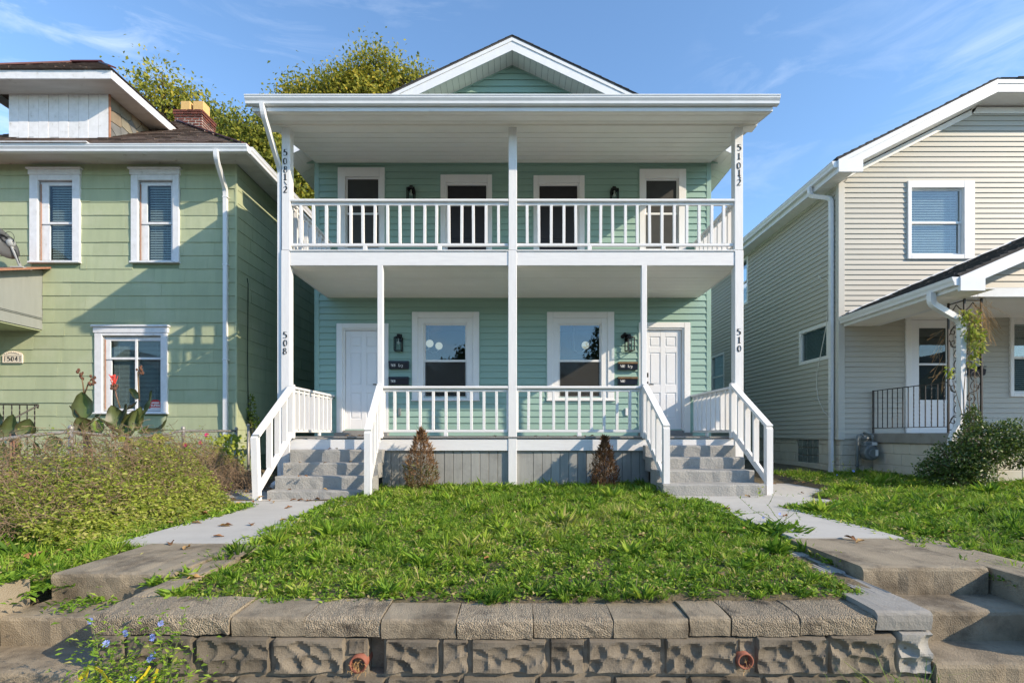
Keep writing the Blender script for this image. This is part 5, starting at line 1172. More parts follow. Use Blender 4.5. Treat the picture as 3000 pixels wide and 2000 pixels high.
b = MB(); b.hexa([(pgx, pry - .01, prz(pgx) - .19), (pk, pry - .01, prz(pk) - .19), (pk, pry + .018, prz(pk) - .19), (pgx, pry + .018, prz(pgx) - .19), (pgx, pry - .01, prz(pgx) - .003), (pk, pry - .01, prz(pk) - .003), (pk, pry + .018, prz(pk) - .003), (pgx, pry + .018, prz(pgx) - .003)]); b.prism([(pgx - .001, pry - .022, pgz - .19), (pgx + .36, pry - .022, pgz - .19), (pgx + .36, pry - .022, prz(pgx + .36) - .12), (pgx - .001, pry - .022, prz(pgx) - .01)], (0, .045, 0)); b.build('porch_rake_fascia', M['white_metal'], R)
y = pry + .03
while y < YR - .03:
    q = MB(); q.box(pgx + .026, px0 - .02, y + .002, min(y + .098, YR - .02), pgz - .15, pgz - .138); q.build('porch_soffit_panel', M['ceiling_white'], R); y += .1
b = MB(); b.cbox(px0 - .03, px0 + .13, 7.78, YR - .02, pgz - .145, pgz - .0, .004); b.cbox(px0 + .131, 13, 7.78, 7.92, pgz - .145, pgz + .0, .004); b.build('porch_beam', M['white_metal'], R)
b = MB(); b.box(px0 + .14, 13, 7.93, YR - .02, pgz + .02, pgz + .04); b.build('porch_ceiling', M['ceiling_white'], R)
z = pgz
while z < prz(pk) - .15:
    xa, xb = max(px0 - .5, pgx + (z + .19 - pgz - .02) / PS), pk
    if xb - xa > .1: lap_board(xa, xb, max(px0 - .5, pgx + (z + .29 - pgz - .02) / PS), xb, z, min(z + .1056, prz(pk)), 7.80, .020).build('siding_board', M['greige'], R)
    z += .1016
b = MB(); b.prism([(pgx + .45, 7.801, pgz + .001), (2 * pk - pgx - .45, 7.801, pgz + .001), (pk, 7.801, prz(pk) - .03)], (0, .04, 0)); b.build('porch_gable_wall', M['greige'], R)
downspout([(pgx - .06, 7.72, pgz - .10), (pgx - .06, 7.72, pgz - .27), (px0 - .11, 7.80, pgz - .52), (px0 - .11, 7.80, 1.80), (px0 - .30, 7.75, 1.55), (px0 - .30, 7.75, .78)], R, .085, .085, up=(0, 1, 0))
# lacy iron corner column
ic = thing('iron_column', 'scrolled wrought-iron corner column holding the right porch', 'column', (px0, 7.88, fz1)); z0, z1 = fz1, pgz - .147
cpts = [(px0 + .0, 8.16), (px0, 7.87), (px0 + .27, 7.87)]
for (xx, yy) in cpts:
    b = MB(); b.cbox(xx - .013, xx + .013, yy - .013, yy + .013, z0, z1, .002); b.build('upright', M['iron'], ic)
def scroll(c, r, a0, turns, fn, sgn):
    pts = []
    for i in range(26):
        t = i / 25; a = a0 + sgn * turns * 2 * math.pi * t; rr = r * (1 - t) ** .9 + .008; pts.append(fn(c[0] + rr * math.cos(a), c[1] + rr * math.sin(a)))
    return pts
for pn, (fa, fb_) in enumerate(((cpts[1], cpts[0]), (cpts[1], cpts[2]))):
    def fn(u, z, fa=fa, fb_=fb_): return Vector((fa[0] + (fb_[0] - fa[0]) * u / .28, fa[1] + (fb_[1] - fa[1]) * u / .28, z))
    zz = z0 + .10; k = 0
    while zz < z1 - .35:
        b = MB(); s = 1 if k % 2 else -1
        b.tube(scroll((.14 - s * .045, zz + .09), .085, -1.2 if s > 0 else math.pi + 1.2, 1.35, fn, s), .007, 5, False); b.tube(scroll((.14 + s * .045, zz + .27), .085, math.pi - 1.2 if s > 0 else 1.2, 1.35, fn, s), .007, 5, False)
        b.tube([fn(.14 - s * .12, zz + .05), fn(.14 - s * .05, zz + .17), fn(.14 + s * .05, zz + .20), fn(.14 + s * .12, zz + .33)], .007, 5, False)
        b.build('scroll', M['iron'], ic); zz += .36; k += 1
    b = MB(); b.tube([fn(.28 * i / 12, z1 - .06 - .12 * abs(math.cos(math.pi * i / 12))) for i in range(13)], .008, 5, False); b.tube([fn(0, z1 - .03), fn(.28, z1 - .03)], .009, 5); b.tube([fn(0, z0 + .05), fn(.28, z0 + .05)], .009, 5); b.build('top_arch', M['iron'], ic)
rr = thing('iron_railing', 'black iron railing with twisted bars along the right porch edge', 'railing', (px0 - .02, 9, fz1)); rx = px0 - .01
b = MB(); b.beam((rx, YR - .04, 2.47), (rx, 8.17, 2.47), .03, .014); b.build('top_rail', M['iron'], rr); b = MB(); b.beam((rx, YR - .04, 1.74), (rx, 8.17, 1.74), .02, .012); b.build('bottom_rail', M['iron'], rr)
b = MB(); b.cbox(rx - .014, rx + .014, YR - .06, YR - .035, fz1, 2.48, .002); b.build('post', M['iron'], rr)
for k in range(13):
    yy = YR - .17 - k * .125; v = []; n = 26; q = MB(); tw = .62 if k % 3 == 1 or k > 7 and k % 2 == 0 else 0
    for i in range(n + 1):
        z = 1.745 + (2.465 - 1.745) * i / n
        for j in range(4): v.append((rx + .009 * math.cos(i * tw + j * math.pi / 2 + .78), yy + .009 * math.sin(i * tw + j * math.pi / 2 + .78), z))
    q.add(v, [(i * 4 + j, i * 4 + (j + 1) % 4, i * 4 + 4 + (j + 1) % 4, i * 4 + 4 + j) for i in range(n) for j in range(4)]); q.build('bar', M['iron'], rr)
mbx = at(2850, 1088, YR - .07); b = MB(); b.prism([(mbx.x - .2, YR - .02, mbx.z - .08), (mbx.x - .2, YR - .1, mbx.z - .07), (mbx.x - .2, YR - .12, mbx.z + .04), (mbx.x - .2, YR - .02, mbx.z + .085)], (.42, 0, 0)); t = thing('mailbox', 'dark letter box behind the vine-hung iron column', 'mailbox', mbx); b.build('box', M['navy'], t)
b = MB(); b.cbox(mbx.x - .205, mbx.x + .225, YR - .128, YR - .018, mbx.z + .086, mbx.z + .10, .004); b.build('lid', M['navy'], t)
# gas meter
gm = at(2543, 1325, YR - .22); t = thing('gas_meter', 'grey gas meter with riser pipes at the house corner', 'gas meter', (gm.x, gm.y, .75))
def cyl_y(b, c, r, y0, y1, n=18): b.tube([(c[0], y0, c[1]), (c[0], y0 + .015, c[1]), (c[0], y1 - .015, c[1]), (c[0], y1, c[1])], [r * .86, r, r, r * .86], n)
b = MB(); cyl_y(b, (gm.x, gm.z), .145, gm.y - .12, gm.y + .06); cyl_y(b, (gm.x + .02, gm.z - .01), .10, gm.y - .15, gm.y - .118); b.cbox(gm.x - .11, gm.x + .13, gm.y - .06, gm.y + .05, gm.z + .11, gm.z + .22, .02); b.build('meter_body', M['meter'], t, False)
b = MB(); b.cbox(gm.x + .03, gm.x + .13, gm.y - .075, gm.y - .0605, gm.z + .14, gm.z + .20, .003); b.box(gm.x + .035, gm.x + .09, gm.y - .154, gm.y - .151, gm.z - .06, gm.z + .06); b.build('label_plate', M['white_sticker'], t)
xr_ = gm.x - .21
b = MB(); b.tube([(xr_, gm.y, .70), (xr_, gm.y, gm.z + .26), (xr_ + .02, gm.y, gm.z + .33), (xr_ + .09, gm.y, gm.z + .35), (xr_ + .14, gm.y, gm.z + .31), (xr_ + .14, gm.y, gm.z + .2)], .026, 8); b.tube([(xr_, gm.y, .82), (xr_, gm.y, .92)], .05, 8); b.tube([(xr_, gm.y, 1.0), (xr_, gm.y, 1.02)], .04, 8); b.tube([(gm.x + .09, gm.y, gm.z + .2), (gm.x + .09, gm.y, gm.z + .33), (gm.x + .06, YR + .0, gm.z + .38)], .026, 8); b.build('pipes', M['meter'], t, True)
b = MB(); b.tube([(xr_ + .14, gm.y, gm.z + .23), (xr_ + .14, gm.y, gm.z + .30)], .05, 10); b.sphere((xr_ + .14, gm.y - .02, gm.z + .28), .06, 10, 7, (1, 1, .6)); b.build('regulator', M['meter'], t, True)
# ------------------------------------------------------------------ vegetation
def norm(a): return a / np.maximum(np.linalg.norm(a, axis=1, keepdims=True), 1e-9)
def raw_mesh(name, V, Fc, T, mat_, nv):
    """V (n,k,3) vertices per piece, Fc list of triangles per piece, T tint per piece"""
    n, k, _ = V.shape; f = np.asarray(Fc); idx = (np.arange(n)[:, None, None] * k + f[None]).reshape(-1)
    me = bpy.data.meshes.new(name); me.vertices.add(n * k); me.vertices.foreach_set('co', V.reshape(-1).astype(np.float32))
    m = n * len(f); me.loops.add(m * 3); me.loops.foreach_set('vertex_index', idx.astype(np.int32)); me.polygons.add(m)
    me.polygons.foreach_set('loop_start', (np.arange(m) * 3).astype(np.int32)); me.polygons.foreach_set('loop_total', np.full(m, 3, np.int32))
    a = me.attributes.new('tint', 'FLOAT', 'POINT'); a.data.foreach_set('value', np.repeat(T, k).astype(np.float32)); me.materials.append(mat_); me.update(); return me
def leaf_V(P, D, N, L, W, fold=.22, curl=.12):
    D = norm(D); S = norm(np.cross(D, N)); N2 = np.cross(S, D); L = L[:, None]; W = W[:, None]
    mid = P + D * L * .45; up = N2 * W * fold
    return np.stack([P, mid + S * W * .5 + up, P + D * L - N2 * L * curl, mid - S * W * .5 + up], 1)
LEAF = [(0, 1, 2), (0, 2, 3)]
def blade_V(P, D, L, W, bend):
    D = norm(D); hz = np.stack([-D[:, 1], D[:, 0], np.zeros(len(D))], 1) + rng.normal(0, .4, D.shape) * [1, 1, 0]; S = norm(hz); L = L[:, None]; W = W[:, None]
    out = norm(np.stack([D[:, 0], D[:, 1], np.zeros(len(D))], 1) + rng.normal(0, .3, D.shape) * [1, 1, 0]); b = bend[:, None]
    m = P + D * L * .55 + out * L * b * .18; t = P + D * L * .92 + out * L * b * .7 - np.array([0, 0, 1.]) * L * b * .38
    return np.stack([P + S * W * .5, P - S * W * .5, m + S * W * .42, m - S * W * .42, t], 1)
BLADE = [(0, 1, 2), (1, 3, 2), (2, 3, 4)]
def rdir(n, zlo, zhi):
    a = rng.uniform(0, 2 * np.pi, n); z = rng.uniform(zlo, zhi, n); r = np.sqrt(1 - np.clip(z, -1, 1) ** 2); return np.stack([np.cos(a) * r, np.sin(a) * r, z], 1)
def upn(n, s=.5): return norm(np.array([0, 0, 1.]) + rng.normal(0, s, (n, 3)))
GREEN = leafmat('grass_leaf', [(0, (.06, .095, .02)), (.25, (.10, .21, .022)), (.55, (.225, .385, .034)), (.82, (.39, .49, .066)), (1, (.52, .43, .2))], .42)
BANK = leafmat('vine_leaf', [(0, (.07, .10, .025)), (.4, (.20, .27, .045)), (.75, (.38, .45, .055)), (1, (.50, .45, .18))], .42)
BROWN = leafmat('dead_foliage', [(0, (.085, .045, .022)), (.5, (.19, .105, .05)), (.8, (.27, .165, .09)), (1, (.12, .13, .04))], .15, .8)
TREE = leafmat('tree_leaf', [(0, (.06, .085, .018)), (.45, (.20, .235, .035)), (.8, (.42, .40, .055)), (1, (.58, .45, .06))], .45)
SHRUB = leafmat('shrub_leaf', [(0, (.035, .065, .018)), (.5, (.095, .155, .032)), (.85, (.23, .29, .06)), (1, (.30, .28, .07))], .33, .4, .5)
CANNA = leafmat('canna_leaf', [(0, (.055, .035, .022)), (.35, (.085, .10, .035)), (.7, (.15, .19, .065)), (.9, (.20, .34, .03)), (1, (.30, .20, .10))], .3, .4, .5)
def gz_arr(x, y):
    h = (np.sin(x * 3.91 + 1.3) * np.cos(y * 4.83 + .4) + np.sin(x * 2.07 - y * 2.99 + 2.0)) * .5
    return .625 + (np.minimum(y, 12) - 2.9) * .023 + x * .012 + np.where(x < -3.7, np.minimum(.10, (-3.7 - x) * .06), 0) + .012 * h
def pipv(x, y, poly):
    c = np.zeros(len(x), bool); n = len(poly)
    for i in range(n):
        (x0, y0), (x1, y1) = poly[i], poly[(i + 1) % n]
        if y0 == y1: continue
        c ^= ((y0 > y) != (y1 > y)) & (x < (x1 - x0) * (y - y0) / (y1 - y0) + x0)
    return c
def mask_walk(x, y, m=0.0):
    bad = ((x > -3.16) & (x < -2.34) & (y < 4.36)) | ((x > 2.30) & (x < 3.13) & (y < 4.22)) | ((x > -3.72) & (x < -2.36) & (y < 3.45)) | ((x > 2.34) & (x < 3.14) & (y < 3.42))
    bad |= ((x > 2.10) & (x < 2.4) & (y < 3.95)) | ((x < -2.14) & (x > -2.4) & (y < 3.55))
    for p in LWALK + RWALK:
        bad |= pipv(x - m, y, p) | pipv(x + m, y, p)
    return ~bad
def pn(x, y, s): return np.sin(x * s + 1.1) * np.cos(y * s * 1.2 + .7) * .5 + np.sin(x * s * 2.3 - y * s * 1.7 + 2) * .3 + np.sin(x * s * 4.9 + y * s * 4.1) * .2
bladeV, bladeT, leafV, leafT = [], [], [], []
def clumps(x0, x1, y0, y1, n, tall=1.0, k=46, big=1.0):
    x = rng.uniform(x0, x1, n); y = rng.uniform(y0, y1, n); ok = mask_walk(x, y) & ~((np.abs(x) < 3.9) & (y > 8.2)) & (np.abs(x) < y * 1.06 + 1.3); x, y = x[ok], y[ok]; n = len(x)
    typ = rng.uniform(0, 1, n) + .25 * pn(x, y, 1.2); R_ = rng.gamma(4, .016, n) * big; tn = np.clip(.55 + .17 * pn(x, y, .9) + rng.normal(0, .13, n), .12, .92); hh = rng.gamma(6, .165, n) * tall * (1 + .25 * pn(x, y, 1.7))
    for kind, sel in ((0, typ < .42), (1, (typ >= .42) & (typ < .85)), (2, typ >= .85)):
        m = int(sel.sum())
        if m == 0: continue
        kk = k if kind != 2 else int(k * 1.3); cx, cy, r, tt, h = (np.repeat(q[sel], kk) for q in (x, y, R_, tn, hh)); q = m * kk
        a = rng.uniform(0, 2 * np.pi, q); rr = np.abs(rng.normal(0, .55, q)); px_, py_ = cx + r * rr * np.cos(a), cy + r * rr * np.sin(a); ok = mask_walk(px_, py_, -.03) & (py_ > 2.93); cx, cy, r, tt, h, a, rr, px_, py_ = (z_[ok] for z_ in (cx, cy, r, tt, h, a, rr, px_, py_)); q = len(px_)
        P = np.stack([px_, py_, gz_arr(px_, py_) - .004], 1); out = np.stack([np.cos(a), np.sin(a), np.zeros(q)], 1); fal = np.clip(1.15 - .45 * rr, .3, 1.2)
        if kind == 0:
            D = norm(out * rng.uniform(.0, .8, q)[:, None] + [0, 0, 1] + rng.normal(0, .18, (q, 3))); L = rng.uniform(.05, .12, q) * h * fal; bladeV.append(blade_V(P, D, L, rng.uniform(.0035, .0065, q) * (1 + cy * .04), rng.uniform(.1, 1.1, q))); bladeT.append(np.clip(tt + rng.normal(0, .12, q) + (rng.uniform(0, 1, q) < .05) * .4, 0, 1))
        elif kind == 1:
            D = norm(out * rng.uniform(.2, 1.3, q)[:, None] + [0, 0, 1] + rng.normal(0, .2, (q, 3))); L = rng.uniform(.035, .085, q) * h * fal; leafV.append(leaf_V(P, D, norm(upn(q, .5) - out * .3), L, L * rng.uniform(.14, .26, q), .22, .2)); leafT.append(np.clip(tt + rng.normal(0, .12, q), 0, .95))
        else:
            P[:, 2] += np.abs(rng.normal(0, .035, q)) * h; L = rng.uniform(.014, .034, q) * (1 + cy * .04); leafV.append(leaf_V(P, rdir(q, -.1, .8), upn(q, .7), L, L * rng.uniform(.35, .65, q), .2, .1)); leafT.append(np.clip(tt + rng.normal(0, .14, q) + (rng.uniform(0, 1, q) < .08) * .4, 0, 1))
def seed_region(x0, x1, y0, y1, nb, nros, nsm, tall=1.0, keep=None, dry=.0):
    def pts(n):
        x = rng.uniform(x0, x1, n); y = y0 + (y1 - y0) * rng.uniform(0, 1, n); ok = mask_walk(x, y)
        ok &= ~((np.abs(x) < 3.9) & (y > 8.2)); ok &= np.abs(x) < y * 1.06 + 1.3
        if keep is not None: ok &= keep(x, y)
        return x[ok], y[ok]
    x, y = pts(nb); d = pn(x, y, 1.9); ok = rng.uniform(-1, 1, len(x)) < d + .75; x, y, d = x[ok], y[ok], d[ok]; n = len(x); z = gz_arr(x, y)
    L = rng.gamma(5, .0115, n) * (1 + .4 * d) * tall + .015; W = rng.uniform(.0028, .0055, n) * (1 + y * .06)
    bladeV.append(blade_V(np.stack([x, y, z - .004], 1), rdir(n, .35, 1), L, W, rng.uniform(.1, 1.2, n))); bladeT.append(np.clip(.5 + .2 * pn(x, y, .8) + rng.normal(0, .16, n) + (rng.uniform(0, 1, n) < .05 + dry) * .45, 0, 1))
    x, y = pts(nros); n = len(x)                               # rosettes of broader leaves
    k = 8; cx, cy = np.repeat(x, k), np.repeat(y, k); z = gz_arr(cx, cy); sz = np.repeat(rng.gamma(6, .17, n) * (1 + .4 * pn(x, y, 1.3)), k).clip(.35, 2.2); m = len(cx)
    L = sz * rng.uniform(.022, .062, m) * tall; W = L * rng.uniform(.16, .34, m)
    leafV.append(leaf_V(np.stack([cx, cy, z], 1) + rng.normal(0, .012, (m, 3)) * [1, 1, .3], rdir(m, .2, .95), upn(m, .35), L, W, .2, .22)); leafT.append(np.clip(np.repeat(.52 + .22 * pn(x, y, 1.1), k) + rng.normal(0, .14, m), 0, .93))
    x, y = pts(nsm); n = len(x); z = gz_arr(x, y)                 # small ground leaves
    L = rng.uniform(.014, .036, n) * (1 + y * .05); leafV.append(leaf_V(np.stack([x, y, z + rng.uniform(0, .045, n) * tall], 1), rdir(n, -.1, .7), upn(n, .5), L, L * rng.uniform(.4, .75, n), .2, .1)); leafT.append(np.clip(.45 + .2 * pn(x, y, 1.6) + rng.normal(0, .17, n) + (rng.uniform(0, 1, n) < .08 + dry) * .5, 0, 1))
seed_region(-2.36, 2.38, 2.97, 5.2, 9000, 150, 17000, .7, dry=.22)
seed_region(-2.36, 2.38, 5.2, 8.2, 9000, 150, 15000, .7, dry=.18)
clumps(-2.38, 2.40, 2.95, 3.9, 620, .72, 44, .8); clumps(-2.38, 2.40, 3.8, 5.2, 800, .95); clumps(-2.36, 2.38, 5.1, 8.2, 1150, 1.1, 40, 1.25)
seed_region(-2.3, 2.3, 7.4, 8.24, 2500, 360, 1500, 1.8, dry=.1)
seed_region(3.1, 7.0, 3.0, 6.2, 9000, 200, 15000, .7, dry=.2)
seed_region(3.3, 10.5, 6.2, 9.8, 12000, 300, 14000, .8, dry=.15)
clumps(3.1, 6.6, 3.0, 6.2, 1000, 1.0, 44, 1.15); clumps(3.3, 10.2, 6.1, 9.8, 1300, 1.15, 38, 1.4)
seed_region(-7.0, -3.25, 3.0, 5.0, 8000, 300, 12000, 1.0, dry=.15); clumps(-6, -3.2, 3.0, 5.2, 750, 1.1, 44, 1.2)
seed_region(-9.5, -3.4, 5.0, 9.9, 12000, 1200, 9000, 1.2)
seed_region(2.2, 2.62, 4.3, 6.4, 1500, 90, 600, 1.3)
# weeds leaning over the walk edges
for (xa, xb, ya, yb, n_) in ((-2.5, -2.28, 3.3, 7.0, 300), (-3.62, -3.4, 3.6, 6.6, 330), (2.26, 2.5, 3.5, 6.6, 250), (3.2, 3.42, 4.0, 6.0, 220)):
    x = rng.uniform(xa, xb, n_); y = rng.uniform(ya, yb, n_); k = 6; cx, cy = np.repeat(x, k), np.repeat(y, k); m = len(cx); L = rng.uniform(.03, .09, m)
    leafV.append(leaf_V(np.stack([cx, cy, gz_arr(cx, cy) + .01], 1), rdir(m, .1, .9), upn(m, .3), L, L * rng.uniform(.2, .4, m), .2, .2)); leafT.append(np.clip(rng.normal(.55, .16, m), 0, .95))
me = raw_mesh('grass', np.concatenate(bladeV), BLADE, np.concatenate(bladeT), GREEN, 5); tag(link('grass', me, None), 'patchy green grass covering the front yards', 'grass', kind='stuff')
me = raw_mesh('weeds', np.concatenate(leafV), LEAF, np.concatenate(leafT), GREEN, 4); tag(link('weeds', me, None), 'low broad-leaved weeds growing through the lawns', 'weeds', kind='stuff')
# ---- chain-link fence along the left boundary
FX = -5.0; fp = [(-140, 1312), (208, 1263), (400, 1283), (537, 1262), (692, 1262)]
def fence_pt(px, py): d = FX * F / (px - VX); return Vector((FX, d, az(py, d)))
rail = [fence_pt(*p) for p in fp]; rail[0] = Vector((FX, 3.9, 1.47))
fe = thing('chain_link_fence', 'galvanised chain-link fence overgrown by dead vines beside the green house', 'fence', (FX, 6.5, .7))
b = MB(); pts = []
for i in range(len(rail) - 1): pts += [rail[i].lerp(rail[i + 1], t / 6) + Vector((random.uniform(-.01, .01), 0, random.uniform(-.008, .008))) for t in range(6)]
b.tube(pts + [rail[-1]], .018, 8); b.build('top_rail', M['galv'], fe, True)
for p in (rail[1], rail[3], rail[4], Vector((-4.80, 8.98, rail[4].z + .06)), Vector((FX, 3.95, 1.46))):
    b = MB(); b.tube([(p.x, p.y, .55), (p.x, p.y, p.z + .03)], .024, 10); b.sphere((p.x, p.y, p.z + .035), .030, 10, 6, (1, 1, 1.3)); b.build('fence_post', M['galv'], fe, True)
b = MB(); y0, y1, zb_, cell = 3.95, 8.95, .72, .058
def rz(y):
    for i in range(len(rail) - 1):
        if rail[i].y <= y <= rail[i + 1].y: return rail[i].z + (rail[i + 1].z - rail[i].z) * (y - rail[i].y) / (rail[i + 1].y - rail[i].y)
    return rail[-1].z
for s in (1, -1):
    y = y0 - 1.2
    while y < y1 + 1.2:
        pp = []; n = 14
        for k in range(n + 1):
            zz = zb_ + 1.02 * k / n; yy = y + s * (zz - zb_) * .95
            if y0 <= yy <= y1 and zz < rz(yy) + .035: pp.append((FX + .026 + s * .003 + .006 * math.sin(yy * 5), yy, zz))
        if len(pp) > 2: b.tube(pp, .0019, 3, False)
        y += cell * 1.4
tag(b.build('wire_mesh', M['wire'], fe), kind='stuff')
# ---- vine bank: green leaves low, dead brown stems above
def bank_h(x, y):
    t = np.clip((x - FX) / 1.25, 0, 1); return (.96 + .07 * np.sin(y * 2.3)) * (1 - t) ** 1.15 * np.clip((9.1 - y) / 1.2, .25, 1)
nc = 2100; xc = FX - .02 + 1.35 * rng.uniform(0, 1, nc) ** 1.2; yc = rng.uniform(4.2, 8.7, nc); n = nc * 24; ci = np.repeat(np.arange(nc), 24); x = xc[ci] + rng.normal(0, .045, n); y = yc[ci] + rng.normal(0, .045, n); ctint = rng.normal(0, .15, nc); ch_ = rng.uniform(.25, 1.06, nc) ** .6; ok = mask_walk(x, y, .05) & (x < -3.5) & (x > FX - .03); x, y, ci = x[ok], y[ok], ci[ok]; n = len(x)
h = bank_h(x, y); u = ch_[ci] + rng.normal(0, .05, n); z = gz_arr(x, y) + np.maximum(h * u, 0) + rng.uniform(0, .05, n); rel = h * u
ok = rng.uniform(0, 1, n) > np.clip((rel - .42) * 2.0, 0, .82); x, y, z, rel, ci = x[ok], y[ok], z[ok], rel[ok], ci[ok]; n = len(x)
L = rng.uniform(.014, .042, n) * (1.2 - .3 * rel) * (1 + .6 * (rng.uniform(0, 1, n) < .07)); V1 = leaf_V(np.stack([x, y, z], 1), norm(rdir(n, -.5, .6) + [.45, -.2, 0]), norm(upn(n, .9) + [.3, -.2, 0]), L, L * rng.uniform(.3, .62, n), .15, .1)
T1 = np.clip(.66 - .25 * rel + ctint[ci] + rng.normal(0, .13, n) + (rng.uniform(0, 1, n) < .10) * .3, 0, 1)
n = 700; x = rng.normal(FX + .04, .03, n); y = np.concatenate([rng.normal(6.75, .22, n // 2), rng.normal(8.6, .25, n - n // 2)]); z = rng.uniform(.95, 1.62, n); L = rng.uniform(.05, .10, n)
V2 = leaf_V(np.stack([x, y, z], 1), norm(rdir(n, -.9, .1) + [.2, -.2, 0]), norm(rng.normal(0, .35, (n, 3)) + [.8, -.5, .3]), L, L * rng.uniform(.75, 1.0, n), .1, .05); T2 = np.clip(rng.normal(.66, .14, n), 0, 1)
me = raw_mesh('vine_foliage', np.concatenate([V1, V2]), LEAF, np.concatenate([T1, T2]), BANK, 4); tag(link('vine_foliage', me, None), 'bank of green creeper leaves climbing the chain-link fence', 'vines', kind='stuff')
b = MB(); sr = random.Random(77)
for k in range(5200):
    yy = sr.uniform(4.0, 8.9); t = sr.random() ** 1.9; xx = FX + .03 + t * .8; zt = .68 + float(bank_h(np.array([xx]), np.array([yy]))[0]) * sr.uniform(.35, 1.14); q = Vector((xx, yy, zt)); pts = [q]; v = Vector((sr.uniform(-.3, .8), sr.uniform(-1, 1), sr.uniform(-1.2, .3)))
    for s in range(4):
        v = v + Vector((sr.uniform(-.6, .6), sr.uniform(-.8, .8), sr.uniform(-.7, .5))); q = q + v.normalized() * sr.uniform(.035, .085); q.z = max(q.z, .68); pts.append(q.copy())
    b.tube(pts, sr.uniform(.0014, .0034), 3, False)
tag(b.build('dead_vine_stems', M['vine_stem']), 'tangle of dead brown vine stems hanging on the fence', 'vine stems', kind='stuff')
for k, (px, py) in enumerate(((599, 1274), (581, 1297), (536, 1303), (576, 1361))):
    d = FX * F / (px - VX); c = at(px, py, d) + Vector((.05, -.02, 0)); t = MB(); R_ = (Vector((.4, -.85, .25))).to_track_quat('Z', 'Y').to_matrix().to_4x4(); t.m = Matrix.Translation(c) @ R_; nn = 15; v = [(0, 0, -.012)] + [(.033 * math.cos(6.2832 * i / nn) * (1 + .08 * (i % 3 == 0)), .033 * math.sin(6.2832 * i / nn), .01) for i in range(nn)] + [(.012 * math.cos(6.2832 * i / nn), .012 * math.sin(6.2832 * i / nn), -.004) for i in range(nn)]
    fs = [(0, 1 + nn + i, 1 + nn + (i + 1) % nn) for i in range(nn)] + [(1 + nn + i, 1 + i, 1 + (i + 1) % nn, 1 + nn + (i + 1) % nn) for i in range(nn)]; t.add(v, fs); o = t.build('morning_glory_flower', M['pink'], None, True)
    tag(o, ['magenta morning-glory flower high on the fence wire', 'magenta morning-glory flower near the middle of the fence wire', 'dark magenta morning-glory flower among green vine leaves', 'magenta morning-glory flower lowest on the fence'][k], 'flower', 'morning glories on the fence')
# ---- canna lilies behind the fence
def canna_leaf(par, bp, tp, d, wpx, roll=0.0, tint=.65, dt=0.0, arch=.12):
    A, B = at(*bp, d), at(*tp, d + dt); W = wpx * d / F; ax_ = B - A; L = ax_.length; u = ax_.normalized(); s = u.cross(Vector((0, 1, 0))).normalized(); nrm = s.cross(u)
    s, nrm = s * math.cos(roll) + nrm * math.sin(roll), nrm * math.cos(roll) - s * math.sin(roll)
    n, V, T = 11, [], []
    for i in range(n):
        t = i / (n - 1); w = W * .5 * math.sin(math.pi * min(1, t * .86 + .14)) ** .75 * (1.0 if t < .98 else .12)
        if i == 0: w = W * .06
        c = A + ax_ * t + nrm * arch * L * math.sin(math.pi * t)
        for j in (-1, -.5, 0, .5, 1):
            rip = .02 * L * math.sin(t * 17 + j * 2) * abs(j); V.append(c + s * w * j - nrm * (abs(j) ** 1.2 * w * .42 - rip)); T.append(tint + (.10 if j == 0 else 0) - .38 * (abs(j) == 1) - .25 * (t > .9))
    fs = [(i * 5 + j, i * 5 + j + 1, i * 5 + 6 + j, i * 5 + 5 + j) for i in range(n - 1) for j in range(4)]
    b = MB(); b.add(V, fs); me = b.mesh('leaf', True); a = me.attributes.new('tint', 'FLOAT', 'POINT'); a.data.foreach_set('value', np.clip(np.array(T, np.float32), 0, 1)); o = link('leaf', me, CANNA, par); return o
def canna(label, basepx, d, lvs, stalks):
    t = thing('canna_plant', label, 'plant', at(basepx, 1271, d) * 1.0); t.location.z = ground_z(t.location.x, d)
    bx = at(basepx, 1271, d).x; b = MB()
    for k in (-1, 0, 1): b.tube([(bx + k * .07, d, .66), (bx + k * .06, d + .02, 1.2), (bx + k * .03, d, 1.62)], .016, 6)
    b.build('stem', M['canna_stem'], t, True)
    for l in lvs: canna_leaf(t, *l[:2], d, *l[2:])
    for pts, kind in stalks:
        b = MB(); P_ = [at(*p, d) for p in pts]; b.tube(P_, [.009] * (len(P_) - 1) + [.005], 5); b.build('flower_stalk', M['canna_stem'], t, True)
        e = P_[-1]; b = MB(); g = random.Random(int(pts[0][0]))
        for k in range(9): b.sphere(e + Vector((g.uniform(-.035, .035), g.uniform(-.03, .03), g.uniform(-.10, .03))), g.uniform(.012, .022), 6, 5, (1, 1, 1.3))
        b.build('seed_head', M['seed'], t)
        if kind == 'red':
            b = MB()
            for k in range(8): b.beam(e + Vector((g.uniform(-.02, .02), 0, g.uniform(-.05, .03))), e + Vector((g.uniform(-.05, .05), g.uniform(-.03, .03), g.uniform(.03, .12))), .022, .006)
            b.build('red_blossom', M['red_flower'], t)
canna('canna plant with one broad upright leaf left of the lower window', 255, 7.0, [((251, 1228), (240, 1147), 72, .1, .66), ((246, 1240), (203, 1188), 40, .9, .25, .1), ((266, 1272), (225, 1222), 52, -.5, .42, -.1), ((279, 1232), (296, 1274), 36, .3, .92, -.15), ((262, 1245), (280, 1218), 30, 1.0, .45), ((268, 1275), (245, 1226), 36, -1.0, .3, -.1)], [([(246, 1152), (242, 1120), (236, 1090)], ''), ([(248, 1152), (258, 1125), (270, 1106)], '')])
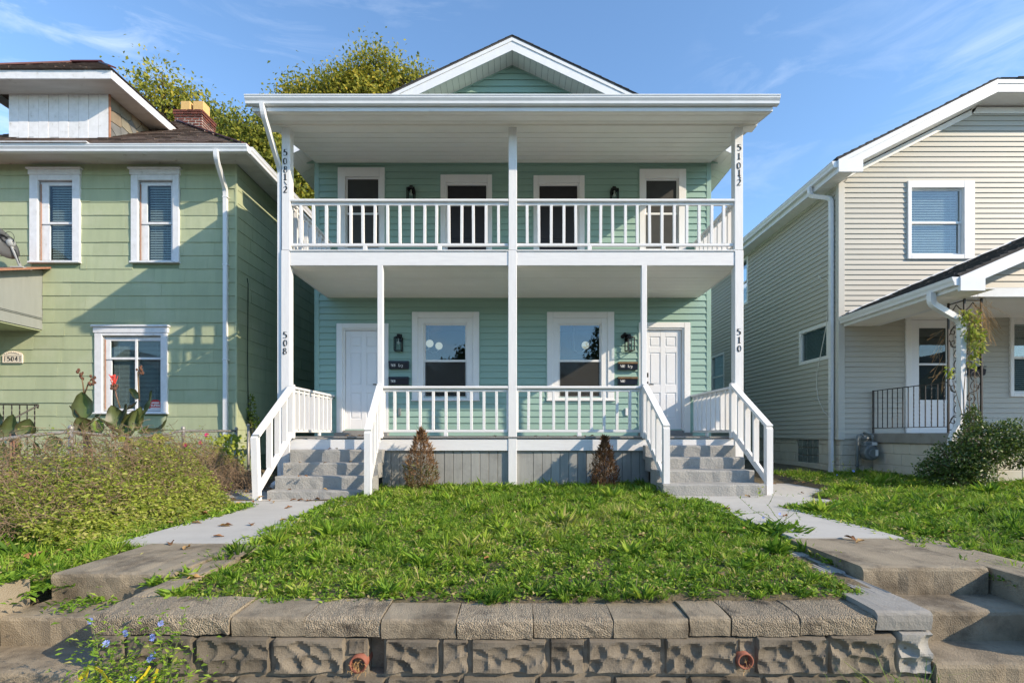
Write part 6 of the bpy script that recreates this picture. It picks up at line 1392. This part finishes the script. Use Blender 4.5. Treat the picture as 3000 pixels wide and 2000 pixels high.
canna('canna plant with red blossom and many leaves under the lower window', 375, 6.9, [((362, 1278), (403, 1200), 56, .15, .68), ((352, 1260), (326, 1186), 50, -.4, .5), ((355, 1238), (370, 1182), 36, .7, .35), ((345, 1284), (278, 1216), 30, .9, .28, -.2), ((356, 1275), (303, 1230), 28, 1.1, .22, -.2), ((402, 1236), (444, 1143), 28, .6, .62), ((404, 1264), (490, 1214), 24, .9, .45, -.2, .2), ((372, 1200), (402, 1176), 34, 1.0, .2), ((408, 1166), (379, 1137), 26, .3, .55), ((408, 1270), (434, 1248), 20, .5, 1.0), ((390, 1262), (412, 1190), 34, -.7, .6)], [([(352, 1195), (341, 1160), (334, 1120)], 'red'), ([(408, 1172), (405, 1120), (404, 1090), (410, 1078)], '')])
canna('canna plant with wide striped leaves at the far left fence', 40, 6.2, [((24, 1292), (38, 1213), 62, .1, .62), ((70, 1280), (87, 1226), 52, -.3, .5), ((71, 1274), (97, 1245), 20, .6, 1.0, -.1), ((3, 1250), (-4, 1205), 34, .3, .45), ((14, 1362), (12, 1296), 58, .2, .62), ((40, 1350), (60, 1290), 30, .9, .35), ((168, 1318), (150, 1276), 46, -.3, .45), ((120, 1330), (98, 1292), 34, .4, .4)], [])
# ---- shrubs
def shrub(name, label, cat, blobs, d, nl, lsz, mat_, tm, stems, up=0.0, group=None, ts=.18, stemmat='twig'):
    c0 = at(blobs[0][0], blobs[0][1], d); t = thing(name, label, cat, (c0.x, d, ground_z(c0.x, d)), group); P, O = [], []
    tot = sum(b_[2] * b_[3] for b_ in blobs)
    for (px, py, rx, ry, *dy) in blobs:
        n = int(nl * rx * ry / tot); c = at(px, py, d + (dy[0] if dy else 0)); v = norm(rng.normal(0, 1, (n, 3))); r = rng.uniform(.15, 1, n) ** .45; sc = np.array([rx * d / F, .8 * min(rx, ry * 1.6) * d / F, ry * d / F])
        P.append(np.array(c) + v * r[:, None] * sc * (1 + .12 * np.sin(v[:, :1] * 9 + v[:, 2:] * 7))); O.append(v)
    P, O = np.concatenate(P), np.concatenate(O); n = len(P); ok = P[:, 2] > .64; P, O = P[ok], O[ok]; n = len(P); L = rng.uniform(.6, 1.3, n) * lsz
    me = raw_mesh('foliage', leaf_V(P, norm(O * .7 + rng.normal(0, .6, (n, 3)) + [0, 0, up]), norm(O + rng.normal(0, .5, (n, 3)) + [0, 0, .4]), L, L * rng.uniform(.4, .65, n), .18, .1), LEAF, np.clip(tm + rng.normal(0, ts, n), 0, 1), mat_, 4); link('foliage', me, None, t)
    b = MB(); g = random.Random(int(nl))
    for k in range(stems):
        bl = blobs[k % len(blobs)]; e = at(bl[0] + g.uniform(-.8, .8) * bl[2], bl[1] - g.uniform(-.3, .9) * bl[3], d + g.uniform(-.15, .15)); s = Vector((c0.x + g.uniform(-.12, .12), d, ground_z(c0.x, d) - .02)); m = s.lerp(e, .5) + Vector((g.uniform(-.1, .1), g.uniform(-.08, .08), g.uniform(.02, .15))); b.tube([s, m, e], [.010, .006, .002], 4, False)
    b.build('stems', M[stemmat], t); return t
shrub('garden_shrub', 'unruly dark green shrub in front of the right porch', 'shrub', [(2810, 1345, 85, 55), (2885, 1300, 90, 60, -.1), (2965, 1275, 80, 45, -.2), (2735, 1372, 50, 34, .1), (2850, 1235, 28, 45, .1), (2990, 1330, 60, 45, .2), (2780, 1395, 60, 30), (2850, 1385, 70, 35)], 7.4, 11500, .045, SHRUB, .42, 70)
shrub('climbing_vine', 'yellow-green vine tangled in the right iron column', 'vine', [(2845, 955, 24, 45), (2862, 1000, 22, 45), (2830, 925, 16, 20), (2850, 1060, 14, 20), (2782, 1085, 9, 16)], 7.72, 480, .07, BANK, .72, 5, -.4)
b = MB(); g = random.Random(3)
for k in range(70):
    q = at(2858 + g.uniform(-12, 22), 880 + g.uniform(0, 60), 7.7); v = Vector((g.uniform(.1, 1), g.uniform(-.2, .2), g.uniform(-.9, .4))); pts = [q]
    for s in range(7): v = v + Vector((g.uniform(-.35, .35), g.uniform(-.2, .2), g.uniform(-.55, .15))); q = q + v.normalized() * g.uniform(.03, .11); pts.append(q.copy())
    b.tube(pts, .0014, 3, False)
for k in range(22):
    q = at(2765 + g.uniform(-8, 8), 960 + g.uniform(0, 160), 7.85); pts = [q]; v = Vector((-.5, 0, -.6))
    for s in range(5): v = v + Vector((g.uniform(-.4, .3), 0, g.uniform(-.4, .2))); q = q + v.normalized() * g.uniform(.03, .08); pts.append(q.copy())
    b.tube(pts, .0013, 3, False)
tag(b.build('dry_vine_strands', M['dry_leaf_pale']), 'dry tan vine strands trailing from the right iron column', 'vine', kind='stuff')
shrub('wall_creeper', 'small green creeper climbing the shaded corner of the green house', 'vine', [(738, 1195, 7, 45), (745, 1235, 14, 18), (730, 1225, 8, 16)], 10.45, 190, .07, BANK, .45, 3)
def arborvitae(label, px, ytop, ybot, wpx, d, tm, green):
    c = at(px, ybot, d); top = az(ytop, d); h = top - c.z; t = thing('arborvitae_shrub', label, 'shrub', (c.x, d, ground_z(c.x, d)), 'dead arborvitae by the porch'); n = 5200
    u = rng.uniform(0, 1, n) ** 1.15; a = rng.uniform(0, 2 * np.pi, n); prof = np.where(u < .25, .75 + u, 1 - ((u - .25) / .75) ** 1.35) * (1 + .16 * np.sin(a * 3 + u * 9) + .12 * np.sin(a * 7 - u * 15 + px)); r = wpx * d / F * .5 * np.clip(prof, .03, 1) * rng.uniform(.35, 1.08, n) ** .5
    P = np.stack([c.x + r * np.cos(a), d + r * np.sin(a), c.z + u * h], 1); D = norm(np.stack([np.cos(a) * .55, np.sin(a) * .55, np.ones(n) * .9], 1) + rng.normal(0, .4, (n, 3))); L = rng.uniform(.02, .05, n) * (1 + 1.3 * (rng.uniform(0, 1, n) < .10))
    T = np.clip(rng.normal(tm, .16, n), 0, .85); gsel = (u < green) & (rng.uniform(0, 1, n) < .45); T[gsel] = 1
    link('foliage', raw_mesh('foliage', leaf_V(P, D, norm(rng.normal(0, 1, (n, 3))), L, L * rng.uniform(.16, .34, n), .1, .05), LEAF, T, BROWN, 4), None, t)
    b = MB(); b.tube([(c.x, d, ground_z(c.x, d) - .03), (c.x, d, c.z + h * .9)], [.018, .004], 6); g = random.Random(int(px))
    for k in range(46): uu = g.uniform(.02, .92); aa = g.uniform(0, 6.28); rr = wpx * d / F * .45 * max(.05, 1 - uu ** 1.35); s = Vector((c.x, d, c.z + uu * h * .8)); b.tube([s, s + Vector((rr * .6 * math.cos(aa), rr * .6 * math.sin(aa), .05)), s + Vector((rr * math.cos(aa), rr * math.sin(aa), .14))], [.004, .003, .001], 3, False)
    b.build('trunk', M['twig'], t)
arborvitae('reddish-brown dead arborvitae left of the centre porch post', 1233, 1258, 1432, 98, 7.9, .58, .4)
arborvitae('dark brown dead arborvitae right of the centre porch post', 1771, 1280, 1440, 82, 7.9, .30, .0)
# ---- chicory plants with blue flowers
def flower(b, c, r, facing, g):
    R_ = facing.to_track_quat('Z', 'Y').to_matrix().to_4x4(); b.m = Matrix.Translation(c) @ R_
    for k in range(13):
        a = 6.2832 * k / 13 + g.uniform(-.1, .1); p = Vector((math.cos(a), math.sin(a), 0)); s = Vector((-math.sin(a), math.cos(a), 0)); rr = r * g.uniform(.85, 1.1)
        b.add([p * r * .1, p * rr * .7 + s * r * .17 + Vector((0, 0, r * .12)), p * rr + Vector((0, 0, r * .1)), p * rr * .7 - s * r * .17 + Vector((0, 0, r * .12))], [(0, 1, 2, 3)])
    b.m = None
def chicory(label, base, stems_, flowers, nl, lsz, seed, fr=.019, tm=.6):
    t = thing('chicory_plant', label, 'plant', base); g = random.Random(seed); b = MB(); P, D = [], []
    for st in stems_:
        pts = [Vector(base) + Vector((g.uniform(-.03, .03), g.uniform(-.02, .02), 0))] + [Vector(q) for q in st]; sm = []
        for i in range(len(pts) - 1): sm += [pts[i].lerp(pts[i + 1], k / 4) + Vector((g.uniform(-.004, .004), g.uniform(-.004, .004), 0)) for k in range(4)]
        sm.append(pts[-1]); b.tube(sm, [.0038 - .0026 * i / len(sm) for i in range(len(sm))], 4, False)
        for q in sm[3:]:
            for k in range(2):
                if g.random() < .8: P.append(q); D.append((g.uniform(-1, 1), g.uniform(-1, .4), g.uniform(.1, .9)))
    b.build('stem', M['stem_green'], t)
    for k in range(nl): a = g.uniform(0, 6.28); P.append(Vector(base) + Vector((g.gauss(0, .11 if nl > 500 else .03), g.gauss(0, .06), abs(g.gauss(0, .21 if nl > 500 else .03))))); D.append((math.cos(a), math.sin(a), g.uniform(.1, .9)))
    P, D = np.array([tuple(p) for p in P]), norm(np.array(D)); n = len(P); L = rng.uniform(.4, 1.2, n) * lsz
    link('foliage', raw_mesh('foliage', leaf_V(P, D, upn(n, .5), L, L * rng.uniform(.25, .45, n), .2, .2), LEAF, np.clip(rng.normal(tm, .15, n), 0, .95), GREEN, 4), None, t)
    for c in flowers:
        b = MB(); flower(b, Vector(c), fr * g.uniform(.85, 1.1), Vector((g.uniform(-.4, .5), -1, g.uniform(-.1, .7))), g); b.build('blossom', M['blue_petal'], t)
fd = 2.5
def q_(px, py, d=fd): return at(px, py, d)
chicory('flowering chicory with blue blossoms in front of the left wall end', q_(470, 2110), [[q_(500, 1960), q_(520, 1880), q_(545, 1780)], [q_(480, 1960), q_(470, 1880), q_(468, 1800)], [q_(490, 1950), q_(440, 1900), q_(375, 1862)], [q_(490, 1930), q_(500, 1890), q_(530, 1850)]], [q_(368, 1853), q_(471, 1824), q_(450, 1918), q_(437, 1931), q_(447, 1866), q_(390, 1986)], 900, .036, 5)
chicory('leggy chicory with blue blossoms at the left wall corner', q_(330, 2110, 2.42), [[q_(300, 1990, 2.45), q_(285, 1900, 2.47), q_(268, 1822, 2.48)], [q_(335, 1960), q_(330, 1910), q_(315, 1888)], [q_(300, 1950), q_(275, 1895), q_(252, 1878)]], [q_(266, 1817), q_(312, 1884), q_(302, 1982)], 1100, .034, 6)
cd = 4.9; cb = at(2285, 1575, cd); cb.z = ground_z(cb.x, cd)
chicory('thin brown chicory stalks rising beside the right walk', cb, [[at(2270, 1530, cd), at(2200, 1490, cd), at(2160, 1450, cd)], [at(2280, 1520, cd), at(2250, 1480, cd), at(2270, 1440, cd)], [at(2290, 1530, cd), at(2330, 1500, cd), at(2345, 1522, cd)], [at(2262, 1520, cd), at(2235, 1500, cd), at(2180, 1505, cd)], [at(2300, 1525, cd), at(2315, 1490, cd)]], [at(2236, 1515, cd), at(2252, 1530, cd), at(2284, 1504, cd), at(2175, 1557, cd)], 10, .03, 7, .016, .5)
md = 9.0; cb = at(2498, 1425, md); cb.z = ground_z(cb.x, md)
chicory('spindly chicory stalks below the gas meter', cb, [[at(2492, 1380, md), at(2491, 1345, md)], [at(2510, 1395, md), at(2508, 1372, md)], [at(2470, 1390, md), at(2472, 1362, md)], [at(2444, 1395, md), at(2440, 1355, md)]], [at(2500, 1379, md), at(2452, 1391, md), at(2483, 1397, md)], 20, .05, 8, .026)
# yellow caution tape caught in the front weeds
b = MB(); b.rtube([q_(232, 1990), q_(262, 1952), q_(280, 1956, 2.44), q_(300, 1968, 2.44), q_(314, 1990, 2.42), q_(335, 2010, 2.42)], .022, .001, (.3, 1, .2)); b.rtube([q_(440, 1950, 2.44), q_(425, 1975, 2.43), q_(400, 2000, 2.42)], .012, .001, (.3, 1, .2)); b.rtube([q_(462, 1958, 2.44), q_(452, 1985, 2.43), q_(445, 2005, 2.43)], .014, .001, (.3, 1, .2)); b.rtube([q_(258, 1960), q_(252, 1990), q_(250, 2010)], .012, .001, (.3, 1, .2))
tag(b.build('plastic_tape', M['yellow_tape']), 'bright yellow plastic tape tangled in the front-left weeds', 'tape')
# rosettes and long weeds that stand out
def weed_clump(name, label, x, y, n, l0, l1, wf, mat_, tm, zlo=.25, z=None, spread=.05, blades=False, group=None):
    zz = ground_z(x, y) if z is None else z; P = np.array([x, y, zz]) + rng.normal(0, spread, (n, 3)) * [1, 1, 0]; L = rng.uniform(l0, l1, n); T = np.clip(rng.normal(tm, .13, n), 0, 1)
    if blades: me = raw_mesh(name, blade_V(P, rdir(n, zlo, 1), L, L * wf, rng.uniform(.1, 1.0, n)), BLADE, T, mat_, 5)
    else: me = raw_mesh(name, leaf_V(P, rdir(n, zlo, .9), upn(n, .2), L, L * rng.uniform(wf * .8, wf * 1.2, n), .2, .25), LEAF, T, mat_, 4)
    tag(link(name, me, None), label, 'weed', group, 'stuff' if name == 'creeping_weed' else None)
weed_clump('dock_weed', 'tall dark lance-leaved weed clump beside the right walk', 2.40, 4.62, 240, .08, .19, .2, GREEN, .38, .5, spread=.13)
weed_clump('dandelion_rosette', 'bright green leaf rosette near the left walk slab', -2.22, 3.42, 34, .08, .15, .24, GREEN, .74, .3, spread=.02)
weed_clump('dandelion_rosette', 'spreading green leaf rosette on the left wall corner', -2.10, 3.06, 40, .06, .12, .2, GREEN, .6, .2, spread=.03)
weed_clump('grass_tuft', 'tall seeding grass growing at the foot of the right wall end', 2.02, 2.46, 330, .25, .62, .010, GREEN, .62, .55, z=.02, spread=.13, blades=True)
weed_clump('grass_tuft', 'thin grass tuft at the foot of the right street steps', 2.36, 2.30, 150, .2, .5, .010, GREEN, .66, .6, z=.02, spread=.12, blades=True)
weed_clump('creeping_weed', 'dark creeping weed between the left slab and its curb', -3.24, 3.42, 420, .03, .06, .45, GREEN, .4, .1, z=.58, spread=.11)
weed_clump('creeping_weed', 'creeping weed along the foot of the left top riser', -2.85, 3.30, 120, .03, .06, .4, GREEN, .5, .1, z=.50, spread=.10)
weed_clump('creeping_weed', 'creeping weed spilling over the far left street curb', -3.25, 3.22, 260, .025, .055, .45, GREEN, .45, .1, z=.69, spread=.07)
# ---- trees behind the houses
def tree(label, x, y, h, blobs, nl, lsz, tm, seed, trunk_r=.22, group='trees behind the houses', spray=.25, mat_=None):
    t = thing('leafy_tree', label, 'tree', (x, y, .6), group); g = random.Random(seed); r_ = np.random.default_rng(seed); cl = []; tot = sum(b_[3] ** 2 for b_ in blobs)
    tk = MB(); tk.tube([(x, y, .4), (x + .1, y, h * .3), (x - .1, y + .1, h * .55), (x, y, h * .8)], [trunk_r, trunk_r * .8, trunk_r * .5, trunk_r * .15], 8)
    for (bx, by, bz, r) in blobs:
        m = max(5, int(nl * r * r / tot / 26))
        for k in range(m):
            v = Vector((g.gauss(0, 1), g.gauss(0, 1), g.gauss(0, 1) + .25)).normalized(); q = Vector((bx, by, bz)) + v * r * g.uniform(.35, 1.12) ** .6; cl.append((q, v))
            if k % 2 == 0:
                s = Vector((x, y, min(bz - r * .4, q.z - .4))); mm = s.lerp(q, .5) + Vector((g.uniform(-.3, .3), g.uniform(-.3, .3), g.uniform(-.1, .4))); tk.tube([s.lerp(mm, .1), mm, q + v * .15], [.045, .02, .005], 4, False)
    tk.build('trunk', M['bark'], t, True); C = np.repeat(np.array([tuple(q) for q, _ in cl]), 26, 0); O = np.repeat(np.array([tuple(v) for _, v in cl]), 26, 0); n = len(C)
    P = C + r_.normal(0, spray, (n, 3)) + O * np.abs(r_.normal(0, spray, (n, 1))); L = r_.uniform(.6, 1.35, n) * lsz
    hgt = (P[:, 2] - P[:, 2].mean()) / max(P[:, 2].std(), .1); cj = np.repeat(r_.normal(0, .13, len(cl)), 26)
    me = raw_mesh('crown', leaf_V(P, norm(r_.normal(0, .8, (n, 3)) + [0, 0, -.5]), norm(O + r_.normal(0, .5, (n, 3)) + [0, 0, .4]), L, L * r_.uniform(.45, .7, n), .15, .1), LEAF, np.clip(tm + cj + r_.normal(0, .16, n), 0, 1), mat_ or TREE, 4); link('crown', me, None, t)
def tb(px, py, d, rpx): p = at(px, py, d); return (p.x, d, p.z, rpx * d / F)
td = 22.0
tree('yellowing tree crown rising behind the duplex roof', ax(1050, td), td, 16, [tb(1105, 250, td, 68), tb(1010, 300, td, 70), tb(900, 310, td, 55), tb(1195, 275, td, 52), tb(1245, 265, td, 26), tb(840, 312, td, 30), tb(1060, 350, td, 100)], 24000, .15, .66, 4)
tree('dense green tree between the green house and the duplex', ax(800, 18), 18, 11, [tb(770, 490, 18, 95), tb(700, 440, 18, 70), tb(850, 560, 18, 90), tb(640, 400, 18, 48), tb(820, 420, 18, 60), tb(900, 500, 18, 60), tb(860, 660, 18, 80)], 30000, .13, .5, 5)
tree('sparse airy tree behind the brick chimney', ax(480, 21), 21, 14, [tb(500, 330, 21, 60), tb(450, 290, 21, 38), tb(545, 310, 21, 34), tb(465, 245, 21, 22), tb(420, 260, 21, 26), tb(560, 380, 21, 60)], 5200, .15, .66, 6, .14, spray=.3)
# ---- across the street, seen only in the window panes
def street_house(label, x, y, w, h, gable, wm):
    t = thing('street_house', label, 'house', (x, y, 0), 'houses across the street'); b = MB(); b.box(x - w / 2, x + w / 2, y - 8, y, 0, h); b.prism([(x - w / 2, y - .01, h), (x + w / 2, y - .01, h), (x, y - .01, h + gable)], (0, -7.98, 0)); b.build('wall', M[wm], t)
    for s in (-1, 1): b = MB(); b.beam((x + s * (w / 2 + .45), y - 3.9, h - .25), (x, y - 3.9, h + gable + .1), 9, .14, (0, 0, 1)); b.build('roof', M['roof_grey'], t)
    for k in (-1, 0, 1):
        for zz in (1.4, 4.2): b = MB(); b.cbox(x + k * w * .3 - .5, x + k * w * .3 + .5, y + .005, y + .06, zz, zz + 1.5, .02); q = b.build('window', M['white_trim'], t); b = MB(); b.box(x + k * w * .3 - .4, x + k * w * .3 + .4, y + .061, y + .07, zz + .1, zz + 1.4); b.build('pane', M['screen'], q)
street_house('grey gabled house across the street, mirrored in the left lower window', -9.3, -23, 7.4, 6.0, 2.6, 'canopy_grey')
street_house('brown gabled house across the street, mirrored in the right lower window', 2.6, -24, 7.6, 5.6, 2.4, 'slate_b')
street_house('green gabled house across the street, mirrored in the panes of the greige house', 14.5, -23.5, 8, 6.0, 2.6, 'slate_a')
street_house('tan gabled house across the street, mirrored in the storm door', 26.5, -23.5, 8, 6.0, 2.8, 'slate_b')
street_house('olive gabled house across the street, mirrored in the greige house door', 38.5, -23.5, 8, 6.0, 2.8, 'slate_c')
street_house('charcoal gabled house across the street, mirrored in the far right porch window', 50, -23.5, 8, 6.2, 2.8, 'slate_a')
street_house('khaki gabled house across the street, mirrored in the upper green-house windows', -33.5, -23.5, 8, 6.0, 2.8, 'slate_c')
street_house('dark gabled house across the street, mirrored in the leftmost upper window', -45, -23.5, 8, 6.2, 2.8, 'slate_a')
street_house('greige gabled house across the street, mirrored in the green-house windows', -21.5, -23.5, 8, 6.0, 2.8, 'greige')
DARKT = leafmat('far_tree_leaf', [(0, (.02, .035, .012)), (1, (.06, .085, .022))], .3)
tree('dark round tree across the street, mirrored in the left window', -4.1, -21, 8, [(-4.0, -21, 6.4, 2.0), (-3.0, -21, 7.2, 1.5), (-4.8, -21.5, 5.2, 1.6), (-3, -21, 4.5, 2.0)], 7000, .3, .4, 8, group='trees across the street', mat_=DARKT)
tree('airy tree across the street, mirrored in the right window', 6.4, -21, 8, [(6.6, -21, 6.2, 1.2), (7.2, -21, 7.8, 1.1), (5.9, -21, 4.5, 1.2), (6.9, -21, 9.2, .8)], 2600, .26, .4, 9, group='trees across the street', mat_=DARKT, trunk_r=.12)
# ---- fallen leaves
def dry_mesh(seed, L):
    g = random.Random(seed); b = MB(); n = 6; v = []
    for i in range(n + 1):
        t = i / n; w = L * .26 * math.sin(math.pi * (t * .9 + .06)) * g.uniform(.7, 1.25); zc = L * .16 * math.sin(math.pi * t) + g.uniform(0, .01); x = (t - .5) * L
        v += [(x, -w, zc + abs(g.gauss(0, .4)) * w * .7), (x + g.uniform(-.004, .004), 0, zc * .35), (x, w, zc + abs(g.gauss(0, .4)) * w * .7)]
    b.add(v, [(i * 3 + j, i * 3 + j + 1, i * 3 + 4 + j, i * 3 + 3 + j) for i in range(n) for j in range(2)]); me = b.mesh('fallen_leaf', True); me.materials.append(M['dry_leaf'] if seed % 3 else M['dry_leaf_pale']); return me
DM = [dry_mesh(k, .075 + .012 * (k % 4)) for k in range(9)]; g = random.Random(12)
def drop(x, y, z, lab, grp, s=1.0):
    o = bpy.data.objects.new('fallen_leaf', g.choice(DM)); COL.objects.link(o); o.location = (x, y, z + .003); o.rotation_euler = (g.uniform(-.25, .25), g.uniform(-.25, .25), g.uniform(0, 6.28)); o.scale = (s, s, s); tag(o, lab, 'leaf', grp)
for px, py in ((500, 1592), (548, 1605), (665, 1540), (735, 1538), (655, 1542), (640, 1572), (670, 1490), (640, 1502), (845, 1488), (830, 1525), (680, 1464), (708, 1430), (750, 1452), (620, 1500), (600, 1508), (575, 1533), (700, 1477), (860, 1465), (790, 1466), (800, 1472), (880, 1466), (905, 1468), (615, 1452), (690, 1442), (720, 1441), (740, 1470), (930, 1462), (625, 1475)):
    d = (CZ - LZ) * F / (py - HY); p = at(px, py, d); drop(p.x, d, LZ if d > 4.33 else .668, 'curled dry brown leaf lying on the left concrete walk', 'fallen leaves on the left walk')
for px, py in ((2490, 1578), (2520, 1588), (2130, 1492), (2310, 1488), (2350, 1445), (2190, 1455), (2300, 1513)):
    d = (CZ - RZ) * F / (py - HY); p = at(px, py, d); drop(p.x, d, RZ, 'curled dry brown leaf lying on the right concrete walk', 'fallen leaves on the right walk')
for x, y, z in ((-3.3, 7.66, 1.175), (-2.9, 7.63, 1.175), (-3.1, 7.4, .99), (-2.6, 7.9, 1.175), (-3.2, 7.4, .99), (-2.5, 8.08, 1.375), (-2.9, 8.1, 1.375), (-3.0, 8.09, 1.375), (-3.3, 7.3, .80), (-2.8, 7.35, .80)): drop(x, y, z, 'small dry leaf resting on the left grey porch steps', 'fallen leaves on the left steps', .8)
for k in range(14): drop(g.uniform(-3.2, -2.3) if k < 8 else g.uniform(-1.8, 1.8), g.uniform(8.3, 10.0) if k < 8 else g.uniform(8.25, 8.6), DECK, 'small dry leaf on the grey lower porch deck', 'fallen leaves on the porch deck', .8)
for k in range(48):
    y = g.uniform(3.1, 7.8); x = g.uniform(-2.2, 2.2); drop(x, y, ground_z(x, y) + .03, 'dry brown leaf caught in the middle lawn', 'fallen leaves on the middle lawn', .8)
for k in range(22):
    y = g.uniform(3.6, 8.5); x = g.uniform(3.6, min(y * .95, 7)); drop(x, y, ground_z(x, y) + .03, 'dry brown leaf caught in the right lawn', 'fallen leaves on the right lawn', .9)
for k in range(26):
    y = g.uniform(3.9, 8); x = g.uniform(max(-y * 1.0, -4.6), -3.6); drop(x, y, ground_z(x, y) + .04, 'dry brown leaf caught in the left weedy bank', 'fallen leaves on the left bank', 1.0)
